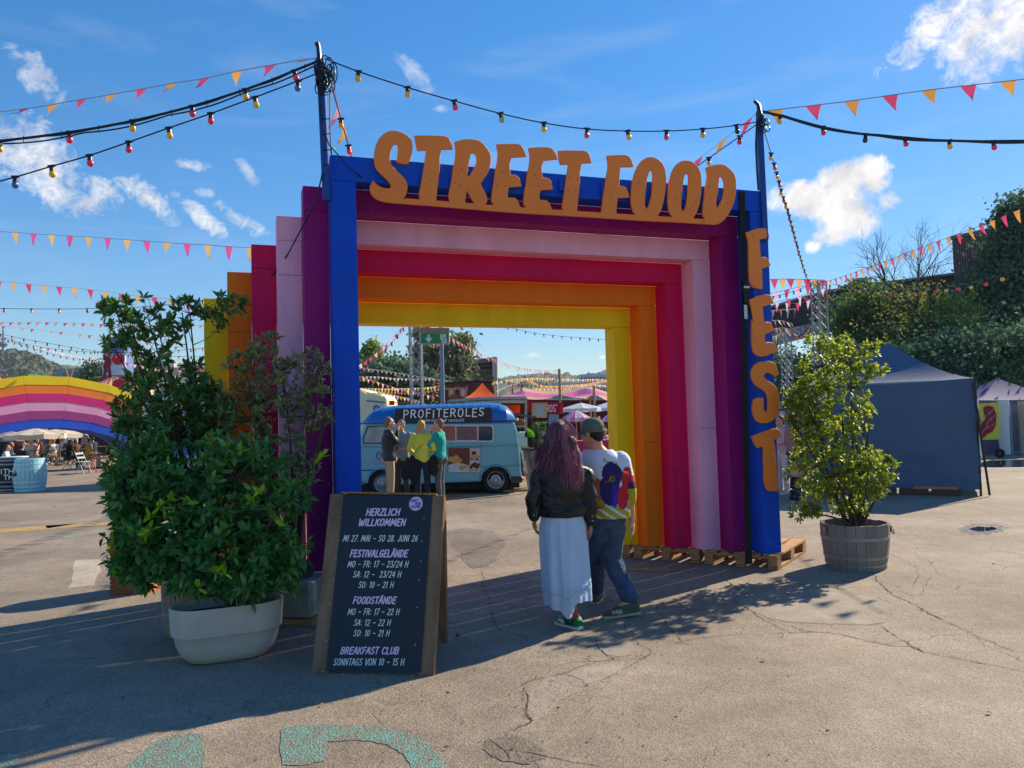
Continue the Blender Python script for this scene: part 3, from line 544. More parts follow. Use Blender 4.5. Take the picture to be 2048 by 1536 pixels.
# ---- single-stroke lettering (a brush hand), laid as thin ribbons --------------
GLY = {'A': (.62, [[(0,0),(.28,1),(.36,1),(.6,0)], [(.12,.36),(.5,.36)]]), 'B': (.6, [[(.05,0),(.05,1)], [(.05,1),(.38,1),(.52,.86),(.5,.62),(.34,.53),(.05,.53)], [(.34,.53),(.55,.42),(.55,.14),(.38,0),(.05,0)]]), 'C': (.58, [[(.54,.84),(.42,.99),(.2,.97),(.05,.75),(.03,.3),(.16,.03),(.38,0),(.54,.14)]]),
 'D': (.62, [[(.05,0),(.05,1)], [(.05,1),(.34,.98),(.54,.78),(.57,.35),(.42,.06),(.05,0)]]), 'E': (.52, [[(.5,1),(.06,1),(.05,0),(.5,0)], [(.05,.53),(.42,.53)]]), 'F': (.5, [[(.5,1),(.06,1),(.05,0)], [(.05,.53),(.42,.53)]]), 'G': (.62, [[(.55,.85),(.42,.99),(.2,.97),(.05,.75),(.03,.3),(.16,.03),(.38,0),(.56,.12),(.56,.46),(.34,.46)]]),
 'H': (.62, [[(.05,0),(.05,1)], [(.56,0),(.56,1)], [(.05,.52),(.56,.52)]]), 'I': (.2, [[(.09,0),(.09,1)]]), 'J': (.44, [[(.36,1),(.36,.2),(.24,.01),(.08,.02),(0,.16)]]), 'K': (.58, [[(.05,0),(.05,1)], [(.52,1),(.08,.48)], [(.2,.6),(.55,0)]]), 'L': (.48, [[(.05,1),(.05,0),(.48,0)]]),
 'M': (.8, [[(.03,0),(.1,1),(.38,.25),(.66,1),(.74,0)]]), 'N': (.64, [[(.05,0),(.05,1),(.55,0),(.55,1)]]), 'O': (.64, [[(.3,1),(.12,.92),(.03,.6),(.06,.2),(.22,0),(.42,.04),(.57,.3),(.57,.7),(.46,.95),(.3,1)]]), 'P': (.56, [[(.05,0),(.05,1),(.36,1),(.53,.84),(.51,.58),(.34,.46),(.05,.46)]]),
 'R': (.6, [[(.05,0),(.05,1),(.36,1),(.53,.84),(.5,.6),(.34,.5),(.05,.5)], [(.26,.5),(.57,0)]]), 'S': (.54, [[(.5,.86),(.38,1),(.16,.98),(.05,.8),(.1,.6),(.4,.44),(.5,.24),(.4,.03),(.16,0),(.02,.14)]]), 'T': (.54, [[(0,1),(.55,1)], [(.28,1),(.27,0)]]), 'U': (.62, [[(.05,1),(.05,.25),(.16,.02),(.42,.02),(.56,.25),(.56,1)]]),
 'V': (.58, [[(0,1),(.26,0),(.34,0),(.58,1)]]), 'W': (.84, [[(0,1),(.16,0),(.24,0),(.42,.75),(.58,0),(.66,0),(.84,1)]]), 'Z': (.56, [[(.03,1),(.53,1),(.02,0),(.55,0)]]), '0': (.54, [[(.27,1),(.08,.88),(.03,.5),(.1,.08),(.27,0),(.44,.1),(.5,.5),(.44,.9),(.27,1)]]), '1': (.3, [[(.02,.8),(.18,1),(.18,0)]]),
 '2': (.54, [[(.05,.8),(.16,.98),(.38,.98),(.5,.78),(.42,.52),(.04,.02),(.52,0)]]), '3': (.52, [[(.05,.98),(.48,.98),(.24,.58),(.42,.54),(.5,.3),(.42,.05),(.2,0),(.02,.12)]]), '4': (.56, [[(.4,0),(.4,1),(.02,.3),(.54,.3)]]), '5': (.52, [[(.48,1),(.12,1),(.07,.56),(.34,.58),(.49,.38),(.42,.06),(.2,0),(.03,.12)]]), '6': (.54, [[(.44,.97),(.2,.8),(.05,.42),(.1,.08),(.3,0),(.48,.16),(.46,.44),(.28,.55),(.08,.42)]]),
 '7': (.5, [[(.02,1),(.5,1),(.18,0)]]), '8': (.54, [[(.27,.54),(.08,.7),(.12,.94),(.27,1),(.44,.93),(.45,.7),(.27,.54),(.05,.34),(.08,.06),(.27,0),(.47,.07),(.49,.34),(.27,.54)]]), '–': (.56, [[(.04,.46),(.5,.46)]]), ':': (.2, [[(.1,.12),(.1,.16)], [(.1,.6),(.1,.64)]]), '.': (.2, [[(.1,.02),(.1,.05)]]), '/': (.46, [[(0,-.05),(.44,1.05)]]), ' ': (.34, []), '*': (.2, [[(.1,1.02),(.1,.8)],[(0,.92),(.2,.88)]])}
GLY['Ä'] = (.62, GLY['A'][1]+[[(.17,1.17),(.18,1.2)], [(.44,1.17),(.45,1.2)]])
SCRIPT = {'c': (.4, [[(.36,.4),(.2,.5),(.04,.28),(.14,0),(.4,.1)]]), 'h': (.42, [[(.05,0),(.08,1)], [(.05,.3),(.2,.5),(.34,.4),(.36,0)]]), 'e': (.4, [[(.04,.26),(.36,.3),(.2,.5),(.03,.28),(.14,0),(.38,.08)]]), 's': (.36, [[(.32,.44),(.14,.5),(.08,.34),(.3,.18),(.2,0),(.02,.06)]]), 'a': (.42, [[(.36,.42),(.16,.48),(.03,.22),(.14,0),(.34,.2),(.36,.46),(.4,0)]]), 'k': (.4, [[(.05,0),(.06,1)], [(.34,.5),(.08,.24),(.38,0)]]),
 'l': (.2, [[(.05,1),(.06,.1),(.18,0)]]), 'o': (.4, [[(.2,.5),(.03,.26),(.16,0),(.36,.2),(.2,.5)]]), 'v': (.38, [[(.02,.48),(.16,0),(.36,.5)]]), 'i': (.2, [[(.06,.46),(.08,.08),(.18,0)], [(.07,.68),(.08,.72)]]), 'n': (.42, [[(.04,0),(.06,.48)], [(.05,.28),(.2,.5),(.32,.4),(.36,0)]]), 'd': (.44, [[(.36,.42),(.16,.48),(.03,.22),(.14,0),(.34,.2)], [(.4,1),(.36,0)]]), 't': (.3, [[(.12,.86),(.1,.06),(.26,0)], [(0,.55),(.28,.58)]]), 'L': (.5, [[(.36,1),(.2,.9),(.16,.2),(.02,.02),(.2,.08),(.5,.02)]]), '.': (.2, [[(.08,.02),(.08,.05)]])}
def split_sharp(pl):
    out = []
    for ln in pl:
        cur = [ln[0]]
        for i in range(1, len(ln)):
            cur.append(ln[i])
            if i < len(ln)-1:
                a, b_ = Vector(ln[i])-Vector(ln[i-1]), Vector(ln[i+1])-Vector(ln[i])
                if a.length > 1e-6 and b_.length > 1e-6 and a.normalized().dot(b_.normalized()) < .25: out.append(cur); cur = [ln[i]]
        out.append(cur)
    return out
def strokes(mb, s, o, U, Vv, Nn, w, h, wt=.11, shear=.2, gap=.16, gl=GLY, wob=0.0, seed=1):
    """centred at o, w x h metres; wt = stroke width as a share of h"""
    r_ = random.Random(seed); adv = sum(gl[c][0]+gap for c in s if c in gl)-gap; kx = w/(adv+shear); x = 0; k = 0
    for ch in s:
        if ch not in gl: continue
        cw, pl = gl[ch]; jy = r_.uniform(-1, 1)*wob; js = 1+r_.uniform(-1, 1)*wob
        for ln in split_sharp(pl):
            pts = [Vector(((x+a+shear*b_)*kx-w/2, (b_*js+jy)*h-h/2)) for a, b_ in ln]; W_ = wt*h/2
            if len(pts) > 2:
                q = [pts[0]]
                for i in range(1, len(pts)-1):
                    a, b_, c_ = pts[i-1], pts[i], pts[i+1]; L_ = min((b_-a).length, (c_-b_).length)*.3
                    if L_ > W_*.5 and (b_-a).normalized().dot((c_-b_).normalized()) > .1: q += [b_+(a-b_).normalized()*L_, b_+(c_-b_).normalized()*L_]
                    else: q.append(b_)
                pts = q+[pts[-1]]
            L, R_ = [], []
            for i, p in enumerate(pts):
                d = (pts[min(i+1, len(pts)-1)]-pts[max(0, i-1)]); d = d.normalized() if d.length > 1e-9 else Vector((0, 1)); n_ = Vector((-d.y, d.x)); ww = W_; e = p
                if 0 < i < len(pts)-1: cs = (pts[i]-pts[i-1]).normalized().dot((pts[i+1]-pts[i]).normalized()); ww = W_/max(.55, math.sqrt(max(.05, (1+cs)/2)))
                if i == 0: e = p-d*W_*.7
                if i == len(pts)-1: e = p+d*W_*.7
                L.append(e+n_*ww); R_.append(e-n_*ww)
            k += 1; off = Nn*(.00012*(k % 7))
            V = [o+U*q.x+Vv*q.y+off for q in L]+[o+U*q.x+Vv*q.y+off for q in R_]; m = len(L); mb.add(V, [(i, i+1, m+i+1, m+i) for i in range(m-1)])
        x += cw+gap
    return mb
def letter_part(s, o, U, Vv, Nn, w, h, m, par, label=None, **k):
    mb = MB(); strokes(mb, s, Vector(o), U, Vv, Nn, w, h, **k); return mb.build('lettering', m, par, label=label or 'lettering reading '+s)
# ------------------------------------------------------------------ pallets, block, sign, planters
PINE = mat('pallet_pine', (168, 128, 84), .8, .2, 3, .4, 30, stretch=(1, 1, 1)); 
def pallet(o, a, dpt, label, group='wooden pallets under the gate', W_=.8, D_=1.2, seed=0):
    """o = front right corner on the ground, a = unit along the front (leftwards), dpt = unit going back"""
    t = thing('wooden_pallet', label, 'pallet', o, group); r_ = random.Random(seed); o = Vector(o); z = GZ
    for k, x in enumerate((.05, W_/2, W_-.05)):
        for y in (.0725, D_/2, D_-.0725):
            mb = MB(); mb.box(o+a*x+dpt*y+z*.072, (.098, .143, .078), a, dpt); mb.build('block', PINE, t)
        mb = MB(); mb.box(o+a*x+dpt*(D_/2)+z*.0165, (.099, D_, .021), a, dpt); mb.build('base_board', PINE, t)
    for y in (.0725, D_/2, D_-.0725):
        mb = MB(); mb.box(o+a*(W_/2)+dpt*y+z*.1215, (W_, .142, .020), a, dpt); mb.build('stringer_board', PINE, t)
    for k, (x, w) in enumerate(((.0725, .143), (.235, .098), (.4, .143), (.565, .098), (W_-.0725, .143))):
        mb = MB(); mb.box(o+a*x+dpt*(D_/2+r_.uniform(-.004, .004))+z*(.1415), (w, D_, .018+r_.uniform(-.001, .001)), a, dpt); mb.build('deck_board', PINE, t)
    return t
ra = Vector((-.826, .563, 0)); rd = Vector((.563, .826, 0)); pr = G(1556, 1141); pr.z = 0
pallet(pr, ra, rd, 'pale wooden pallet under the blue and purple right uprights, outermost', seed=1)
pallet(pr+ra*.86, ra, rd, 'wooden pallet under the pink and crimson right uprights, beside the strap', seed=2)
pallet(pr+ra*1.70-rd*.02, ra, rd, 'wooden pallet under the yellow right upright, behind the walking man', seed=3)
pl = Vector((-3.40, 7.52, 0)); ra2 = Vector((.826, -.563, 0)); rd2 = Vector((.563, .826, 0))
pallet(pl+ra2*.8, -ra2, rd2, 'wooden pallet under the yellow left upright, behind the half barrel planter', seed=4)
pallet(pl+ra2*1.64, -ra2, rd2, 'wooden pallet under the left uprights, behind the grey concrete block', seed=5)
# low tie board lying before the right pallets
mb = MB(); a = G(1258, 1141); b = G(1340, 1143); mb.beam((a.x, a.y, .012), (b.x, b.y, .012), .09, .02); mb.build('loose_board', PINE, label='thin loose board lying on the ground in front of the right pallets', cat='board')
# concrete block
CONC = mat('concrete_block', (150, 148, 138), .9, .22, 5, .8, 26)
bo = Vector((-1.47, 6.28, 0)); ba = Vector((-.955, -.297, 0)); bd = Vector((-.297, .955, 0)); ba = Vector((-.97, .24, 0)); bd = Vector((.24, .97, 0))
q = G(618, 1240, .05); bo = Vector((q.x, q.y, 0))
t = thing('concrete_block', 'weathered grey concrete ballast block with lifting hollow beside the menu board', 'concrete block', bo)
mb = MB(); L_, D_, H_ = .62, .50, .30
def bp(x, y, z): return bo+ba*x+bd*y+GZ*z
f0, f1, z0, z1 = 0, .0, .052, .052+H_
mb.rings([[bp(x, y, z0+.012) for x, y in ((.0, .0), (L_, 0), (L_, D_), (0, D_))], [bp(x, y, z1-.015) for x, y in ((0, 0), (L_, 0), (L_, D_), (0, D_))], [bp(x, y, z1) for x, y in ((.015, .015), (L_-.015, .015), (L_-.015, D_-.015), (.015, D_-.015))],
  [bp(x, y, z1) for x, y in ((.2, .17), (.42, .17), (.42, .33), (.2, .33))], [bp(x, y, z1-.07) for x, y in ((.23, .2), (.39, .2), (.39, .3), (.23, .3))]])
mb.build('block_body', CONC, t, bevel=.004)
mb = MB(); mb.tube([bp(.26, .25, z1-.06), bp(.27, .25, z1+.035), bp(.31, .25, z1+.045), bp(.35, .25, z1+.035), bp(.36, .25, z1-.06)], .008, 6); mb.build('lifting_loop', mat('rusty_iron', (80, 55, 42), .8, .3, 20), t, smooth=True)
t = thing('wooden_board', 'flat wooden boards under the grey concrete block', 'board', bo)
for k in range(2):
    mb = MB(); mb.box(bp(L_/2, .12+k*.27, .024), (L_+.04, .2, .048), ba, bd); mb.build('board', PINE, t)

# ---- menu board (A-frame)
BL, BR_ = G(622, 1347), G(868, 1352); 
tl = P(660, 986, BL.y+.34); tr_ = P(889, 990, BR_.y+.34)
bu = (BR_-BL); bw = bu.length; bu.normalize(); bv = ((tl+tr_)/2-(BL+BR_)/2); bh_ = bv.length; bv.normalize(); bv = (bv-bu*bv.dot(bu)*.0); bn = bu.cross(bv).normalized()
# affine map of the sheared board: s across, t up (metres)
def BP(s, t_, n=0):
    k = t_/bh_; a = BL.lerp(tl, k); b = BR_.lerp(tr_, k); return a.lerp(b, s)+bn*n
sign = thing('menu_board', 'dark A-frame board listing festival dates and hours in pink and white letters', 'sign board', ((BL+BR_)/2).to_tuple())
OLDW = mat('weathered_plank', (150, 120, 92), .85, .3, 7, .6, 30, stretch=(1, 1, .12), col2=(104, 82, 64)); NAVY = mat('board_dark_slate', (26, 38, 50), .55, .08, 3, .05, 60)
ENDW = mat('sawn_wood_edge', (150, 112, 66), .85, .25, 16, .4, 40)
def plank(s0, s1, t0, t1, n0, n1, m, par=sign, name='plank', bev=.006, label=None):
    mb = MB(); vs = [BP(s, t_, n) for s in (s0, s1) for t_ in (t0, t1) for n in (n0, n1)]
    mb.add(vs, [(0, 1, 3, 2), (4, 6, 7, 5), (0, 4, 5, 1), (2, 3, 7, 6), (0, 2, 6, 4), (1, 5, 7, 3)]); return mb.build(name, m, par, bevel=bev, label=label)
plank(0, .150, 0, bh_-.004, -.045, -.002, OLDW, label='left weathered plank'); plank(.855, 1.0, .0, bh_, -.045, -.002, OLDW, label='right weathered plank')
plank(.15, .855, .05, .15, -.047, -.004, OLDW); plank(.15, .855, bh_-.14, bh_-.03, -.047, -.004, OLDW)
panel = plank(.125, .895, .02, bh_-.012, 0, .010, NAVY, name='panel', bev=.002)
plank(.10, .93, bh_-.002, bh_+.012, -.055, .006, ENDW, name='cap_batten', bev=.003)
mb = MB()   # back frame standing behind, opening to the right
def backleg(s, lean):
    a = BP(s, bh_-.06, -.05); foot = Vector((a.x+lean, a.y+.22, 0)); foot.x = a.x+lean; return a, foot
for s, lean in ((.93, .03), (.08, .03)):
    a, f = backleg(s, lean); f = Vector((f.x-.06, a.y+.24, .0)); mb = MB(); mb.beam(a+GZ*.03, f+GZ*.045, .045, .12, bu); mb.build('back_leg', OLDW, sign, bevel=.004)
a, f = backleg(.5, 0); mb = MB(); a1 = BP(.02, .3, 0)+Vector((0, .52, 0)); a2 = BP(.98, .3, 0)+Vector((0, .52, 0)); mb.beam(a1, a2, .03, .1); mb.build('back_rail', OLDW, sign, bevel=.003)
mb = MB()
for cx, cy in ((333,138),(625,138),(918,140),(300,314),(907,317),(280,478),(890,484),(262,616),(882,630),(243,770),(872,766),(224,944),(857,968),(192,1212),(841,1240),(168,1438),(315,1457),(469,1460),(617,1466),(823,1466)):
    q = on_plane(600+cx/3.656, 950+cy/3.656, BP(.5, bh_/2, .0125), bn); mb.ell(q, (.0042, .0042, .0042), 8, 4)
mb.build('screw_head', mat('screw_white', (215, 212, 205), .4, .05, 5), sign, kind='stuff')
PINKT = mat('lettering_pink', (240, 204, 236), .6, .03, 5); WHT = mat('lettering_white', (236, 238, 236), .6, .03, 5)
c0 = on_plane(755, 1170, BP(.5, bh_/2, .0108), bn)
def board_line(s, cx, cy, w, h, m, weight, shear=.22):
    px, py = 600+cx/3.656, 950+cy/3.656; o = BP(.5, bh_/2, .0150)
    a = on_plane(px-w/7.312, py, o, bn); b = on_plane(px+w/7.312, py, o, bn); c = on_plane(px, py-h/7.312, o, bn); d = on_plane(px, py+h/7.312, o, bn); cc = (a+b)/2; uu = (b-a); vv = BP(.5, bh_, 0)-BP(.5, 0, 0); vv = vv.normalized()*((c-d).length)
    mb = MB(); strokes(mb, s, cc, uu.normalized(), vv.normalized(), bn, uu.length, vv.length, wt=weight, shear=shear, gap=.17); mb.build('lettering', m, sign, label='line reading '+s)
for s, cx, cy, w, h in (('HERZLICH',609,271,250,52),('WILLKOMMEN',603,346,348,52),('FESTIVALGELÄNDE',580,574,426,62),('FOODSTÄNDE',548,916,318,62),('BREAKFAST CLUB',512,1284,430,52)):
    board_line(s, cx, cy, w, h-10*('Ä' in s)-4, PINKT, .20)
for s, cx, cy, w, h in (('MI 27. MAI – SO 28. JUNI 26',591,463,550,46),('MO – FR: 17 – 23/24 H',572,652,446,46),('SA: 12 –  23/24 H',566,726,354,46),('SO: 10 – 21 H',558,803,259,46),('MO – FR: 17 – 22 H',540,1000,380,46),('SA: 12 – 22 H',530,1079,272,46),('SO: 10 – 21 H',525,1156,266,46),('SONNTAGS VON 10 – 15 H',505,1367,520,50)):
    board_line(s, cx, cy, w, h-2, WHT, .125)
# round festival sticker
o = BP(.5, bh_/2, .0140); cc = on_plane(600+847/3.656, 950+210/3.656, o, bn); vvn = (BP(.5, bh_, 0)-BP(.5, 0, 0)).normalized(); uun = vvn.cross(bn).normalized(); rr = 54/3.656/F_PX*5.2
mb = MB(); mb.add([cc+uun*math.cos(a)*rr+vvn*math.sin(a)*rr for a in np.linspace(0, 2*math.pi, 33)[:-1]], [tuple(range(32))]); stk = mb.build('sticker', mat('sticker_pink', (222, 196, 226), .5, .03, 5), sign)
mb = MB()
for s, dx, dy, w in (('STREET', -.25, .42, 1.15), ('FOOD', .32, .02, .85), ('FESTIVAL', .02, -.42, 1.45)):
    strokes(mb, s, cc+uun*dx*rr+vvn*dy*rr+bn*.0008, (uun+vvn*.08).normalized(), vvn, bn, w*rr, .34*rr, wt=.2, shear=.12)
mb.build('sticker_lettering', mat('sticker_blue', (36, 60, 160), .5, .05, 5), stk)

# ---- right tub (half barrel) ------------------------------------------------
STAVE = mat('weathered_stave', (150, 138, 126), .85, .3, 5, .5, 24, stretch=(1, 1, .15), col2=(116, 108, 102)); HOOP = mat('galvanised_hoop', (150, 150, 146), .5, .15, 9, .2, 40, metal=.5)
STAVE2 = mat('pale_stave', (158, 138, 114), .85, .25, 5, .5, 24, stretch=(1, 1, .15), col2=(128, 110, 92)); SOIL = mat('soil', (48, 36, 28), .95, .3, 30, .9, 60)
def half_barrel(loc, r0, r1, h, label, n, ms, bands, name='half_barrel_planter', a_off=0):
    t = thing(name, label, 'planter', loc); c = Vector(loc)
    for k in range(n):
        a0, a1 = 2*math.pi*k/n+a_off, 2*math.pi*(k+1)/n+a_off; g = .006; mb = MB(); rs = []; dz = random.uniform(-.004, .004)
        for j in range(5):
            z = h*j/4; r = r0+(r1-r0)*math.sin((j/4)*math.pi/2)
            rs.append([c+Vector((math.cos(a)*q, math.sin(a)*q, z+(dz if j == 4 else 0))) for q, a in ((r, a0+g), (r, a1-g), (r-.028, a1-g), (r-.028, a0+g))])
        mb.rings(rs); mb.build('stave', ms, t)
    for z, w in bands:
        mb = MB(); prof = []
        for zz in (z-w/2, z+w/2):
            r = r0+(r1-r0)*math.sin(min(1, zz/h)*math.pi/2); prof.append((r+.003, zz))
        q = [(prof[0][0]-.006, prof[0][1]), prof[0], prof[1], (prof[1][0]-.006, prof[1][1])]; mb.lathe(c, q, 40); mb.build('hoop', HOOP, t, smooth=True)
    mb = MB(); mb.lathe(c, [(.001, h-.07), (r1*.6, h-.075), (r1-.03, h-.085)], 28); mb.build('soil', SOIL, t)
    return t
TUB = Vector((3.60, 8.26, 0)); tub = half_barrel(TUB, .295, .345, .47, 'grey weathered half barrel planter standing right of the gate', 22, STAVE, ((.33, .035), (.13, .03), (.05, .02)), a_off=.05)
mb = MB(); 
for sx in (-1, 1):
    c = TUB+Vector((sx*.345, -.07*1, .40)); mb.box(c+Vector((sx*.006, 0, 0)), (.012, .05, .07)); mb.tube([c+Vector((sx*.02, -.03, 0)), c+Vector((sx*.03, -.02, -.05)), c+Vector((sx*.03, .02, -.05)), c+Vector((sx*.02, .03, 0))], .007, 6)
    mb.build('handle', HOOP, tub); mb = MB()
BAR = Vector((-2.62, 6.62, 0)); half_barrel(BAR, .36, .385, .50, 'pale wooden half barrel planter standing behind the long clay trough', 18, STAVE2, ((.16, .035), (.42, .03)))
# ---- long oval trough
CLAY = mat('clay_trough', (198, 182, 164), .75, .10, 3.5, .15, 40); TR_C = Vector((-2.12, 5.68, 0)); ta = Vector((math.cos(R(24)), math.sin(R(24)), 0)); tb = Vector((-ta.y, ta.x, 0))
def stad(l, w, z, n=40):
    pts = []; 
    for k in range(n):
        a = 2*math.pi*k/n; x = math.cos(a); y = math.sin(a); q = w/2; ex = (l-w)/2; pts.append(TR_C+ta*(x*q+(ex if x > 0 else -ex)*min(1, abs(x)*6))+tb*(y*q)+GZ*z)
    return pts
t = thing('oval_trough', 'long oval pale clay trough planter left of the menu board', 'planter', TR_C)
mb = MB(); mb.rings([stad(l-.20, w, z) for l, w, z in ((.66, .22, .0), (.74, .27, .012), (.84, .33, .06), (.90, .365, .13), (.93, .38, .205), (.935, .385, .208), (.965, .415, .208), (.985, .43, .39), (.975, .42, .402), (.945, .39, .40), (.92, .37, .30))], cap=True)
mb.build('trough_body', CLAY, t, smooth=True); mb = MB(); mb.add(stad(.72, .375, .33), [tuple(range(40))]); mb.build('soil', SOIL, t)
# ---- wicker basket
WICK = mat('wicker', (168, 92, 48), .7, .3, 30, .6, 90); BK = Vector((-3.95, 8.1, 0)); t = thing('wicker_basket', 'tall square orange wicker basket planter at the far left of the shrubs', 'basket', BK)
mb = MB(); n = 40
rs = []
for j in range(61):
    z = .62*j/60; ring = []
    for k in range(n*1):
        a = 2*math.pi*k/n; ca, sa = math.cos(a), math.sin(a); q = .21/max(abs(ca), abs(sa))**.75; wv = .006*math.sin(j*math.pi/2+(k % 2)*math.pi); ring.append(BK+Vector((ca*(q+wv), sa*(q+wv), z+.002)))
    rs.append(ring)
mb.rings(rs); mb.build('woven_body', WICK, t)
mb = MB(); mb.tube([BK+Vector((math.cos(a)*.24, math.sin(a)*.24, .62)) for a in np.linspace(0, 6.283, 25)], .014, 6, False); mb.build('rim', WICK, t, smooth=True)

# ------------------------------------------------------------------ shrubs
BARK = mat('shrub_bark', (78, 66, 52), .85, .25, 12, .4, 40)
def leaf_mat(name, col, isl=.35, trans=.35, rough=.42): return mat(name, col, rough, .12, 14, island=isl, trans=trans, spec=.45)
def leaves(name, pts, dirs, L_, W_, m, parent, curl=.15, jit=.5, seed=0, up=.35):
    """one folded leaf (4 triangles) at each point, along dirs"""
    r_ = np.random.default_rng(seed); n = len(pts); pts = np.asarray(pts); d = np.asarray(dirs)+r_.normal(size=(n, 3))*jit; d[:, 2] += up*r_.uniform(-.6, 1, n); d /= np.linalg.norm(d, axis=1, keepdims=True)
    a = np.cross(d, r_.normal(size=(n, 3))*.6+np.array([0, 0, 1.0])); a /= np.linalg.norm(a, axis=1, keepdims=True)+1e-9; nn = np.cross(a, d)
    l = L_*r_.uniform(.6, 1.25, n)[:, None]; w = W_*r_.uniform(.7, 1.2, n)[:, None]; cu = curl*r_.uniform(-.3, 1.6, n)[:, None]
    P0 = pts; P1 = pts+d*l*.30+a*w*.42+nn*w*.12; P2 = pts+d*l*.30-a*w*.42+nn*w*.12; P3 = pts+d*l*.66+a*w*.38-nn*l*cu*.35+nn*w*.1; P4 = pts+d*l*.66-a*w*.38-nn*l*cu*.35+nn*w*.1; P5 = pts+d*l-nn*l*cu; M1 = pts+d*l*.32; M2 = pts+d*l*.66-nn*l*cu*.35
    V = np.stack([P0, P1, P2, P3, P4, P5, M1, M2], 1).reshape(-1, 3); b = np.arange(n)[:, None]*8
    T = np.concatenate([b+np.array([0, 6, 1]), b+np.array([0, 2, 6]), b+np.array([6, 7, 1]), b+np.array([1, 7, 3]), b+np.array([6, 2, 7]), b+np.array([2, 4, 7]), b+np.array([7, 5, 3]), b+np.array([7, 4, 5])], 0)
    return np_mesh(name, V, T, m, parent, kind='stuff')
def shrub(name, label, base, ells, n_tw, n_lf, L_, W_, lm, seed=0, stems=6, cat='shrub', whorl=0.0, sr=.02, lean=None, jit=.6, tuft=.35, up=.35, group=None, spread=.10):
    """ells: (px, py, rx, ry, Y, ry_depth, weight): where the crown stands in the view and how deep"""
    r_ = np.random.default_rng(seed); base = Vector(base); t = thing(name, label, cat, base, group)
    wsum = sum(e[6] for e in ells); twigs = []
    for e in ells:
        c = P(e[0], e[1], e[4]); k = e[4]/F_PX
        for j in range(int(round(n_tw*e[6]/wsum))):
            v = r_.normal(size=3); v /= np.linalg.norm(v); rad = r_.uniform(.15, 1)**.45
            twigs.append((c+Vector((v[0]*e[2]*k*rad, v[1]*e[5]*rad, v[2]*e[3]*k*rad)), c))
    # main stems rise from the base
    mb = MB(); st = []
    for s in range(stems):
        e = ells[r_.integers(len(ells))]; c = P(e[0]+r_.normal()*e[2]*.4, e[1]+r_.normal()*e[3]*.3, e[4]+r_.normal()*e[5]*.4); b0 = base+Vector((r_.normal()*spread*.4, r_.normal()*spread*.4, 0)); mid = b0.lerp(c, .45)+Vector((r_.normal()*.06, r_.normal()*.06, .12))
        pts = [b0*(1-q)**2+mid*(2*q*(1-q))+c*q*q for q in np.linspace(0, 1, 9)]; mb.tube(pts, [sr*(1-.75*i/8) for i in range(9)], 7); st.append(pts)
    lp, ld = [], []
    for tip, c in twigs:
        best = min(((p-tip).length+(.35 if i < 2 else 0)+ (.6 if p.z > tip.z+.05 else 0), p) for s in st for i, p in enumerate(s))[1]
        mid = best.lerp(tip, .5)+Vector((r_.normal()*.04, r_.normal()*.04, -.03)); pts = [best*(1-q)**2+mid*(2*q*(1-q))+tip*q*q for q in np.linspace(0, 1, 6)]
        mb.tube(pts, [max(.0014, sr*.22*(1-.8*i/5)) for i in range(6)], 4, False)
        dv = (pts[-1]-pts[-2]).normalized(); m = max(3, int(n_lf*r_.uniform(.6, 1.4)))
        for k in range(m):
            q = 1-tuft*r_.uniform(0, 1)**1.3*(1 if whorl == 0 or r_.random() > whorl else .25); p = best*(1-q)**2+mid*(2*q*(1-q))+tip*q*q
            o = r_.normal(size=3); o -= np.array(dv)*np.dot(o, dv); o /= np.linalg.norm(o)+1e-9
            lp.append(np.array(p)+o*.004); ld.append(o*.85+np.array(dv)*.55)
    mb.build('stem', BARK, t, smooth=True, kind='stuff'); leaves('foliage', lp, ld, L_, W_, lm, t, seed=seed, jit=jit, up=up)
    return t
LF_D = leaf_mat('leaf_dark_green', (84, 138, 68), .42, .36, .36); LF_B = leaf_mat('leaf_bay_green', (88, 128, 62), .38, .34, .4); LF_O = leaf_mat('leaf_olive', (128, 142, 90), .35, .34); LF_Y = leaf_mat('leaf_yellow_green', (134, 152, 62), .42, .5, .4); LF_N = leaf_mat('leaf_new_growth', (140, 182, 44), .2, .45)
shrub('leafy_shrub', 'dense dark green shrub growing from the long clay trough', TR_C+Vector((.09, .03, .33)), [(430,1100,165,92,5.82,.42,3.1), (330,1040,112,115,5.98,.4,2.4), (500,985,100,115,5.85,.38,2.0), (560,1118,66,58,5.62,.25,1.0), (268,1090,58,80,5.95,.25,.9), (400,930,125,80,6.0,.35,1.6), (300,900,70,80,6.05,.3,.8), (240,1000,30,80,6.0,.2,.35), (585,1010,40,60,5.75,.2,.35), (500,1185,40,32,5.5,.14,.3), (330,1135,80,45,5.8,.3,.9), (430,1165,90,22,5.6,.2,.5)],
      620, 20, .084, .038, LF_D, 11, 9, sr=.02, up=-.15, spread=.12)
sh = [o for o in S.objects if o.name.startswith('leafy_shrub')][0]
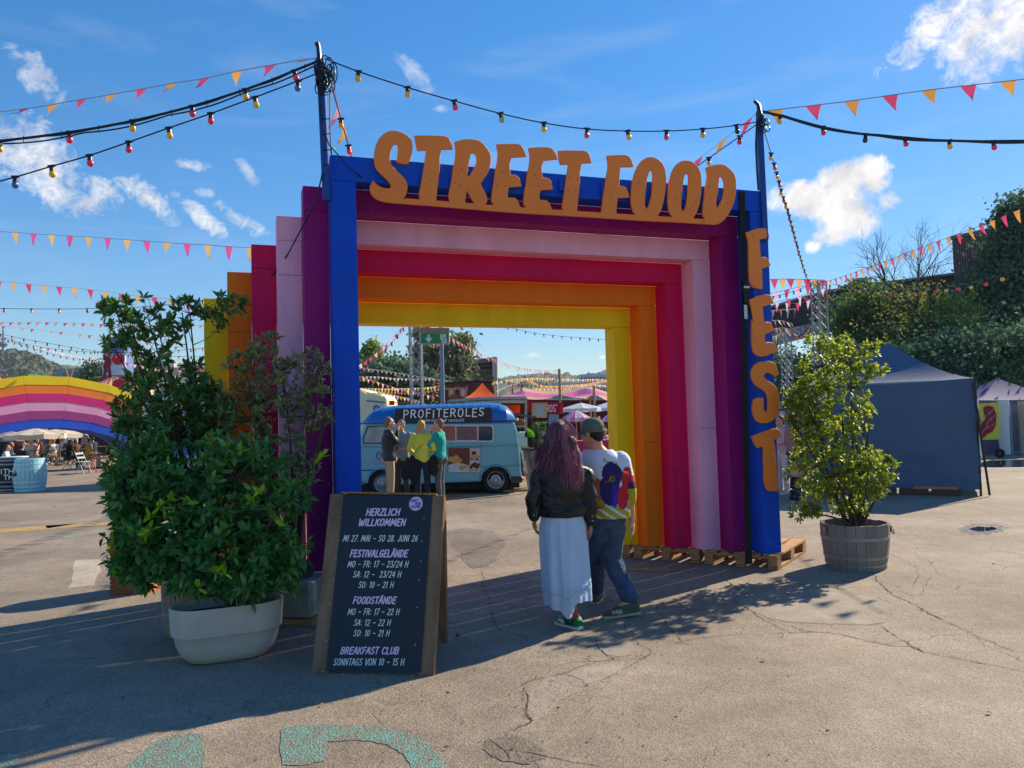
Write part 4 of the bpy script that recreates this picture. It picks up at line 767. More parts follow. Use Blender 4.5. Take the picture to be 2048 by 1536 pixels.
# fresh pale shoots on the front of it
r_ = np.random.default_rng(4); lp, ld = [], []
for (px, py, Y) in ((520,985,5.35),(503,1000,5.35),(300,1035,5.5),(430,1145,5.3),(395,1175,5.3),(340,1000,5.6),(290,1070,5.5),(325,1012,5.5),(375,1005,5.5),(560,1050,5.4),(480,900,5.5),(225,1090,5.7),(215,1105,5.7),(228,1150,5.7),(640,915,5.6),(450,1145,5.25),(300,1060,5.5)):
    c = np.array(P(px, py, Y))
    for k in range(9): lp.append(c+r_.normal(size=3)*.008); ld.append(r_.normal(size=3)*.5+np.array([0, -.2, .5]))
leaves('new_leaf', lp, ld, .075, .03, LF_N, sh, seed=9)
shrub('bay_shrub', 'tall sparse shrub with tufted upright branches behind the long trough', BAR+Vector((0, 0, .43)), [(300,640,85,50,6.6,.38,.75), (232,615,38,22,6.5,.12,.22), (250,690,50,40,6.6,.25,.25), (350,720,80,60,6.7,.3,.5), (385,620,45,30,6.7,.15,.22), (455,620,45,42,6.8,.16,.28), (330,820,110,90,6.6,.4,2.4), (270,900,62,90,6.5,.3,1.5), (400,830,85,70,6.6,.35,1.7), (300,980,90,80,6.4,.35,1.6), (240,950,40,50,6.5,.25,.5)],
      400, 17, .088, .034, LF_B, 21, 14, whorl=.5, sr=.02, up=.5, tuft=.30)
shrub('olive_shrub', 'airy olive green shrub in front of the crimson and pink left uprights', Vector((-1.95, 6.72, .45)), [(520,740,75,60,6.5,.28,1.3), (600,740,62,50,6.4,.2,.65), (560,830,85,60,6.45,.3,1.4), (480,820,60,70,6.5,.25,.9), (640,800,45,55,6.35,.15,.4), (500,920,90,60,6.4,.3,1.6), (590,930,55,60,6.3,.2,.6), (520,690,50,30,6.5,.2,.3)],
      290, 14, .062, .022, LF_O, 31, 12, whorl=.3, sr=.017, up=.35)
mb = MB(); mb.lathe((-1.98, 6.78, 0), [(.14, 0), (.19, .3), (.2, .42), (.185, .42), (.17, .38), (.001, .37)], 24); mb.build('plant_pot', mat('dark_pot', (60, 56, 52), .7, .1, 8), smooth=True, label='plain dark round pot hidden between trough and concrete block', cat='plant pot')
shrub('potted_shrub', 'bright yellow green backlit shrub in the grey half barrel tub', TUB+Vector((0, 0, .38)), [(1668,735,72,55,8.2,.32,1.1), (1660,830,88,80,8.2,.42,2.4), (1640,930,72,75,8.1,.4,1.8), (1735,945,55,55,8.1,.3,1.3), (1680,690,35,32,8.2,.15,.22), (1610,1020,38,22,8.0,.2,.35), (1745,700,26,22,8.3,.12,.12), (1700,990,60,45,8.2,.3,.9), (1600,800,42,60,8.2,.2,.7), (1782,925,16,14,8.1,.08,.1), (1752,740,25,20,8.1,.1,.14), (1630,680,25,20,8.2,.1,.12)],
      720, 17, .054, .027, LF_Y, 41, 10, whorl=.45, sr=.017, up=.4)
mb = MB(); r_ = random.Random(2)
for dx, dy, tx in ((-.06, 0, -.32), (.08, .02, .1), (0, -.05, -.1), (.04, .06, .22)):
    b0 = TUB+Vector((dx, dy, .38)); mb.tube([b0, b0+Vector((tx*.3, 0, .3)), b0+Vector((tx*.7, .03, .75)), b0+Vector((tx, 0, 1.3))], [.028, .022, .015, .006], 8)
mb.build('trunk', BARK, [o for o in S.objects if o.name.startswith('potted_shrub')][0], smooth=True, kind='stuff')
# ------------------------------------------------------------------ people
SKIN = mat('skin', (206, 150, 122), .55, .06, 8, .1, 90, spec=.4); SKIN2 = mat('skin_tan', (178, 120, 92), .55, .06, 8, .1, 90)
def cloth(name, col, rough=.85, bump=.35, var=.12, **k): return mat('cloth_'+name, col, rough, var, 5, bump, 9, **k)
HAIRS = {'brown': mat('hair_brown', (62, 42, 30), .55, .3, 40, .5, 80, stretch=(6, 6, 1)), 'black': mat('hair_black', (24, 20, 20), .5, .3, 40, .5, 80, stretch=(6, 6, 1)), 'grey': mat('hair_grey', (110, 106, 102), .6, .3, 40, .5, 80, stretch=(6, 6, 1)),
    'blond': mat('hair_blond', (186, 148, 92), .5, .3, 30, .5, 80, stretch=(6, 6, 1)), 'sandy': mat('hair_sandy', (134, 98, 62), .55, .3, 40, .5, 80, stretch=(6, 6, 1))}
SHOE = {'black': mat('shoe_black', (22, 22, 24), .6), 'white': mat('shoe_white', (200, 198, 190), .6), 'brown': mat('shoe_brown', (92, 62, 42), .6), 'green': mat('shoe_green', (78, 84, 66), .65)}
def V3(*a): return Vector(a)
STAND = dict(hip=V3(0, 0, .93), chest=V3(0, .0, 1.27), neck=V3(0, .0, 1.46), head=V3(0, .02, 1.60), shR=V3(.175, 0, 1.41), shL=V3(-.175, 0, 1.41), elR=V3(.23, -.03, 1.14), elL=V3(-.23, -.03, 1.14),
    wrR=V3(.235, .05, .90), wrL=V3(-.235, .05, .90), hpR=V3(.09, 0, .91), hpL=V3(-.09, 0, .91), knR=V3(.10, .02, .50), knL=V3(-.10, .02, .50), anR=V3(.10, -.01, .085), anL=V3(-.10, -.01, .085), toR=V3(.12, .16, .03), toL=V3(-.12, .16, .03), face=V3(0, 1, 0))
SIT = dict(STAND, hip=V3(0, 0, .50), chest=V3(0, .05, .84), neck=V3(0, .09, 1.03), head=V3(0, .12, 1.17), shR=V3(.175, .07, .98), shL=V3(-.175, .07, .98), elR=V3(.23, .14, .74), elL=V3(-.23, .14, .74), wrR=V3(.12, .36, .76), wrL=V3(-.12, .36, .76),
    hpR=V3(.09, .02, .50), hpL=V3(-.09, .02, .50), knR=V3(.12, .43, .50), knL=V3(-.12, .43, .50), anR=V3(.12, .40, .085), anL=V3(-.12, .46, .085), toR=V3(.13, .56, .03), toL=V3(-.13, .62, .03))
def torso(mb, J, w=1.0, pad=0.0, top=True, hem=None, fem=False):
    hip, ch, nk = J['hip'], J['chest'], J['neck']; sr = (J['shR']-J['shL']); sw = sr.length/2; sx = sr.normalized(); rs = []
    ax = [(hip+(ch-hip)*-.18, .155, .105), (hip, .168 if fem else .16, .118), (hip+(ch-hip)*.35, .135 if fem else .148, .10), (hip+(ch-hip)*.7, .148 if fem else .16, .108), (ch, .160, .115), (ch+(nk-ch)*.35, sw*.93, .105), (ch+(nk-ch)*.68, sw*.86, .085), (ch+(nk-ch)*.93, .085, .07), (nk+(nk-ch)*.1, .058, .056)]
    n = 20
    for c, rx, ry in ax:
        t = (nk-hip).normalized(); fy = sx.cross(t).normalized() if abs(sx.dot(t)) < .99 else V3(0, 1, 0)
        rs.append([c+sx*(math.cos(2*math.pi*k/n)*(rx*w+pad))+fy*(math.sin(2*math.pi*k/n)*(ry*w+pad)) for k in range(n)])
    mb.rings(rs)
def hand(mb, wr, el, side, s=1.0, det=2, grip=.35, fwd=None):
    d = (wr-el).normalized(); a = d.cross(fwd if fwd is not None else V3(0, 1, 0));
    if a.length < .1: a = d.cross(V3(1, 0, 0))
    a.normalize(); nrm = a.cross(d).normalized(); c = wr+d*.05*s
    mb.ell(wr+d*.045*s, (.018*s, .038*s, .048*s), 10, 8, Matrix((a, nrm, d)).transposed().to_3x3())
    kn = wr+d*.078*s
    for k, (o, L_) in enumerate(((-.028, .062), (-.0095, .075), (.0095, .070), (.027, .055))):
        b0 = kn+nrm*o*s; b1 = b0+(d*math.cos(grip*.7)+a*side*math.sin(grip*.7)).normalized()*L_*.5*s; b2 = b1+(d*math.cos(grip*1.8)+a*side*math.sin(grip*1.8)).normalized()*L_*.5*s
        mb.cap(b0, b1, .0092*s, .0082*s, 7); mb.cap(b1, b2, .0082*s, .0068*s, 7)
    t0 = wr+d*.022*s-nrm*.022*s; t1 = t0+(d*.6-nrm*.75+a*side*.3).normalized()*.038*s; t2 = t1+(d*.9-nrm*.15+a*side*.3).normalized()*.03*s
    mb.cap(t0, t1, .0125*s, .010*s, 7); mb.cap(t1, t2, .010*s, .008*s, 7)
def head(mb, J, s=1.0):
    h = J['head']; f = J['face'].normalized(); r = f.cross(V3(0, 0, 1)).normalized(); u = r.cross(f).normalized(); M_ = Matrix((r, f, u)).transposed().to_3x3()
    def q(x, y, z): return h+(r*x+f*y+u*z)*s
    mb.ell(q(0, -.012, .022), (.075*s, .094*s, .092*s), 16, 12, M_); mb.ell(q(0, .02, -.035), (.060*s, .072*s, .078*s), 14, 10, M_); mb.ell(q(0, .052, -.082), (.034*s, .034*s, .030*s), 10, 8, M_)
    mb.cap(q(0, .082, .012), q(0, .104, -.020), .009*s, .0135*s, 8)       # nose
    mb.ell(q(0, .086, -.055), (.026*s, .012*s, .010*s), 8, 6, M_)          # mouth
    mb.ell(q(0, .082, .030), (.052*s, .012*s, .010*s), 8, 6, M_)           # brow
    for sx in (-1, 1): mb.ell(q(sx*.074, -.004, -.008), (.012*s, .020*s, .032*s), 8, 6, M_); mb.ell(q(sx*.030, .078, -.028), (.022*s, .014*s, .02*s), 8, 6, M_)
    mb.cap(J['neck']-V3(0, 0, .03), q(0, -.018, -.045), .056*s, .053*s, 12)
    return q, M_, r, f, u
def eyes(J, parent, s=1.0):
    h = J['head']; f = J['face'].normalized(); r = f.cross(V3(0, 0, 1)).normalized(); u = r.cross(f).normalized(); mb = MB()
    for sx in (-1, 1): mb.ell(h+(r*(sx*.030)+f*.083+u*(.010))*s, (.0095*s,)*3, 8, 6)
    mb.build('eye', mat('eye_dark', (40, 30, 26), .2), parent, kind='stuff')
FIG = []
def xform(J, base, yaw, H):
    k = H/1.75; c, s_ = math.cos(-R(yaw)), math.sin(-R(yaw)); o = {}
    for n, p in J.items():
        q = V3(p.x*c-p.y*s_, p.x*s_+p.y*c, p.z); o[n] = q if n == 'face' else Vector(base)+q*k
    return o, k
def figure(label, base, yaw, H=1.75, pose=None, top=None, legs=None, shoe='black', hair='brown', sleeve=1.0, long_hair=0, group=None, skin=None, fem=False, vox=.014, skirt=None, fat=1.0, hood=None, coat=None, name='person', short=False, bald=False):
    J = dict(STAND if pose is None else pose[0]); 
    if pose is not None and len(pose) > 1: J.update(pose[1])
    J, k = xform(J, base, yaw, H); skin = skin or SKIN; b = Vector(base)
    t = thing(name, label, 'person', b, group)
    mb = MB(); torso(mb, J, .93*k, 0, fem=fem)
    for s, sd_ in (('R', 1), ('L', -1)):
        mb.cap(J['hp'+s], J['kn'+s], .078*k, .052*k); mb.cap(J['kn'+s], J['an'+s], .052*k, .034*k); mb.cap(J['an'+s], J['to'+s]+V3(0, 0, .01), .036*k, .028*k)
        mb.cap(J['sh'+s], J['el'+s], .048*k, .036*k); mb.cap(J['el'+s], J['wr'+s], .036*k, .025*k); hand(mb, J['wr'+s], J['el'+s], -sd_, k*1.0, fwd=J['face'])
    q, M_, r, f, u = head(mb, J, k*.98); Vb, Fb = smooth_blob(mb, vox*.75, 3); np_mesh('body', Vb, Fb, skin, t, smooth=True)
    eyes(J, t, k*.98)
    mb = MB(); torso(mb, J, fat*k, .014*k, fem=fem)
    for s in 'RL':
        e = J['el'+s]; w = e.lerp(J['wr'+s], max(0, sleeve*2-1)) if sleeve > .5 else J['sh'+s].lerp(e, sleeve*2)
        mb.cap(J['sh'+s]-V3(0, 0, .01), e if sleeve > .5 else w, .066*k, .050*k)
        if sleeve > .5: mb.cap(e, w, .050*k, .038*k)
    Vt, Ft = smooth_blob(mb, vox, 3); keep = Vt[:, 2] < (J['neck'].z-.005*k+.02); Ft = Ft[keep[Ft].all(1)]
    Vt = Vt+np.stack([vnoise(Vt-np.array(b), 22, 1), vnoise(Vt-np.array(b), 20, 2), 0*Vt[:, 0]], 1)*.006
    np_mesh('top', Vt, Ft, top, t, smooth=True)
    mb = MB()
    if skirt is None:
        ax = [J['hip']+(J['chest']-J['hip'])*.05, J['hip']-(J['chest']-J['hip'])*.16]; mb.ell(J['hip']-(J['chest']-J['hip']).normalized()*.03*k, (.165*k, .125*k, .12*k), 14, 10)
        for s in 'RL':
            an = J['an'+s]+(J['kn'+s]-J['an'+s])*(.08 if not short else .92); mb.cap(J['hp'+s], J['kn'+s], .094*k, .068*k); mb.cap(J['kn'+s], an, .068*k, .056*k)
    Vl, Fl = smooth_blob(mb, vox, 3) if skirt is None else (None, None)
    if Vl is not None:
        Vl = Vl+np.stack([vnoise(Vl-np.array(b), 18, 3), vnoise(Vl-np.array(b), 19, 4), 0*Vl[:, 0]], 1)*.006; np_mesh('trousers' if not short else 'shorts', Vl, Fl, legs, t, smooth=True)
    for s in 'RL':
        mb = MB(); a, o = J['an'+s], J['to'+s]; d = (o-a); d.z = 0; d.normalize(); sd_ = V3(-d.y, d.x, 0); heel = a-d*.055*k; heel.z = max(o.z*.0, a.z-.085*k)
        dz = o.z-.03*k-heel.z; m_ = []
        for (y, w, z1) in ((-.0, .030, .075), (.03, .036, .098), (.09, .037, .085), (.15, .042, .062), (.20, .045, .052), (.245, .034, .042), (.262, .015, .03)):
            bz = heel.z+dz*y/.26; c = heel+d*y*k; m_.append([V3(c.x, c.y, bz)+sd_*x*w*k+V3(0, 0, z*z1*k) for x, z in ((-1, 0), (-1.02, .35), (-.7, .85), (0, 1), (.7, .85), (1.02, .35), (1, 0))])
        mb.rings(m_); mb.build('shoe', SHOE[shoe] if isinstance(shoe, str) else shoe, t, smooth=True)
    if not bald:
        mb = MB(); hm = HAIRS[hair] if isinstance(hair, str) else hair; k2 = k*.98
        def Q(x, y, z): return J['head']+(r*x+f*y+u*z)*k2
        mb.ell(Q(0, -.026, .034), (.082*k2, .094*k2, .093*k2), 14, 10, M_); mb.ell(Q(0, -.055, -.02), (.072*k2, .058*k2, .075*k2), 12, 8, M_)
        if long_hair:
            for x in (-.05, -.02, .02, .05): mb.cap(Q(x, -.05, .02), Q(x*1.25, -.085, -.10-long_hair), .045*k2, .028*k2, 8)
        Vh, Fh = smooth_blob(mb, vox*.9, 2); Vh = Vh+np.stack([vnoise(Vh-np.array(b), 90, 5), vnoise(Vh-np.array(b), 85, 6), vnoise(Vh-np.array(b), 80, 7)], 1)*.004; np_mesh('hair', Vh, Fh, hm, t, smooth=True)
    t['_j'] = 0; del t['_j']
    return t, J, k
# ---- the woman with long plum hair ------------------------------------------
WB = G(1128, 1256); WH = 1.70
sc = 1.0
def pxz(px, py, Y): return P(px, py, Y)
WY = G(1140, 1256).y
FOOTY = WY
wj = {}
def wp(px, py, dy=0): return P(px, py, WY+.02+dy)
t = thing('person', 'woman with long plum hair in black leather jacket and pale blue skirt walking away', 'person', G(1140, 1256), 'couple walking into the gate')
woman = t
J = dict(head=wp(1122, 872), neck=wp(1124, 920), chest=wp(1123, 965), hip=wp(1126, 1035), shR=wp(1172, 948), shL=wp(1078, 948), elR=wp(1181, 1000, -.02), elL=wp(1066, 1005, -.02), wrR=wp(1181, 1047), wrL=wp(1068, 1037), face=V3(.22, 1, 0).normalized(),
    hpR=wp(1146, 1052), hpL=wp(1108, 1052), knR=wp(1152, 1150, .16), knL=wp(1118, 1150, .05), anR=wp(1144, 1225, .34), anL=wp(1150, 1236, .0), toR=G(1148, 1224, .03), toL=wp(1146, 1245))
J['anL'] = G(1150, 1257)+V3(0, .02, .10); J['toL'] = G(1125, 1256)+V3(-.02, .14, .03); J['anR'] = J['anL']+V3(-.06, .42, .05); J['toR'] = J['anR']+V3(-.02, .15, -.03)
J['knL'] = J['anL'].lerp(J['hpL'], .5)+V3(-.02, .03, 0); J['knR'] = J['anR'].lerp(J['hpR'], .5)+V3(0, .06, 0)
mb = MB(); torso(mb, J, .95, 0, fem=True)
for s, sd_ in (('R', 1), ('L', -1)):
    mb.cap(J['hp'+s], J['kn'+s], .085, .055); mb.cap(J['kn'+s], J['an'+s], .055, .036); mb.cap(J['an'+s], J['to'+s]+V3(0, 0, .01), .036, .026); mb.cap(J['sh'+s], J['el'+s], .05, .038); mb.cap(J['el'+s], J['wr'+s], .038, .026)
    hand(mb, J['wr'+s], J['el'+s], -sd_, 1.0, grip=.5, fwd=V3(0, 1, 0))
head(mb, J, .98); Vb, Fb = smooth_blob(mb, .0075, 2); np_mesh('body', Vb, Fb, SKIN2, t, smooth=True); eyes(J, t, .98)
LEATHER = mat('black_leather', (22, 24, 26), .42, .2, 6, .35, 16, spec=.4)
mb = MB(); torso(mb, dict(J, hip=J['hip']+V3(0, 0, .05)), 1.12, .022)
mb.cap(J['shR'].lerp(J['shL'], .12), J['shL'].lerp(J['shR'], .12), .075, .075)
for s in 'RL': mb.cap(J['sh'+s]+V3(0, 0, -.015), J['el'+s], .073, .058); mb.cap(J['el'+s], J['wr'+s]+V3(0, 0, .02), .058, .048)
Vt, Ft = smooth_blob(mb, .009, 2); b = np.array(t.location)
zrel = Vt[:, 2]; amp = .006+.008*np.exp(-((zrel-J['elR'].z)/.12)**2)
nz_ = vnoise((Vt-b)*np.array([1, 1, 2.2]), 24, 11)+.6*vnoise((Vt-b)*np.array([1, 1, 3]), 52, 12); nx = Vt-np.array(J['chest']); nx[:, 2] = 0; nx /= np.linalg.norm(nx, axis=1, keepdims=True)+1e-6
Vt = Vt+nx*(nz_*amp)[:, None]; keep = (Vt[:, 2] > J['hip'].z+.01) | (np.abs(Vt[:, 0]-J['hip'].x) > .165); keep &= Vt[:, 2] < J['neck'].z+.005
jk = np_mesh('jacket', Vt, Ft[keep[Ft].all(1)], LEATHER, t, smooth=True)
mb = MB(); 
for zz in (.0, .028, .056):
    n = 28; c = J['hip']+V3(0, 0, .055+zz); mb.tube([c+V3(math.cos(a)*.190, math.sin(a)*.150, 0) for a in np.linspace(0, 6.283, n)], .0045, 5, False)
mb.build('jacket_seam', LEATHER, jk, smooth=True, kind='stuff')
mb = MB()
for s, sx in (('R', 1), ('L', -1)):
    c = J['wr'+s]+V3(0, 0, .035); mb.tube([c+V3(math.cos(a)*.052, math.sin(a)*.05, 0) for a in np.linspace(0, 6.283, 18)], .006, 5, False)
mb.build('cuff', LEATHER, jk, smooth=True, kind='stuff')
mb = MB(); c = J['wrR']
for k in range(2): mb.ell(c+V3(.012, -.057, .03+.035*k), (.006, .004, .006), 8, 5)
c = J['wrL']; mb.ell(c+V3(.0, -.057, .035), (.006, .004, .006), 8, 5); mb.beam(c+V3(.02, -.056, .02), c+V3(.018, -.06, .13), .004, .004)
mb.build('zip', mat('zip_silver', (190, 190, 190), .3, metal=.9), jk, kind='stuff')
# skirt: gathered long pale blue cotton
SKB = mat('skirt_pale_blue', (196, 218, 240), .85, .05, 4, .25, 30, trans=.18)
n = 120; rs = []; top_c = J['hip']+V3(0, .0, .075); r_ = random.Random(4); ph = [r_.uniform(0, 6.28) for _ in range(6)]
hem_px = [(1090, 1214), (1181, 1214)]; hemL, hemR = P(1088, 1208, WY+.06), P(1184, 1208, WY+.06)
for j in range(41):
    u_ = j/40; cz = top_c.z+(hemL.z-top_c.z)*u_; cx = top_c.x*(1-u_)+((hemL.x+hemR.x)/2-.005)*u_; cy = top_c.y+.10*u_; rx = .150+(.185-.150)*min(1, u_*6)+(.006)*u_; ry = .125+.115*min(1, u_*1.3); ring = []
    rx = .152+.035*min(1, u_*5)-.012*u_
    for k in range(n):
        a = 2*math.pi*k/n; fo = .45*math.sin(a*6+ph[0]+u_*2.2+.6*math.sin(a*3+u_*2))+.4*math.sin(a*10+ph[1]-u_*2.6+.8*math.sin(a*2))+.28*math.sin(a*15+ph[2]+u_*1.9)+.3*math.sin(a*31+ph[3])*(1-u_)**2
        am = .005+.019*u_**.8; ex = .02*u_*math.sin(a*2+1.2)
        hz = (.045*math.sin(a*2.0+2.2)+.03*math.sin(a*5+ph[4])+.012*math.sin(a*9))*max(0, (u_-.75)/.25)
        # cloth pulled forward between the legs on the left side
        ring.append(V3(cx+math.cos(a)*(rx+fo*am+ex), cy+math.sin(a)*(ry+fo*am), cz+hz+.012*math.sin(a*9)*u_*(1-u_)))
    rs.append(ring)
mb = MB(); mb.rings(rs, cap=False); sk = mb.build('skirt', SKB, t, smooth=True)
mb = MB()
for q in (.80, .825, .85, .87):
    j = int(q*40); mb.tube([p+(p-V3(sum(x.x for x in rs[j])/n, sum(x.y for x in rs[j])/n, p.z)).normalized()*.001 for p in rs[j]]+[rs[j][0]], .0028, 4, False)
mb.build('skirt_tuck', SKB, sk, smooth=True, kind='stuff')
# long hair: a body plus many strands
PLUM = mat('hair_plum', (190, 108, 128), .46, .35, 30, .3, 60, stretch=(5, 5, .6), col2=(122, 66, 82), spec=.45); DKH = mat('hair_root', (70, 38, 48), .5, .3, 30, .5, 60, stretch=(5, 5, .6), spec=.6)
f = J['face']; r0_ = f.cross(V3(0, 0, 1)).normalized()
mb = MB(); H0 = J['head']; M_ = Matrix((r0_, f, V3(0, 0, 1))).transposed().to_3x3()
mb.ell(H0+f*-.014+V3(0, 0, .020), (.096, .110, .108), 18, 12, M_); mb.ell(H0-f*.045+V3(0, 0, -.06), (.112, .085, .15), 16, 12, M_); mb.ell(H0-f*.03+V3(0, 0, -.01), (.105, .095, .12), 16, 12, M_)
for x, x2, z in ((-.06, -.085, -.22), (-.035, -.05, -.25), (.0, .0, -.25), (.04, .05, -.30), (.065, .095, -.32), (.08, .115, -.28)):
    mb.cap(H0-f*.06+r0_*x+V3(0, 0, -.05), H0-f*.105+r0_*x2+V3(0, 0, z), .058, .026, 10)
Vh, Fh = smooth_blob(mb, .009, 3); hb = np.array(H0); rel = Vh-hb; ang = np.arctan2(rel[:, 0], -rel[:, 1]+.02); Vh = Vh+np.stack([rel[:, 0]*0, -np.abs(np.sin(ang*22+rel[:, 2]*16))*.010*(rel[:, 2] < .06), 0*ang], 1)
hair = np_mesh('hair', Vh, Fh, DKH, t, smooth=True)
mb = MB(); r_ = random.Random(6)
for k in range(1300):
    a = r_.uniform(-1.9, 1.75); top_ = H0+V3(0, 0, .134)+(r0_*math.sin(a)*.03-f*math.cos(a)*.02); side = H0+(r0_*math.sin(a)*.116-f*(math.cos(a)*.134)); side.z = H0.z-.02
    L_ = r_.uniform(.14, .33)+(.10 if a > .3 else 0); x = math.sin(a)*.098+r_.gauss(0, .012)+(.05 if a > .4 else -.0)*r_.random()-(.10 if a < -1.1 else 0)*r_.random(); y = -(.15+.03*r_.random())*max(.15, math.cos(a*.6)); end = H0+r0_*x*1.15+f*y+V3(0, 0, -L_)
    wv = r_.uniform(.006, .022); ph_ = r_.uniform(0, 6.28); m1 = side.lerp(end, .45)+r0_*math.sin(ph_)*.01-f*.012; pts = []
    for q in np.linspace(0, 1, 12):
        if q < .3: p = top_.lerp(side, q/.3)+(side-H0).normalized()*.040*math.sin(q/.3*math.pi)+V3(0, 0, .012*math.sin(q/.3*math.pi))
        else:
            s_ = (q-.3)/.7; p = side*(1-s_)**2+m1*(2*s_*(1-s_))+end*s_*s_+r0_*math.sin(s_*9+ph_)*wv*s_
        pts.append(p)
    w = r_.uniform(.0013, .0034); mb.cur = 0 if r_.random() < (.88 if a > .25 else .35) else 1; mb.tube(pts, [w*.7, w, w, w, w, w, w, w, w*.9, w*.7, w*.5, w*.2], 4, False)
mb.build('hair_strand', [PLUM, DKH], hair, smooth=True, kind='stuff')
# trainers
GREEN = mat('trainer_green', (20, 110, 66), .5, .1, 8); TW = mat('trainer_white', (215, 215, 208), .55, .08, 8); SOCK = mat('sock_red', (190, 70, 50), .8)
def trainer(par, a, o, k, m1, m2, name='trainer', swoosh=None):
    d = (o-a); d.z = 0; d.normalize(); s_ = V3(-d.y, d.x, 0); heel = a-d*.06*k; heel.z = a.z-.10*k; rise = (o.z-.03)-heel.z
    def ring(y, w, z0, z1, zs): c = heel+d*y*k; bz = heel.z+rise*y/.27; return [V3(c.x, c.y, bz)+s_*x*w*k+V3(0, 0, (z0+(z1-z0)*z)*k) for x, z in ((-1, 0), (-1.03, .3), (-.82, .8), (0, 1), (.82, .8), (1.03, .3), (1, 0))]
    mb = MB(); mb.rings([ring(y, w, 0, .026, 0) for y, w in ((-.012, .026), (.01, .037), (.09, .037), (.16, .044), (.22, .047), (.262, .038), (.283, .018))]); sole = mb.build('sole', m2, par, smooth=True)
    mb = MB(); mb.rings([ring(y, w, .02, z, 0) for y, w, z in ((-.008, .024, .075), (.015, .037, .104), (.06, .040, .108), (.10, .041, .100), (.15, .044, .082), (.20, .046, .066), (.245, .037, .052), (.272, .018, .036))]); sh_ = mb.build(name, m1, par, smooth=True)
    mb = MB(); mb.rings([ring(y, w, .025, z, 0) for y, w, z in ((.135, .0435, .080), (.17, .0455, .073), (.215, .0445, .061))]); mb.build('toe_panel', m2, sh_, smooth=True)
    if swoosh:
        for sd_ in (-1, 1):
            mb = MB(); c = [V3(0, 0, 0)+heel+d*(y*k)+s_*(sd_*(.0425)*k)+V3(0, 0, (z+rise*y/.27)*k) for y, z in ((.03, .075), (.05, .045), (.075, .035), (.15, .062))]; mb.tube(c, [.003, .007, .007, .002], 5); mb.build('side_stripe', swoosh, sh_, smooth=True)
    return sh_
NV = mat('trainer_navy', (24, 34, 60), .5)
trainer(t, J['anL'], J['toL'], 1.0, GREEN, TW, swoosh=NV); trainer(t, J['anR'], J['toR'], .96, GREEN, TW, swoosh=NV)
mb = MB()
for s in 'LR': mb.cap(J['an'+s]+V3(0, 0, -.02), J['an'+s].lerp(J['kn'+s], .07), .041, .040)
mb.build('sock', SOCK, t, smooth=True, kind='stuff')

# ---- the man in the printed sweatshirt ---------------------------------------
MY = G(1200, 1238).y+.05
def mp_(px, py, dy=0): return P(px, py, MY+dy)
t = thing('person', 'man in olive cap, printed white sweatshirt and dark jeans striding beside the woman', 'person', G(1215, 1240), 'couple walking into the gate'); man = t
J = dict(head=mp_(1184, 866), neck=mp_(1196, 897), chest=mp_(1208, 945), hip=mp_(1212, 1020), shR=mp_(1240, 922), shL=mp_(1172, 922, .05), elR=mp_(1258, 982, -.03), elL=mp_(1168, 990, .05), wrR=mp_(1264, 1040, .0), wrL=mp_(1180, 1040, .1), face=V3(-.80, .62, -.10).normalized(),
    hpR=mp_(1226, 1050), hpL=mp_(1200, 1050), knR=mp_(1222, 1130, .05), knL=mp_(1192, 1150, .2))
J['anR'] = G(1262, 1234)+V3(0, .02, .13); J['toR'] = G(1250, 1241)+V3(-.07, .10, .03); J['anL'] = G(1190, 1210)+V3(.02, .1, .10); J['toL'] = G(1196, 1212)+V3(.03, .22, .05)
J['knR'] = J['hpR'].lerp(J['anR'], .5)+V3(-.07, .13, .02); J['knL'] = J['hpL'].lerp(J['anL'], .5)+V3(-.02, .04, 0)
mb = MB(); torso(mb, J, .95)
for s, sd_ in (('R', 1), ('L', -1)):
    mb.cap(J['hp'+s], J['kn'+s], .08, .055); mb.cap(J['kn'+s], J['an'+s], .055, .036); mb.cap(J['an'+s], J['to'+s]+V3(0, 0, .01), .038, .026); mb.cap(J['sh'+s], J['el'+s], .052, .042); mb.cap(J['el'+s], J['wr'+s], .042, .029)
    hand(mb, J['wr'+s], J['el'+s], -1 if s == 'R' else 1, 1.05, grip=.3, fwd=V3(.5, 1, 0))
q, M_, r, f, u = head(mb, J, 1.0); Vb, Fb = smooth_blob(mb, .0075, 2); np_mesh('body', Vb, Fb, SKIN, t, smooth=True); eyes(J, t, 1)
# sweatshirt
mb = MB(); torso(mb, dict(J, hip=J['hip']+V3(0, 0, .0)), 1.12, .030); mb.cap(J['shR'].lerp(J['shL'], .1), J['shL'].lerp(J['shR'], .1), .078, .074)
mb.cap(J['shR'], J['elR']+V3(0, 0, .0), .088, .066); mb.cap(J['elR'], J['elR'].lerp(J['wrR'], .32), .066, .054); mb.cap(J['shL'], J['elL'], .085, .066); mb.cap(J['elL'], J['elL'].lerp(J['wrL'], .35), .066, .052)
Vt, Ft = smooth_blob(mb, .009, 3); b = np.array(t.location); nx = Vt-np.array(J['chest']); nx[:, 2] = 0; nx /= np.linalg.norm(nx, axis=1, keepdims=True)+1e-6
Vt = Vt+nx*((vnoise((Vt-b)*np.array([1, 1, .7]), 17, 21)+.5*vnoise((Vt-b)@np.array([[1, 0, .6], [0, 1, 0], [-.6, 0, 1]]), 38, 22))*.009)[:, None]
keep = Vt[:, 2] < J['neck'].z-.005; Ft = Ft[keep[Ft].all(1)]
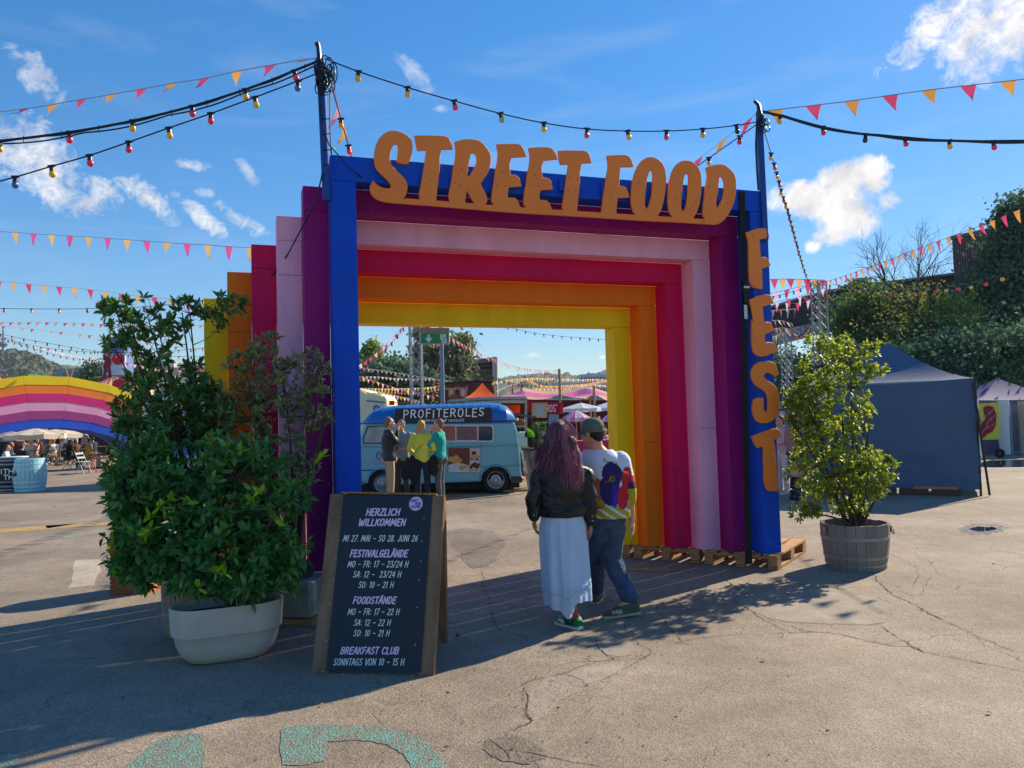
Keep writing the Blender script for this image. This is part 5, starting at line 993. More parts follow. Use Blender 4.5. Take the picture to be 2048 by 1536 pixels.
# the all-over print, given to the cloth as coloured patches
cols = [('white', (206, 208, 222)), ('lilac_blue', (36, 28, 96)), ('deep_purple', (44, 26, 64)), ('red', (184, 22, 40)), ('olive_yellow', (168, 154, 30)), ('orange_brown', (178, 96, 44)), ('green', (70, 120, 62)), ('indigo', (48, 36, 150))]
PM = [mat('print_'+n_, c_, .8, .07, 6, .3, 12) for n_, c_ in cols]
fc = Vt[Ft].mean(1); jc, jh = np.array(J['chest']), np.array(J['hip']); x = (fc[:, 0]-jc[0]); z = fc[:, 2]-jc[2]; mi = np.zeros(len(Ft), dtype=np.int32); back = fc[:, 1] < jc[1]+.12
wob_ = vnoise(fc-b, 16, 31)*.022+vnoise(fc-b, 45, 32)*.006
def el_(cx, cz, rx, rz): return ((x-cx+wob_)/rx)**2+((z-cz)/rz)**2 < 1
hem = z < (jh[2]-jc[2]+.075+.02*np.sin(x*22)); mi[hem] = 4; mi[hem & (np.sin(x*60+z*90) > .55)] = 0
mi[el_(-.10, -.16, .10, .13)] = 5; mi[el_(.05, -.01, .075, .10)] = 1; mi[el_(.055, .03, .06, .06)] = 2; mi[el_(.015, -.14, .085, .12)] = 1; mi[el_(.06, -.18, .03, .10)] = 7; mi[el_(-.10, -.235, .06, .03)] = 4; mi[el_(-.15, -.02, .045, .05)] = 6
mi[el_(.165, -.05, .045, .10)] = 3; mi[el_(.135, -.20, .055, .10)] = 3; mi[el_(.05, -.05, .05, .15) & (z > -.1)] = 1
arm = (x > .185); mi[arm & (z < -.03)] = 3; mi[arm & (z < -.08)] = 2; mi[arm & (z < -.135)] = 4
mi[~back & (z > -.1)] = 0
sw = np_mesh('sweatshirt', Vt, Ft, PM, t, smooth=True, mi=mi)
def curl(cx, cz, r1, turns, m, w=.006, tail=()):
    pts = []
    for q_ in np.linspace(0, 1, 22):
        a = q_*turns*2*math.pi; rr = r1*(.15+.85*q_); pts.append((cx+math.cos(a)*rr, cz+math.sin(a)*rr))
    pts += [(cx+a, cz+b_) for a, b_ in tail]; mb = MB(); out = []
    for x_, z_ in pts:
        d = np.abs(Vt[:, 0]-(jc[0]+x_))+np.abs(Vt[:, 2]-(jc[2]+z_)); near = np.where(d < .03)[0]; y_ = Vt[near, 1].min() if len(near) else jc[1]-.14; out.append(V3(jc[0]+x_, y_-.0015, jc[2]+z_))
    for i in range(1, len(out)-1): out[i] = V3(out[i].x, (out[i-1].y+out[i].y+out[i+1].y)/3, out[i].z)
    mb.tube(out, w, 5, flat=1); mb.build('print_scroll', m, sw, smooth=True)
curl(.045, -.045, .026, 1.3, PM[4], .0035, ((-.03, -.02), (-.055, -.02))); curl(-.105, -.025, .020, 1.4, PM[1], .0045, ((.02, -.04), (-.05, -.05))); curl(.0, .115, .018, .8, PM[4], .004, ((.05, -.015), (.09, -.02), (.10, -.05)))
# jeans, baggy
JEAN = mat('cloth_dark_denim', (42, 60, 86), .85, .3, 9, .45, 40, col2=(70, 92, 122)); mb = MB(); mb.ell(J['hip']-V3(0, 0, .06), (.178, .14, .15), 16, 12)
for s in 'RL': mb.cap(J['hp'+s], J['kn'+s], .115, .092); mb.cap(J['kn'+s], J['an'+s].lerp(J['kn'+s], .10), .092, .072)
Vl, Fl = smooth_blob(mb, .009, 3); dr = vnoise((Vl-b)*np.array([1, 1, 2]), 20, 41)+.7*vnoise((Vl-b)*np.array([1, 1, 1.6]), 44, 42); cl = np.array([J['hip'].lerp(J['anR'], .5).x, J['hip'].y, 0]); nl = Vl-cl; nl[:, 2] = 0; nl /= np.linalg.norm(nl, axis=1, keepdims=True)+1e-6
Vl = Vl+nl*(dr*.010)[:, None]; np_mesh('jeans', Vl, Fl, JEAN, t, smooth=True)
SG = mat('trainer_olive', (74, 80, 60), .7, .2, 12, .4, 40); SG2 = mat('trainer_cream', (170, 162, 130), .7)
trainer(t, J['anR'], J['toR'], 1.1, SG, SG2); trainer(t, J['anL'], J['toL'], 1.05, SG, SG2)
# hair and cap
mb = MB()
def Q(x_, y_, z_): return J['head']+(r*x_+f*y_+u*z_)
mb.ell(Q(0, -.036, .0), (.079, .076, .06), 16, 12, M_); mb.ell(Q(0, -.060, -.04), (.060, .040, .040), 12, 8, M_); mb.ell(Q(.070, .022, .004), (.010, .014, .03), 8, 6, M_); mb.ell(Q(-.070, .022, .004), (.010, .014, .03), 8, 6, M_)
Vh, Fh = smooth_blob(mb, .008, 2); Vh = Vh+np.stack([vnoise(Vh-b, 110, 5), vnoise(Vh-b, 120, 6), vnoise(Vh-b, 100, 7)], 1)*.003; np_mesh('hair', Vh, Fh, HAIRS['black'], t, smooth=True)
CAPM = mat('cap_olive', (96, 104, 88), .85, .1, 10, .3, 60); rs = []
for j, (zz, k_) in enumerate(((.002, 1.0), (.03, 1.015), (.06, .99), (.085, .90), (.105, .76), (.12, .52), (.127, .25), (.129, .05))):
    rs.append([Q(math.cos(a)*.086*k_, -.012+math.sin(a)*.103*k_, zz) for a in np.linspace(0, 2*math.pi, 29)[:-1]])
mb = MB(); mb.rings(rs, cap=False); cap_ = mb.build('cap', CAPM, t, smooth=True)
mb = MB(); br = []
for w_ in (0, .003):
    pass
ins = [Q(math.cos(a)*.084, -.012+math.sin(a)*.100, .024) for a in np.linspace(R(25), R(155), 15)]; out_ = [Q(math.cos(a)*.074, .055+math.sin(a)*.105, .016-.012*abs(math.cos(a))) for a in np.linspace(R(15), R(165), 15)]
mb.rings([ins, out_, [p-u*.004 for p in out_], [p-u*.004 for p in ins]], cap=False, closed=False); mb.build('peak', CAPM, cap_, smooth=True)
mb = MB(); mb.ell(Q(0, -.012, .130), (.007, .007, .004), 8, 5); mb.build('button', CAPM, cap_, smooth=True)
mb = MB(); mb.tube([Q(math.cos(a)*.05, -.116, .022+math.sin(a)*.028) for a in np.linspace(0, math.pi, 9)], .003, 5); mb.build('back_strap', mat('cap_strap', (40, 48, 44), .8), cap_, smooth=True)
# ------------------------------------------------------------------ shared builders for the fairground
STEEL = mat('galvanised_steel', (150, 156, 162), .6, .1, 6, metal=.25); WOODP = mat('wood_pole', (170, 140, 100), .8, .2, 6)
def pole(name, label, x, y, z, r, m, cat='pole', group=None, lean=(0, 0), n=10, z0=0):
    mb = MB(); mb.tube([(x, y, z0), (x+lean[0], y+lean[1], z)], r, n); return mb.build(name, m, label=label, cat=cat, group=group, smooth=True, loc=(x, y, z0))
def truss(label, x, y, h, w=.29, yaw=0, group='aluminium truss towers', sides=4):
    t = thing('truss_tower', label, 'truss tower', (x, y, 0), group); c, s_ = math.cos(yaw), math.sin(yaw); cs = [V3(x+(a*c-b_*s_)*w/2, y+(a*s_+b_*c)*w/2, 0) for a, b_ in ((-1, -1), (1, -1), (1, 1), (-1, 1))]
    for p in cs: mb = MB(); mb.tube([p, p+V3(0, 0, h)], .025, 8); mb.build('chord', STEEL, t, smooth=True)
    n = int(h/(w*.95)); mb = MB()
    for i in range(4):
        a, b_ = cs[i], cs[(i+1) % 4]
        for k in range(n):
            z0, z1 = h*k/n, h*(k+1)/n; p, q = (a, b_) if (k+i) % 2 else (b_, a); mb.tube([p+V3(0, 0, z0), q+V3(0, 0, z1)], .010, 5); mb.tube([q+V3(0, 0, z0), p+V3(0, 0, z1)], .008, 5)
        mb.tube([a+V3(0, 0, h), b_+V3(0, 0, h)], .012, 5); mb.tube([a+V3(0, 0, .03), b_+V3(0, 0, .03)], .012, 5)
    mb.build('brace', STEEL, t, kind='stuff'); mb = MB(); mb.box((x, y, .015), (w*1.5, w*1.5, .03), (c, s_, 0), (-s_, c, 0)); mb.build('foot_plate', STEEL, t); return t
def parasol(label, x, y, z, r, drop, m, m2=None, n=8, group=None, pole_r=.022, val=.12, pm=None, base=True):
    t = thing('parasol', label, 'parasol', (x, y, 0), group); mb = MB(); seg = n*2 if m2 else n
    for k in range(seg):
        mb.cur = (k % 2) if m2 else 0; a0, a1 = 2*math.pi*k/seg, 2*math.pi*(k+1)/seg; rows = []
        for q in (0, .35, .7, 1.0):
            zz = z-drop*(q**1.15); c0, c1 = V3(x+math.cos(a0)*r*q, y+math.sin(a0)*r*q, zz), V3(x+math.cos(a1)*r*q, y+math.sin(a1)*r*q, zz); mid = (c0+c1)/2-V3(0, 0, .03*r*q); rows.append((c0, mid, c1))
        for (a, b_, c_), (d, e, f_) in zip(rows[:-1], rows[1:]): mb.quad(a, d, e, b_); mb.quad(b_, e, f_, c_)
        a, b_, c_ = rows[-1]; dv = V3(0, 0, -val); mb.quad(a, a+dv, b_+dv, b_); mb.quad(b_, b_+dv, c_+dv, c_)
    mb.build('canopy', [m, m2] if m2 else m, t)
    mb = MB(); mb.tube([(x, y, 0), (x, y, z+.05)], pole_r, 8); mb.build('pole', pm or WOODP, t, smooth=True)
    mb = MB()
    for k in range(n): a = 2*math.pi*k/n; mb.tube([(x, y, z-drop*.95), (x+math.cos(a)*r*.55, y+math.sin(a)*r*.55, z-drop*.58)], .009, 4)
    mb.build('rib', pm or WOODP, t, kind='stuff')
    if base: mb = MB(); mb.lathe((x, y, 0), [(.3, 0), (.3, .06), (.04, .08)], 16, cap=True); mb.build('base', mat('parasol_base', (60, 60, 62), .8), t)
    return t
def box_tent(label, corner, u, v, w, d, eave, peak, m, walls=(), name='pop_up_tent', group=None, legm=None, sag=.0, wall_m=None, val=.22):
    """corner: front left on the ground; u along the front, v back"""
    c = Vector(corner); t = thing(name, label, 'tent', c, group); P_ = lambda a, b_, z: c+u*a+v*b_+V3(0, 0, z); legm = legm or STEEL
    for a, b_ in ((0, 0), (w, 0), (0, d), (w, d)): mb = MB(); mb.box(P_(a, b_, eave/2), (.04, .04, eave), u, v); mb.build('leg', legm, t)
    n = 9; mb = MB(); ap = P_(w/2, d/2, peak); cs = [P_(0, 0, eave), P_(w, 0, eave), P_(w, d, eave), P_(0, d, eave)]
    for i in range(4):
        a, b_ = cs[i], cs[(i+1) % 4]; rows = []
        for j in range(n+1):
            q = j/n; prof = q**1.45; l, r_ = a.lerp(ap, q), b_.lerp(ap, q); row = []
            for k in range(7): p = l.lerp(r_, k/6); p.z = eave+(peak-eave)*prof-.05*math.sin(k/6*math.pi)*(1-q)*.8; row.append(p)
            rows.append(row)
        mb.rings(rows, cap=False, closed=False)
    mb.build('roof', m, t, smooth=True); mb = MB()
    for i in range(4): a, b_ = cs[i], cs[(i+1) % 4]; mb.rings([[a.lerp(b_, k/6)-V3(0, 0, .05*math.sin(k/6*math.pi)*.8) for k in range(7)], [a.lerp(b_, k/6)-V3(0, 0, val+.02*math.sin(k/6*math.pi)) for k in range(7)]], cap=False, closed=False)
    mb.build('valance', m, t)
    pass
    for wl in walls:
        a, b_ = {'f': (cs[0], cs[1]), 'r': (cs[1], cs[2]), 'b': (cs[2], cs[3]), 'l': (cs[3], cs[0])}[wl]; nn = (b_-a).cross(V3(0, 0, 1)).normalized(); rows = []
        for j in range(25):
            q = j/24; row = []
            for k in range(31):
                p = a.lerp(b_, k/30); p.z = (eave-.02)*(1-q)+.12*q; bulge = .04*math.sin(q*math.pi)*math.sin(k/30*math.pi)+.075*(1-abs(math.sin(q*8.5+k*.05+.8*math.sin(k*.17)))**.6)*math.sin(q*math.pi)*(.4+.6*math.sin(k*.21+q*5)**2)+.010*math.sin(q*47-k*.3)+.008*math.sin(k*.9+q*7); p += nn*(bulge+.012); row.append(p)
            rows.append(row)
        mb = MB(); mb.rings(rows, cap=False, closed=False); mb.build('side_wall', wall_m or m, t, smooth=True)
    return t
def tree(label, base, blobs, lm, h_tr, r_tr, n_lf, lsz, seed=0, name='tree', group=None, cat='tree', cl=.16, bark=None):
    """blobs: world centre, radii, weight; leaves gather in clumps through the volume"""
    r_ = np.random.default_rng(seed); t = thing(name, label, cat, base, group); mb = MB(); b0 = Vector(base); W_ = sum(b_[2] for b_ in blobs); cen = []; pts = []
    for c, rad, w in blobs:
        m = max(4, int(26*w/W_*(n_lf/3000)**.5)+3)
        for k in range(m):
            v = r_.normal(size=3); v /= np.linalg.norm(v); q = r_.uniform(.2, 1)**.4; cen.append((np.array(c)+v*np.array(rad)*q, max(rad)*cl*r_.uniform(.6, 1.5), w))
    cw = np.array([c[2] for c in cen]); cw = cw/cw.sum(); idx = r_.choice(len(cen), n_lf, p=cw); C_ = np.array([cen[i][0] for i in idx]); Rr = np.array([cen[i][1] for i in idx])[:, None]; pts = C_+r_.normal(size=(n_lf, 3))*Rr*np.array([1, 1, .75]); pts[:, 2] = np.maximum(pts[:, 2], .15)
    top = Vector(blobs[0][0]); trunk = [b0.lerp(V3(top.x, top.y, b0.z+h_tr), q)+V3(math.sin(q*3)*.1, 0, 0) for q in np.linspace(0, 1, 6)]; mb.tube(trunk, [r_tr*(1-.55*i/5) for i in range(6)], 8)
    mb.build('trunk', bark or BARK, t, smooth=True); mb = MB()
    for i in range(0, len(cen), max(1, len(cen)//26)):
        c = Vector(cen[i][0]); s_ = trunk[3+(i % 3)]; mid = s_.lerp(c, .5)+V3(0, 0, (c-s_).length*.1); mb.tube([s_, mid, c], [r_tr*.35, r_tr*.2, r_tr*.05], 5)
    mb.build('limb', bark or BARK, t, smooth=True, kind='stuff')
    d = r_.normal(size=(n_lf, 3)); d /= np.linalg.norm(d, axis=1, keepdims=True); a = np.cross(d, r_.normal(size=(n_lf, 3))); a /= np.linalg.norm(a, axis=1, keepdims=True); s_ = (lsz*r_.uniform(.6, 1.4, n_lf))[:, None]
    V = np.stack([pts, pts+d*s_*.5+a*s_*.33, pts+d*s_, pts+d*s_*.5-a*s_*.33], 1).reshape(-1, 3); F_ = np.arange(n_lf*4).reshape(-1, 4); np_mesh('crown', V, F_, lm, t, kind='stuff'); return t
def pb(px, py, rx, ry, Y, ryd, w=1): c = P(px, py, Y); k = Y/F_PX; return ((c.x, c.y, c.z), (rx*k, ryd, ry*k), w)
TL1 = leaf_mat('tree_leaf_green', (84, 112, 60), .35, .3, .7); TL2 = leaf_mat('tree_leaf_dark', (80, 108, 84), .3, .28, .8); TL3 = leaf_mat('tree_leaf_sunlit', (118, 140, 66), .35, .38, .7)
# ------------------------------------------------------------------ profiterole van
VY = 17.3
def T1(cx, cy, Y=VY): return P(720+cx/5.689, 790+cy/5.689, Y)
def prof_part(name, pts, m, par, y0, y1, bevel=0, label=None, fn=T1):
    q = [fn(a, b, y0) for a, b in pts]; mb = MB(); n = len(q); bk = [V3(p.x, y1, p.z) for p in q]; q = [V3(p.x, y0, p.z) for p in q]
    mb.add(q+bk, [tuple(range(n))[::-1], tuple(range(n, 2*n))]+[(i, (i+1) % n, n+(i+1) % n, n+i) for i in range(n)]); return mb.build(name, m, par, bevel=bevel, label=label)
TEAL = mat('van_teal', (104, 176, 188), .32, .05, 1.5, coat=.4); DBL = mat('van_roof_blue', (16, 100, 178), .35, .06, 1.5, coat=.3); VGL = mat('van_glass', (120, 140, 150), .08, .3, 2.5, spec=.9, col2=(60, 72, 80)); CHR = mat('chrome', (200, 200, 200), .2, metal=.9); RUB = mat('tyre_rubber', (28, 28, 28), .85, .2, 12); VIN = mat('van_interior', (172, 96, 92), .8, .3, 3)
b0 = T1(900, 1100); b0.z = 0
van = thing('food_van', 'vintage teal van with blue high roof and profiteroles sign', 'food van', b0)
def arc(cx, cy, r, a0, a1, n=9): return [(cx+math.cos(R(a))*r, cy-math.sin(R(a))*r) for a in np.linspace(a0, a1, n)]
prof = [(-70, 640), (-60, 560), (-20, 520), (60, 320), (1755, 305), (1790, 400), (1812, 560), (1828, 720), (1838, 930), (1715, 985)]+arc(1545, 975, 168, 0, 180)+[(1370, 985), (460, 1018)]+arc(255, 1010, 165, 0, 180)+[(40, 1000), (-70, 990)]
prof_part('van_body', prof, TEAL, van, VY, VY+1.85, .035)
# arched high roof
xs = [(-60, 322, 0.0), (0, 318, .20), (60, 316, .52), (130, 315, .80), (220, 314, .93), (350, 313, .985), (600, 312, 1.0), (1000, 310, 1.0), (1450, 308, 1.0), (1580, 307, .95), (1670, 306, .78), (1730, 306, .48), (1768, 305, .12)]
mb = MB(); rs = []; hz = T1(900, 100).z-T1(900, 311).z
for cx, cy, f_ in xs:
    p = T1(cx, cy); z0 = T1(900, 309).z; ring = []
    for k in range(17):
        a = math.pi*k/16; ex = .55; yy = -math.copysign(abs(math.cos(a))**ex, math.cos(a)); zz = abs(math.sin(a))**.62; ring.append(V3(p.x, VY+.925+yy*.93*(.55+.45*min(1, f_*1.4)), z0+zz*hz*f_))
    rs.append(ring)
mb.rings(rs, cap=False, closed=False); roof = mb.build('roof', DBL, van, smooth=True)
mb = MB()
for cx in (255, 385, 505, 610, 705, 805, 895, 990, 1090, 1190, 1290, 1390, 1480, 1580):
    x = T1(cx, 200).x; f_ = np.interp(cx, [q[0] for q in xs], [q[2] for q in xs]); z0 = T1(900, 309).z; pts = []
    for k in range(5, 12): a = math.pi*k/16; pts.append(V3(x+(.02 if cx > 1500 else 0), VY+.925-math.copysign(abs(math.cos(a))**.55, math.cos(a))*.93, z0+abs(math.sin(a))**.62*hz*f_+.004))
    pts2 = [V3(x, VY+.925-math.copysign(abs(math.cos(math.pi*k/16))**.55, math.cos(math.pi*k/16))*.932, z0+abs(math.sin(math.pi*k/16))**.62*hz*f_) for k in (2, 3, 4)]; mb.tube(pts2+pts, .011, 5)
mb.build('roof_rib', DBL, roof, smooth=True, kind='stuff')
def line(a, b, r_, m, name='trim', off=-.012, par=van): mb = MB(); mb.tube([T1(*a)+V3(0, off, 0), T1(*b)+V3(0, off, 0)], r_, 6); return mb.build(name, m, par, smooth=True)
line((-10, 325), (1770, 308), .016, DBL, 'gutter'); TRM = mat('van_trim', (96, 160, 172), .3, coat=.5); line((470, 600), (1812, 572), .014, TRM); line((-60, 590), (330, 588), .012, TRM); line((1380, 818), (1830, 800), .013, TRM); line((-60, 860), (300, 850), .012, mat('van_trim_blue', (20, 70, 150), .35)); line((460, 1008), (1370, 976), .018, TRM, 'sill')
for cx, cy in ((1545, 975), (255, 1010)):
    mb = MB(); mb.tube([T1(*p)+V3(0, -.008, 0) for p in arc(cx, cy, 172, 2, 178, 15)], .016, 6); mb.build('arch_lip', TRM, van, smooth=True)
def rrect(x0, y0, x1, y1, r_, n=5):
    o = []
    for cx, cy, a in ((x1-r_, y0+r_, 90), (x0+r_, y0+r_, 180), (x0+r_, y1-r_, 270), (x1-r_, y1-r_, 360)): o += [(cx+math.cos(R(a-90*k/(n-1)+0))*r_, cy-math.sin(R(a-90*k/(n-1)))*r_) for k in range(n)] if False else arc(cx, cy, r_, a-90, a, n)[::1]
    return o
def panel_at(name, pts, m, par, y, t=.01, label=None, fn=T1): return prof_part(name, pts, m, par, y, y+t, label=label, fn=fn)
def frame_at(name, pts, m, par, y, r_=.012, fn=T1): mb = MB(); q = [fn(a, b, y) for a, b in pts]; q = [V3(p.x, y, p.z) for p in q]; mb.tube(q+[q[0]], r_, 6, False); return mb.build(name, m, par, smooth=True)
WF = mat('window_frame_white', (205, 210, 214), .4)
w1 = panel_at('window', rrect(884, 345, 1518, 528, 40), VGL, van, VY-.004, .02); frame_at('window_frame', rrect(884, 345, 1518, 528, 40), WF, w1, VY-.012, .019)
panel_at('pane', [(900, 355), (1086, 355), (1086, 520), (900, 520)], VIN, w1, VY-.010, .004, 'open pane showing the pink interior'); panel_at('pane', [(1106, 358), (1330, 358), (1330, 512), (1106, 512)], mat('van_glass_pink', (150, 104, 104), .12, .35, 4, col2=(92, 84, 88)), w1, VY-.013, .004); panel_at('pane', [(1356, 358), (1505, 358), (1505, 516), (1356, 516)], mat('van_glass_dark', (42, 62, 82), .1, .2, 3), w1, VY-.010, .004)
for x in (1092, 1340): line((x, 350), (x, 524), .012, WF, 'mullion', -.02, w1)
line((1100, 352), (1340, 352), .010, WF, 'mullion', -.02, w1); line((1100, 517), (1345, 517), .010, WF, 'mullion', -.02, w1)
for cx, cy, rx, rz, m_ in ((1010, 470, .10, .07, VGL), (1235, 470, .05, .09, CHR), (1160, 420, .03, .10, RUB), (1290, 440, .05, .12, mat('van_dark_thing', (60, 44, 44), .7))):
    pass
w2 = panel_at('window', [(90, 358), (325, 350), (330, 548), (40, 548), (36, 500)], mat('van_glass_bright', (176, 184, 182), .1, .3, 3, col2=(120, 134, 140)), van, VY-.004, .02); frame_at('window_frame', [(90, 358), (325, 350), (330, 548), (40, 548), (36, 500)], RUB, w2, VY-.010, .012)
sgn = panel_at('sign_panel', [(395, 152), (1494, 146), (1500, 304), (397, 316)], mat('sign_black', (22, 32, 42), .4, .1, 3), van, VY-.055, .02)
ux = V3(1, 0, 0); uz = V3(0, 0, 1); ny = V3(0, -1, 0)
def wd(px): return px/5.689*VY/F_PX
letter_part('PROFITEROLES', T1(952, 206, VY-.057), ux, uz, ny, wd(915), wd(88), WHT, sgn, wt=.15, shear=.06, gap=.26, wob=.06)
letter_part('WITH HOT', T1(797, 291, VY-.057), ux, uz, ny, wd(138), wd(26), WHT, sgn, wt=.14, shear=.0); letter_part('CHOCOLATE', T1(1096, 289, VY-.057), ux, uz, ny, wd(176), wd(26), WHT, sgn, wt=.14, shear=.0)
letter_part('Lindt', T1(936, 288, VY-.057), ux, uz, ny, wd(120), wd(36), WHT, sgn, wt=.12, shear=.35, gap=.02, gl=SCRIPT)
pc = panel_at('photo_panel', [(1005, 602), (1368, 602), (1366, 880), (1005, 880)], mat('photo_brown', (112, 58, 44), .5, .25, 2), van, VY-.014, .008, 'printed photographs of profiteroles')
panel_at('photo_print', [(1250, 604), (1366, 604), (1365, 738), (1250, 738)], mat('photo_white', (196, 178, 176), .5, .1, 3), pc, VY-.016, .002); panel_at('photo_print', [(1250, 744), (1365, 744), (1364, 878), (1250, 878)], mat('photo_pale', (206, 196, 190), .5, .1, 3), pc, VY-.016, .002); panel_at('photo_print', [(1007, 800), (1100, 765), (1244, 800), (1244, 878), (1007, 878)], mat('photo_plate', (200, 204, 206), .5, .12, 5), pc, VY-.016, .002)
BUN = mat('photo_bun', (204, 150, 76), .6, .3, 9); CHO = mat('photo_chocolate', (64, 30, 20), .4, .3, 9)
def discs(lst, m):
    mb = MB()
    for k, (cx, cy, r_) in enumerate(lst): c = T1(cx, cy); c.y = VY-.0175-.0004*k; rr = wd(r_); mb.add([c+V3(math.cos(a)*rr*1.1, 0, math.sin(a)*rr*.9) for a in np.linspace(0, 6.283, 13)[:-1]], [tuple(range(12))])
    mb.build('photo_bun_print' if m is BUN else 'photo_chocolate_print', m, pc, kind='stuff')
discs([(1040, 730, 34), (1095, 710, 32), (1130, 745, 30), (1075, 760, 26), (1160, 830, 28), (1200, 815, 26), (1270, 695, 22), (1335, 700, 24), (1300, 710, 20), (1280, 845, 18), (1330, 850, 18)], BUN); discs([(1297, 660, 24), (1275, 720, 14), (1330, 725, 14), (1290, 800, 26), (1330, 815, 26), (1262, 820, 16), (1350, 790, 16), (1310, 780, 18)], CHO)
letter_part('R', T1(108, 772, VY-.008), ux, uz, ny, wd(22), wd(26), mat('lettering_rose', (196, 160, 166), .5), van, wt=.16, shear=0); letter_part('STO', T1(205, 772, VY-.008), ux, uz, ny, wd(70), wd(26), mat('lettering_rose', (196, 160, 166), .5), van, wt=.16, shear=0)
mb = MB(); mb.tube([T1(215+math.cos(a)*26, 690-math.sin(a)*42, VY-.010) for a in np.linspace(0, 6.283, 21)], .012, 5, False); mb.build('door_emblem', mat('emblem_violet', (96, 84, 170), .5), van)
for cx, cy in ((1545, 985), (258, 1020)):
    for y0, sg in ((VY+.05, -1), (VY+1.62, 1)):
        c = T1(cx, cy); c.y = y0+.02; c.z = .30; rad = .295; mb = MB(); n = 28
        def wr(r_, dy): return [c+V3(math.cos(a)*r_, dy, math.sin(a)*r_) for a in np.linspace(0, 2*math.pi, n+1)[:-1]]
        mb.rings([wr(.2, -.085*1), wr(rad-.03, -.09), wr(rad, -.06), wr(rad, .06), wr(rad-.03, .09), wr(.2, .085)], cap=False); w_ = mb.build('wheel', RUB, van, smooth=True)
        mb = MB(); mb.rings([wr(.205, -.092), wr(.205, -.075), wr(.19, -.085), wr(.15, -.05), wr(.12, -.075), wr(.075, -.08), wr(.06, -.10), wr(.001, -.105)], cap=False); mb.build('rim', mat('wheel_rim', (150, 156, 160), .4, .1, 10, metal=.5), w_, smooth=True)
        mb = MB()
        for k in range(5): mb.ell(c+V3(math.cos(k*1.257)*.055, -.098, math.sin(k*1.257)*.055), .011, 6, 4)
        mb.build('wheel_nut', RUB, w_, kind='stuff')
prof_part('bumper', [(1708, 928), (1845, 925), (1852, 960), (1846, 998), (1712, 1002)], mat('bumper_dark', (40, 44, 48), .4), van, VY-.03, VY+1.9, .02)
mb = MB(); mb.box(T1(900, 1040)+V3(0, .9, -.02), (3.6, 1.5, .14)); mb.build('underframe', RUB, van)
for cx in (380, 470, 1375): line((cx, 335), (cx, 990 if cx != 1375 else 600), .004, mat('seam_dark', (20, 44, 54), .6), 'panel_seam', -.004)
line((1365, 885), (1365, 985), .004, mat('seam_dark', (20, 44, 54), .6), 'panel_seam', -.004)
mb = MB(); c = T1(1000, 1090); mb.tube([V3(c.x, c.y-.5, .015), V3(c.x+.2, c.y-.55, .015), V3(c.x+.33, c.y-.5, .015), V3(c.x+.3, c.y-.3, .015), V3(c.x+.1, c.y, .015)], .015, 6); mb.build('hose', mat('hose_orange', (176, 84, 40), .6), smooth=True, label='orange hose looped on the ground beneath the teal van', cat='hose')
# ---- people at the van
G_ = 'customers waiting at the profiteroles van'
PY = 15.4
def at(px, Y): p = P(px, 1000, Y); return (p.x, Y, 0)
figure('grey haired man in dark jacket and beige trousers holding his face by the van', at(780, PY), 72, 1.80, (STAND, dict(elR=V3(.17, .12, 1.22), wrR=V3(.06, .17, 1.46), elL=V3(-.24, 0, 1.14), wrL=V3(-.2, .18, 1.1))), cloth('navy_leather', (24, 30, 40), .45), cloth('beige', (176, 152, 124)), 'brown', 'grey', group=G_, fat=1.12)
figure('older grey haired person in pale blue shirt facing the man in the dark jacket', at(806, PY+.5), 200, 1.74, (STAND, dict(elR=V3(.24, .02, 1.12), wrR=V3(.08, .2, 1.12))), cloth('pale_denim', (120, 146, 164)), cloth('dark_grey', (52, 54, 60)), 'black', 'grey', sleeve=.55, group=G_)
figure('blond woman in lime yellow blouse carrying a dark coat and shoulder bag', at(846, PY-.1), 14, 1.72, (STAND, dict(elR=V3(.27, .0, 1.12), wrR=V3(.10, .14, 1.10), elL=V3(-.28, .0, 1.13), wrL=V3(-.18, .14, 1.02))), cloth('lime', (204, 206, 74)), cloth('dark_navy', (24, 32, 54)), 'black', 'blond', long_hair=.2, group=G_, fem=True)
figure('man in turquoise jumper and grey trousers with hand at his chin', at(882, PY), -78, 1.74, (STAND, dict(elR=V3(.22, .08, 1.14), wrR=V3(.0, .22, 1.10), elL=V3(-.2, .16, 1.20), wrL=V3(-.05, .16, 1.44))), cloth('turquoise', (20, 156, 148)), cloth('grey_trouser', (84, 84, 82)), 'white', 'sandy', group=G_)
# coat and bags they hold
def sack(name, label, cat, px, py, Y, r, m, strap=None, sag=.0):
    mb = MB(); c = P(px, py, Y); mb.ell(c, r, 12, 9); V_, F_ = smooth_blob(mb, .02, 2); V_ = V_+np.stack([vnoise(V_-np.array(c), 30, 3), vnoise(V_-np.array(c), 28, 4), vnoise(V_-np.array(c), 20, 5)], 1)*.015
    o = np_mesh(name, V_, F_, m, None, label=label, cat=cat, smooth=True, loc=c)
    if strap: mb = MB(); mb.tube(strap, .012, 5, flat=.4); mb.build('strap', m, o, smooth=True)
    return o
NAVC = cloth('coat_navy', (18, 22, 36))
sack('coat', 'dark navy coat draped over the blond woman left arm', 'coat', 826, 940, PY-.12, (.10, .09, .30), NAVC)
sack('shoulder_bag', 'black bag hanging at the left hip of the lime blouse woman', 'bag', 812, 945, PY-.2, (.12, .07, .17), cloth('bag_black', (16, 18, 24)), [P(812, 925, PY-.22), P(830, 905, PY-.24), P(845, 888, PY-.22), P(848, 880, PY-.1)])
sack('coat', 'black coat over the arm of the man in the turquoise jumper', 'coat', 868, 932, PY-.16, (.11, .08, .22), cloth('coat_black', (22, 20, 22)))
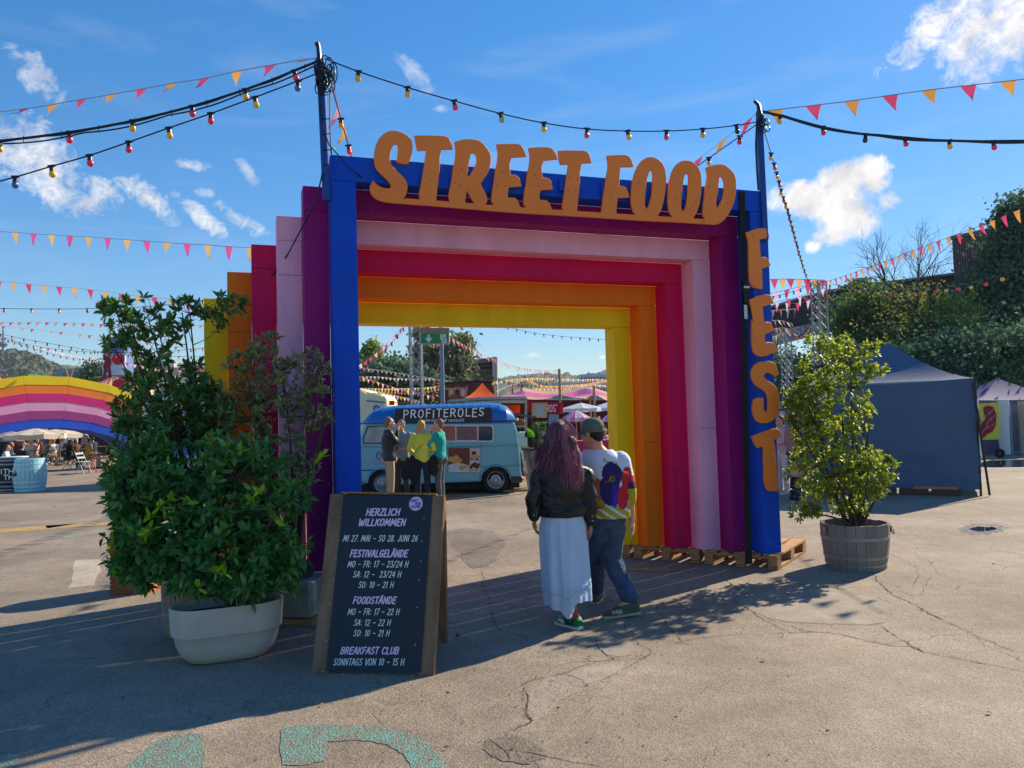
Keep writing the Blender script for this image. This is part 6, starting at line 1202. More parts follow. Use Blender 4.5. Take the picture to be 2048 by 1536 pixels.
# ---- cream trailer to the left of the van
CRM = mat('trailer_cream', (232, 224, 178), .5, .08, 2); q = P(750, 900, 21.5); q.z = 0
t = thing('food_trailer', 'cream round cornered trailer with thin blue stripe behind the van', 'trailer', q)
def T7(cx, cy, Y=21.5): return P(700+cx/6.4, 620+cy/6.4, Y)
prof_part('trailer_body', [(-900, 1000), (150, 1002), (190, 1035), (230, 1058), (340, 1062), (410, 1080), (455, 1120), (470, 1170), (472, 2250), (-900, 2250)], CRM, t, 21.5, 23.6, .06, fn=T7)
mb = MB(); mb.tube([T7(210, 1160, 21.47), T7(460, 1185, 21.47)], .02, 6); mb.build('stripe', mat('stripe_blue', (40, 120, 190), .5), t); mb = MB(); mb.tube([T7(335+math.cos(a)*30, 1262-math.sin(a)*36, 21.47) for a in np.linspace(0, 6.283, 17)], .025, 6, False); mb.build('ring_emblem', mat('stripe_blue', (40, 120, 190), .5), t)
mb = MB(); mb.box(T7(535, 1190, 21), (.14, .03, .12)); mb.tube([T7(560, 1188, 21), T7(800, 1195, 21)], .012, 5); mb.build('red_sign', mat('sign_red', (200, 24, 40), .5), label='small red square sign on a thin grey rail behind the van roof', cat='sign')
# ---- lamp post with emergency exit sign; truss
LY = 20.0; q = P(888, 900, LY); pole('lamp_post', 'blue grey steel post carrying the green exit sign', q.x, LY, P(888, 655, LY).z, .055, mat('post_blue_grey', (120, 138, 152), .45, .08, 4, metal=.3), 'post')
t = thing('exit_sign', 'green emergency exit sign with white arrow and running figure', 'sign', P(870, 675, LY-.12)); GRN = mat('exit_green', (10, 132, 72), .45, .03, 3)
def T7e(cx, cy, Y): return T7(cx, cy, Y)
prof_part('lamp_housing', [(893, 228), (1273, 228), (1273, 285), (893, 285)], mat('housing_tan', (150, 126, 96), .6, .1, 5), t, LY-.18, LY-.04, .01, fn=T7)
sp = prof_part('sign_plate', [(898, 290), (1272, 292), (1270, 438), (902, 436)], WF, t, LY-.14, LY-.08, .004, fn=T7); prof_part('sign_face', [(905, 297), (1265, 299), (1263, 432), (908, 430)], GRN, sp, LY-.146, LY-.141, fn=T7)
WS = mat('exit_white', (214, 216, 206), .5); prof_part('arrow', [(992, 315), (1022, 315), (1022, 365), (1050, 352), (1050, 372), (1008, 416), (966, 372), (966, 352), (992, 365)], WS, sp, LY-.150, LY-.147, fn=T7)
prof_part('doorway', [(1152, 310), (1228, 311), (1226, 360), (1242, 372), (1240, 430), (1170, 428), (1172, 395), (1152, 360)], WS, sp, LY-.150, LY-.147, fn=T7)
mb = MB(); Z = LY-.1525
mb.ell(T7(1180, 322, Z), (.018, .003, .018), 10, 6)
for a in ([(1185, 340), (1200, 378)], [(1160, 352), (1180, 344), (1205, 352), (1222, 345)], [(1200, 378), (1232, 390), (1222, 412)], [(1200, 378), (1192, 402), (1178, 424)], [(1150, 345), (1165, 352)]): mb.tube([T7(x, y, Z) for x, y in a], .014, 5, flat=.3)
mb.build('running_figure', GRN, sp)
q = P(836, 900, 20.8); truss('tall aluminium truss tower behind the roof of the teal van', q.x, 20.8, 4.6, .29); TT1 = V3(q.x, 20.8, 4.55)
# ---- brown cheesecake truck, orange tent, white stall, red stall
BRN = mat('truck_brown', (58, 38, 36), .5, .1, 2); q = P(925, 900, 25); q.z = 0
t = thing('food_truck', 'dark brown food truck with cheesecakelove lettering and cake pictures', 'food truck', q)
prof_part('truck_box', [(1145, 960), (1165, 935), (1300, 915), (1620, 905), (1790, 918), (1835, 935), (1850, 1000), (1850, 2100), (1140, 2100)], BRN, t, 25, 27.3, .05, fn=T7); prof_part('roof_rim', [(1160, 925), (1620, 893), (1830, 915), (1832, 926), (1620, 906), (1162, 940)], mat('truck_rim', (70, 62, 62), .5), t, 24.95, 27.3, fn=T7)
letter_part('cheesecakelove.ch', T7(1350, 994, 24.97), ux, uz, ny, 325/6.4*25/F_PX, 40/6.4*25/F_PX, mat('lettering_blush', (196, 150, 132), .6), t, wt=.16, shear=.1, gap=.04, gl=SCRIPT)
for x0, x1 in ((1258, 1345), (1400, 1505)): 
    c = panel_at('picture_panel', [(x0, 1015), (x1, 1012), (x1-2, 1112), (x0+2, 1112)], mat('panel_tan', (166, 118, 84), .6, .1, 3), t, 24.97, .01, fn=T7); prof_part('picture_stripe', [(x0+25, 1016), (x1-35, 1016), (x1-35, 1108), (x0+25, 1108)], mat('panel_pale', (186, 172, 176), .6), c, 24.96, 24.965, fn=T7)
mb = MB(); c = T7(1332, 1150, 24.9); mb.add([c+V3(math.cos(a)*.17, 0, math.sin(a)*.2) for a in np.linspace(0, 6.283, 21)[:-1]], [tuple(range(20))]); mb.build('cake_disc', mat('cake_brown', (120, 74, 50), .6, .2, 3), t)
q = P(931, 900, 22.5); q.z = 0; ORT = mat('tent_orange', (236, 98, 20), .75, .06, 1.5, trans=.3)
q1 = P(1000, 900, 22.5); box_tent('bright orange pop up tent roof behind the teal van', (q.x, 22.5, 0), ux, V3(0, 1, 0), q1.x-q.x, 2.2, T7(1900, 1110, 22.5).z, T7(1700, 930, 23.6).z, ORT, walls='', val=.12)
def T8(cx, cy, Y): return P(960+cx/6.4, 640+cy/6.4, Y)
q = T8(300, 1500, 20); q.z = 0; SILV = mat('stall_silver', (168, 160, 150), .4, .12, 4, metal=.3); t = thing('food_stall', 'white framed food stall with lifted flap and orange interior beside the van', 'food stall', q)
prof_part('fascia', [(-440, 1050), (-380, 1018), (0, 985), (600, 975), (602, 1012), (0, 1022), (-300, 1050)], SILV, t, 19.6, 21.5, .01, fn=T8); prof_part('flap_light', [(-200, 1040), (578, 1018), (578, 1052), (-200, 1060)], mat('stall_white', (214, 212, 204), .5), t, 19.8, 21.4, fn=T8)
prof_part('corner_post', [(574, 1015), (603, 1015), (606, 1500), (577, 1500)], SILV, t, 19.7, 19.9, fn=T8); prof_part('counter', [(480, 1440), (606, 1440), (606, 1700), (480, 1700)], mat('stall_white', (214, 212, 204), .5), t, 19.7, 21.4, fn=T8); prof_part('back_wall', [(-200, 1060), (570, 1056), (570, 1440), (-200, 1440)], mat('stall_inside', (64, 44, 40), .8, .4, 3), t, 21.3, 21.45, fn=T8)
prof_part('orange_sheet', [(300, 1085), (515, 1085), (512, 1190), (305, 1188)], ORT, t, 20.8, 20.9, fn=T8); prof_part('shelf', [(405, 1350), (570, 1350), (570, 1372), (405, 1372)], SILV, t, 20.2, 20.8, fn=T8)
mb = MB(); r_ = random.Random(2)
for k in range(8): c = T8(440+k*17, 1330-r_.uniform(0, 30), 20.4); mb.ell(c, (.04, .04, .09), 8, 6)
mb.build('bottle', mat('stall_goods', (150, 110, 80), .5, .5, 8), t, kind='stuff')
prof_part('flap_arm', [(400, 1192), (720, 1228), (722, 1246), (640, 1248), (400, 1212)], mat('arm_grey', (92, 94, 98), .5), t, 19.55, 19.62, fn=T8)
figure('cook standing inside the white framed food stall', (T8(470, 1400, 20.9).x, 20.9, 0), 180, 1.72, None, cloth('cook_dark', (40, 40, 44)), cloth('dark_grey', (52, 54, 60)), 'black', 'brown', vox=.02)
RED = mat('awning_red', (178, 22, 42), .7, .08, 2, trans=.15); q = T8(830, 1500, 23); q.z = 0; t = thing('food_stall', 'red stall with hanging letters behind a white board', 'food stall', q)
prof_part('awning', [(500, 1030), (1060, 1062), (1062, 1200), (600, 1175), (500, 1170)], RED, t, 22.9, 23.0, fn=T8); prof_part('awning_side', [(1040, 1070), (1066, 1085), (1062, 1200), (1030, 1200)], mat('awning_red_bright', (214, 30, 52), .7), t, 22.7, 22.9, fn=T8)
letter_part('ROS*', T8(918, 1130, 22.88), ux, uz, ny, 135/6.4*23/F_PX, 90/6.4*23/F_PX, WHT, t, wt=.10, shear=0)
prof_part('stall_wall', [(600, 1200), (1062, 1200), (1062, 1700), (600, 1700)], mat('stall_dark', (44, 36, 36), .8, .3, 2), t, 23.4, 24.2, fn=T8); prof_part('fridge', [(880, 1205), (1010, 1205), (1010, 1700), (880, 1700)], mat('fridge_blue', (120, 150, 176), .4, .1, 2), t, 22.95, 23.3, fn=T8)
t = thing('notice_board', 'pale board in a tan wooden frame hanging before the red stall', 'notice board', T8(760, 1150, 20.4)); a_ = prof_part('board_frame', [(665, 1065), (858, 1058), (856, 1252), (662, 1248)], mat('tan_frame', (206, 168, 120), .7), t, 20.4, 20.45, fn=T8); prof_part('board_face', [(690, 1085), (820, 1080), (820, 1222), (690, 1212)], mat('board_pale', (170, 176, 180), .5, .12, 3), a_, 20.38, 20.396, fn=T8)
# potted greenery between van and stall
tree('bright green potted herb beside the white framed stall', T8(650, 1750, 18.6)*1, [pb(960+650/6.4, 640+1450/6.4, 6, 10, 18.6, .12)], mat('herb_green', (120, 176, 40), .6, .15, 9, trans=.4), 1.0, .015, 260, .05, 3, 'potted_plant', cat='plant')
for o in (('olive bush with grey green leaves behind the woman with plum hair', 960+770/6.4, 640+1370/6.4, 14, 17, 19.0, 5), ('dark leafy bush left of the woman with plum hair', 960+720/6.4, 640+1480/6.4, 12, 12, 18.8, 6)):
    b_ = P(o[1], 990, o[5]); b_.z = 0; tree(o[0], b_, [pb(o[1], o[2], o[3], o[4], o[5], .18)], TL1 if o[6] == 5 else TL2, 1.0, .02, 900, .05, o[6], 'potted_plant', cat='plant')
t = thing('poster_board', 'leaning narrow board with cream posters at the rear of the van', 'poster board', (T8(390, 1700, 17.0).x, 17.0, 0))
def T9(cx, cy, Y): return P(1010+cx/10.24, 860+cy/10.24, Y)
prof_part('board', [(318, 380), (338, 378), (492, 1222), (472, 1225)], mat('board_orange', (176, 84, 56), .7), t, 17.1, 17.2, fn=T9); prof_part('poster', [(326, 400), (370, 440), (388, 600), (350, 612)], WS, t, 17.05, 17.09, fn=T9); prof_part('poster', [(352, 615), (430, 640), (470, 880), (415, 905)], mat('poster_cream', (214, 176, 150), .7, .3, 14), t, 17.05, 17.09, fn=T9)
t = thing('lectern_stand', 'tall grey tapered counter with dark top beside the woman', 'counter', (T9(520, 1200, 17.9).x, 17.9, 0))
prof_part('front_panel', [(342, 425), (600, 432), (640, 440), (600, 1180), (498, 1225)], mat('counter_grey', (150, 140, 132), .7, .08, 2), t, 17.9, 18.0, fn=T9); prof_part('counter_top', [(325, 372), (595, 380), (600, 428), (345, 420)], mat('counter_dark', (40, 52, 54), .5), t, 17.8, 18.3, fn=T9); prof_part('brace', [(450, 425), (488, 428), (580, 860), (560, 900)], mat('counter_brace', (84, 80, 78), .6), t, 17.84, 17.89, fn=T9); prof_part('name_card', [(330, 320), (480, 325), (490, 372), (328, 368)], mat('poster_cream', (214, 176, 150), .7, .3, 14), t, 17.95, 17.97, fn=T9)
mb = MB(); a = G(985, 985); b_ = G(1090, 980); mb.beam((a.x, a.y, .03), (b_.x, b_.y, .03), .22, .05); mb.build('cable_ramp', mat('ramp_tan', (176, 146, 96), .8, .2, 4), label='low tan cable ramp lying across the ground behind the van', cat='cable ramp', bevel=.01)
# ---- stretch tent
def T8s(cx, cy, Y): return T8(cx, cy, Y)
xs_ = [270, 400, 540, 700, 860, 1030, 1200, 1370, 1457, 1620, 1800, 2000]
rowsY = [(44, [972, 915, 865, 895, 906, 903, 880, 835, 868, 920, 955, 970]), (42, [974, 945, 905, 932, 946, 944, 918, 873, 888, 945, 965, 975]), (38, [978, 966, 975, 990, 995, 960, 990, 968, 955, 975, 985, 990]), (34, [985, 985, 1000, 1020, 1010, 942, 992, 1008, 942, 1030, 1040, 1040])]
TB = mat('tent_beige', (196, 170, 138), .8, .06, 1, trans=.3); TP = mat('tent_pink', (212, 96, 160), .8, .08, 1, trans=.3); TV = mat('tent_violet', (140, 66, 160), .8, .08, 1, trans=.3)
q = T8(900, 1500, 38); q.z = 0; t = thing('stretch_tent', 'wide stretch tent in beige and pink bands held up on poles', 'tent', q); xi = np.linspace(270, 2000, 70)
def interp_row(r): return np.interp(xi, xs_, r)
fine = []
for a, b_ in zip(rowsY[:-1], rowsY[1:]):
    for k in range(4): s_ = k/4; fine.append((a[0]*(1-s_)+b_[0]*s_, interp_row(a[1])*(1-s_)+interp_row(b_[1])*s_))
fine.append((34, interp_row(rowsY[-1][1]))); mb = MB(); grid = [[T8(x, z, Y) for x, z in zip(xi, r)] for Y, r in fine]
for j in range(len(grid)-1):
    for i in range(len(xi)-1):
        mb.cur = 0 if j < 4 or j >= 8 else (2 if min(abs(xi[i]-480), abs(xi[i]-1330)) < 90 and j < 7 else 1); mb.quad(grid[j][i], grid[j][i+1], grid[j+1][i+1], grid[j+1][i])
mb.build('canopy', [TB, TP, TV], t, smooth=True)
for cx, c0_, Y in ((415, 815, 41), (530, 780, 42), (1015, 625, 33.8), (1400, 750, 43), (1457, 840, 33.8)):
    p = T8(cx, c0_, Y); mb = MB(); mb.tube([(p.x, Y, 0), p], .06, 8); mb.build('pole', WOODP, t, smooth=True)
PT2 = T8(1010, 628, 33.8)
mb = MB(); mb.quad(T8(600, 1020, 45), T8(2000, 1030, 45), V3(T8(2000, 1030, 45).x, 45, 0), V3(T8(600, 1020, 45).x, 45, 0)); mb.build('back_wall', mat('tent_inner_shade', (84, 34, 50), .9, .2, .6), t)  # dark maroon sheet put in for the shade under the tent
WPA = mat('parasol_white', (206, 214, 224), .8, .04, 2, trans=.25); GRP = mat('parasol_green', (60, 110, 60), .8)
def wpar(label, cx, cy, w, rim, Y, m, m2=None, grp='parasols in the seating area beyond the gate', **k): p = T8(cx, cy, Y); r_ = w/2/6.4*Y/F_PX; return parasol(label, p.x, Y, p.z, r_, p.z-T8(cx, rim, Y-r_).z*1.0 if False else (rim-cy)/6.4*Y/F_PX, m, m2, group=grp, **k)
wpar('wide white parasol left of the yellow upright', 1290, 1060, 520, 1130, 29, WPA); wpar('white parasol half hidden by the yellow right upright', 1650, 1050, 480, 1120, 32, WPA); wpar('pink and white striped parasol between the two walkers heads', 1228, 1150, 360, 1250, 25.5, mat('parasol_pinkish', (206, 140, 190), .8, trans=.25), WPA, n=9)
wpar('small striped parasol half hidden by the yellow upright', 1660, 1200, 200, 1260, 30, mat('parasol_pinkish', (206, 140, 190), .8, trans=.25), WPA, n=8)
mb = MB(); a = T8(1230, 1440, 24); mb.box((a.x+.6, 24.6, .45), (1.7, .8, .9)); mb.build('table', mat('cloth_pink_table', (196, 60, 110), .8, .2, 9), label='counter table under a pink cloth seen between the walkers', cat='table', bevel=.02)
PG = 'guests in the seating area beyond the gate'; rr_ = random.Random(9)
for k, (px, Y, yaw) in enumerate(((1185, 27, 20), (1199, 30, 200), (1208, 28, 150), (1168, 33, 80), (1152, 35, 10), (1062, 24.5, 160), (1075, 26, 30))):
    figure(['guest in white top seated by the yellow upright', 'guest in dark jacket behind the man in the cap', 'guest in pale pink shirt beside the yellow upright', 'guest in grey under the striped parasol', 'guest in black beyond the striped parasol', 'guest in white behind the olive bush', 'dark haired guest near the notice board'][k], (P(px, 900, Y).x, Y, 0), yaw, rr_.uniform(1.62, 1.8), None if k not in (0, 2) else (SIT,), cloth('guest%d' % k, [(200, 200, 205), (40, 44, 50), (206, 160, 170), (120, 120, 130), (30, 30, 34), (214, 214, 210), (60, 70, 90)][k]), cloth('dark_grey', (52, 54, 60)), 'black', ['brown', 'black', 'blond', 'sandy', 'black', 'brown', 'black'][k], group=PG, vox=.028)
# ---- beyond: viaduct, flats, poplar, trees
CON2 = mat('viaduct_concrete', (128, 126, 114), .9, .2, .35, .3, 2, stretch=(.4, 1, 1), col2=(104, 104, 96))
q = T7(1600, 900, 72); q.z = 0; t = thing('viaduct', 'broken end of a grey concrete viaduct wall with ledges', 'viaduct', q)
prof_part('parapet', [(1380, 655), (1830, 605), (1832, 668), (1380, 712)], CON2, t, 71.5, 74, fn=T7); prof_part('girder', [(1380, 715), (1832, 672), (1834, 750), (1380, 780)], mat('viaduct_dark', (96, 98, 90), .9, .2, .4), t, 72, 74, fn=T7); prof_part('ledge', [(1380, 735), (1832, 695), (1832, 702), (1380, 742)], CON2, t, 71.3, 72, fn=T7); prof_part('ledge', [(1380, 790), (1834, 755), (1834, 770), (1380, 804)], CON2, t, 71.3, 72, fn=T7); prof_part('lower_wall', [(1380, 804), (1834, 770), (1836, 1100), (1380, 1100)], mat('viaduct_lower', (112, 108, 92), .9, .3, .3), t, 72.3, 74, fn=T7)
prof_part('end_pier', [(1820, 596), (1884, 600), (1890, 1300), (1824, 1300)], mat('pier_grey', (150, 152, 150), .8, .1, .5), t, 70.6, 74, .05, fn=T7); prof_part('downpipe', [(1826, 596), (1838, 596), (1858, 1400), (1846, 1400)], mat('pipe_cream', (196, 188, 168), .6), t, 70.2, 70.4, fn=T7)
letter_part('LTIE', T7(1545, 665, 71.4), ux, uz, ny, 1.5*2, 1.0, mat('graffiti_pale', (176, 180, 176), .8), t, label='pale graffiti strokes', wt=.14, shear=0) if False else None
q = T7(560, 900, 130); q.z = 0; t = thing('viaduct', 'distant road bridge parapet with blue graffiti beyond the poplar', 'viaduct', q); prof_part('deck', [(-300, 735), (150, 728), (400, 722), (820, 690), (1400, 660), (1400, 720), (820, 752), (400, 770), (-300, 775)], CON2, t, 130, 134, fn=T7); mb = MB()
for x in (470, 500, 535, 575, 610): mb.box(T7(x, 738, 129.8), (1.6, .1, 2.2))
mb.build('graffiti', mat('graffiti_blue', (60, 110, 170), .8), t, kind='stuff')
FLAT = mat('facade_pale', (196, 200, 204), .8, .05, .05); FWN = mat('facade_window', (84, 100, 118), .3, .2, .5)
def flats(label, x0, x1, y0, ybase, Y, fl, nw, fn, m=FLAT, d=14, pent=None, slope=0):
    q = fn((x0+x1)/2, ybase, Y); q.z = 0; t = thing('apartment_building', label, 'building', q, 'distant flats'); a, b_ = fn(x0, y0, Y), fn(x1, y0, Y); h = a.z; w = b_.x-a.x
    mb = MB(); mb.box((a.x+w/2, Y+d/2, h/2), (w, d, h)); wl = mb.build('wall', m, t)
    if pent: c0, c1 = fn(pent[0], pent[2], Y), fn(pent[1], pent[2], Y); mb = MB(); mb.box(((c0.x+c1.x)/2, Y+d/2, (h+c0.z)/2), (c1.x-c0.x, d*.5, c0.z-h)); mb.build('roof_house', m, t)
    fh = 3.0; me = None
    for j in range(fl):
        for k in range(nw):
            z = h-1.7-j*fh
            if z < 1: continue
            if me is None: mb = MB(); mb.box((0, 0, 0), (w/nw*.55, .2, 1.6)); o = mb.build('window', FWN, t); me = o.data; me.transform(Matrix.Translation(ORI[t.name]))
            else: o = bpy.data.objects.new('window', me); S.collection.objects.link(o); o.parent = t
            o.location = V3(a.x+w*(k+.5)/nw, Y-.02, z)-ORI[t.name]
    return t
flats('pale flats with a roof house above the left bridge', 380, 705, 650, 760, 290, 6, 9, T7, pent=(430, 495, 615))
flats('white flats behind the pink stretch tent, largest', 1285, 1760, 695, 900, 240, 7, 12, T8, mat('facade_bluewhite', (170, 184, 200), .8, .05, .1)); flats('low pale flats between the tent poles', 920, 1280, 805, 900, 260, 5, 12, T8, mat('facade_bluewhite', (170, 184, 200), .8, .05, .1)); flats('pale block with flat roof above the right flats', 1500, 1800, 712, 800, 270, 3, 6, T8)
def tbase(px, Y): p = P(px, 900, Y); return V3(p.x, Y, 0)
tree('slender sunlit poplar left of the truss tower', tbase(743, 56), [pb(743, 700, 9, 22, 56, .5, 1.2), pb(742, 735, 16, 30, 56, .9, 2.2), pb(744, 760, 18, 18, 56, .9, 1)], TL3, 5, .2, 6500, .30, 5, 'poplar', cl=.3)
tree('broad grey green tree behind the exit sign post', tbase(880, 62), [pb(845, 690, 28, 32, 62, 2, 1.3), pb(885, 720, 40, 45, 62, 2.5, 2.4), pb(925, 700, 20, 34, 62, 1.5, 1), pb(918, 745, 30, 30, 61, 2, 1.3), pb(850, 745, 30, 36, 62, 2, 1.3)], mat('tree_leaf_grey', (98, 112, 82), .6, .12, 3, island=.35, trans=.3), 6, .3, 13000, .34, 6, cl=.2)
tree('dark bushy tree mass behind the cream trailer', tbase(770, 48), [pb(745, 765, 40, 22, 48, 2, 1), pb(800, 755, 45, 26, 48, 2, 1.2), pb(780, 785, 60, 28, 47, 2, 1.5), pb(850, 780, 40, 26, 47, 2, 1)], TL2, 4, .25, 9000, .34, 7, cl=.25)
# ------------------------------------------------------------------ left: rainbow arch, barrels, guests, tower, tents
AY = 31.0; ac = P(94, 945, AY); ac.z = 0; AX = R(-50.0)                   # arch axis azimuth
aD = V3(math.sin(AX), math.cos(AX), 0); aR = V3(aD.y, -aD.x, 0)           # back along the axis, and its right
t = thing('rainbow_arch', 'big low wooden rainbow arch in six painted bands over the seating area', 'arch', ac)
AO, AH, BT = 5.95, 3.92, .352; acol = [('yellow', (236, 204, 20)), ('orange', (238, 128, 44)), ('magenta', (206, 30, 118)), ('pale pink', (226, 160, 196)), ('purple', (158, 56, 130)), ('blue', (16, 84, 204))]
N_ = 11
for i, (nm, c_) in enumerate(acol):
    m = mat('arch_'+nm.replace(' ', '_'), c_, .7, .10, 1.2, .1, 20)
    for k in range(N_):
        a0, a1 = math.pi*k/N_, math.pi*(k+1)/N_
        def pt(a, q, off): r1, r2 = AO-BT*q, AH-BT*q; return ac+aR*(math.cos(a)*r1)+GZ*(math.sin(a)*r2)+aD*off
        g = .0008; o0_ = .012*(i % 2); mb = MB(); vs = []
        dz = [pt(a0+g, i, o0_), pt(a1-g, i, o0_), pt(a1-g, i+1, o0_), pt(a0+g, i+1, o0_)]; vs = dz+[p+aD*(1.6 if i == 5 or i == 0 else .06) for p in dz]
        mb.add(vs, [(0, 1, 2, 3), (7, 6, 5, 4), (0, 4, 5, 1), (1, 5, 6, 2), (2, 6, 7, 3), (3, 7, 4, 0)]); mb.build('panel', m, t, label=nm+' panel')
def barrel(label, x, y, m, h=.92, r=.36, rb=.42, hoop=None, txt=None, group='oak barrels used as tables'):
    t = thing('barrel', label, 'barrel', (x, y, 0), group); c = V3(x, y, 0); n = 24
    for k in range(n):
        a0, a1 = 2*math.pi*k/n+.01, 2*math.pi*(k+1)/n-.01; mb = MB(); rs = []
        for j in range(9):
            z = h*j/8; rr = r+(rb-r)*math.sin(math.pi*j/8); rs.append([c+V3(math.cos(a)*q, math.sin(a)*q, z) for q, a in ((rr, a0), (rr, a1), (rr-.025, a1), (rr-.025, a0))])
        mb.rings(rs); mb.build('stave', m, t)
    for z in (.04, .14, .27, .62, .76, .87):
        rr = r+(rb-r)*math.sin(math.pi*z/h); mb = MB(); mb.lathe(c, [(rr-.002, z-.022), (rr+.005, z-.02), (rr+.005, z+.02), (rr-.002, z+.022)], 36); mb.build('hoop', hoop, t, smooth=True)
    mb = MB(); mb.lathe(c, [(.001, h-.03), (r-.02, h-.03)], 24); mb.build('head', m, t); return t
PB = mat('barrel_pale_blue', (150, 206, 216), .45, .06, 3, .2, 20, coat=.2); p = G(43, 985); b1 = barrel('pale blue painted barrel standing in the sun at the far left', p.x, p.y+.38, PB, hoop=mat('hoop_pale', (176, 214, 220), .35, .1, 4, metal=.2))
mb = MB(); c = b1.location
def on_barrel(u_, z): a = R(-90-0)+u_; rr = .36+.06*math.sin(math.pi*z/.92)+.004; return V3(c.x+math.cos(a)*rr, c.y+math.sin(a)*rr, z)
V0 = MB(); strokes(V0, 'ovele' , V3(0, 0, 0), V3(1, 0, 0), V3(0, 0, 1), V3(0, -1, 0), .36, .14, wt=.2, shear=.3, gap=.02, gl=SCRIPT); V0.v = [tuple(on_barrel(-.62+v[0]/.42-0, .52+v[2]+v[0]*.15)) for v in V0.v]; V0.build('lettering', mat('lettering_dark', (30, 44, 60), .6), b1, label='dark script scrawl')
p = G(4, 984); b2 = barrel('dark barrel with pale rim and white block letters beside the blue one', p.x, p.y+.5, mat('barrel_dark', (36, 42, 50), .6, .2, 3), hoop=mat('hoop_grey', (140, 156, 160), .4, .1, 4, metal=.3))
mb = MB(); mb.lathe(b2.location, [(.001, .93), (.37, .93), (.38, .95), (.37, .97), (.001, .97)], 28); mb.build('top', mat('barrel_top', (190, 206, 206), .5), b2, smooth=True)
t2 = thing('letter_board', 'white block letters on a dark board between the barrels', 'sign', (b2.location.x+.12, b2.location.y-.52, .5)); mb = MB(); mb.box(t2.location, (.5, .02, .40)); mb.build('board', mat('board_black', (20, 24, 30), .6), t2)
letter_part('ITH', t2.location+V3(.04, -.012, .075), ux, uz, ny, .36, .12, WHT, t2, wt=.24, shear=0); letter_part('TH', t2.location+V3(.08, -.012, -.09), ux, uz, ny, .26, .12, WHT, t2, wt=.24, shear=0)
# seating ---------------------------------------------------------------
def at2(px, Y): p = P(px, 900, Y); return (p.x, Y, 0)
def folding_chair(label, x, y, yaw, m, group='folding bistro chairs'):
    t = thing('folding_chair', label, 'chair', (x, y, 0), group); c, s_ = math.cos(-R(yaw)), math.sin(-R(yaw)); Q = lambda a, b_, z: V3(x+a*c-b_*s_, y+a*s_+b_*c, z)
    for sx in (-.2, .2):
        for a, b_ in ((Q(sx, .22, .0), Q(sx, -.2, .84)), (Q(sx*.9, -.24, 0), Q(sx*.9, .2, .46))): mb = MB(); mb.tube([a, b_], .011, 6); mb.build('leg', m, t, smooth=True)
    for z in (.62, .78): mb = MB(); f_ = (z/.84); y_ = .22-.42*f_; mb.box(Q(0, y_, z), (.4, .012, .07), (c, s_, 0), (-s_, c, 0)); mb.build('back_slat', m, t)
    for k in range(6): mb = MB(); mb.box(Q(0, -.14+.062*k, .46), (.40, .045, .014), (c, s_, 0), (-s_, c, 0)); mb.build('seat_slat', m, t)
    return t
def table(label, x, y, yaw, w, d, m, cross=True, group=None, h=.73):
    t = thing('table', label, 'table', (x, y, 0), group); c, s_ = math.cos(-R(yaw)), math.sin(-R(yaw)); Q = lambda a, b_, z: V3(x+a*c-b_*s_, y+a*s_+b_*c, z)
    for k in range(4): mb = MB(); mb.box(Q(0, -d/2+d*(k+.5)/4, h), (w, d/4-.008, .025), (c, s_, 0), (-s_, c, 0)); mb.build('top_slat', m, t)
    for sx in (-w*.42, w*.42):
        for a, b_ in (((-d*.42, 0), (d*.42, h-.02)), ((d*.42, 0), (-d*.42, h-.02))) if cross else (((-d*.42, 0), (-d*.42, h-.02)), ((d*.42, 0), (d*.42, h-.02))):
            mb = MB(); mb.beam(Q(sx, a[0], a[1]), Q(sx, b_[0], b_[1]), .03, .03) ; mb.build('leg', m, t)
    return t
WST = mat('chair_white', (190, 200, 196), .5); BRT = mat('table_brown', (92, 56, 38), .7, .2, 4); RDT = mat('table_red', (176, 60, 44), .5)
x, y, _ = at2(166, 29.6); folding_chair('empty pale folding chair standing before the red table', x, y, 100, WST); x, y, _ = at2(140, 33.5); folding_chair('dark folding chair under the woman in black', x, y, 95, mat('chair_dark', (40, 44, 48), .5)); x, y, _ = at2(172, 33.0); folding_chair('green folding chair under the guest in the yellow top', x, y, 80, mat('chair_green', (50, 120, 70), .5))
x, y, _ = at2(200, 30.4); table('folding red bistro table at the edge of the shrub', x, y, 8, .75, .6, RDT)
TG = 'brown tables under the parasols'
for lab, px, Y, yaw in (('brown table in front of the leaning parasol pole', 97, 36, 10), ('brown table at the left beneath the parasols', 45, 40, 5), ('brown table behind the woman in black', 140, 42, 0), ('brown table farthest to the right under the arch', 178, 41, 12)): x, y, _ = at2(px, Y); table(lab, x, y, yaw, 1.8, .75, BRT, False, TG, h=.78)
SG_ = 'guests seated under the rainbow arch'
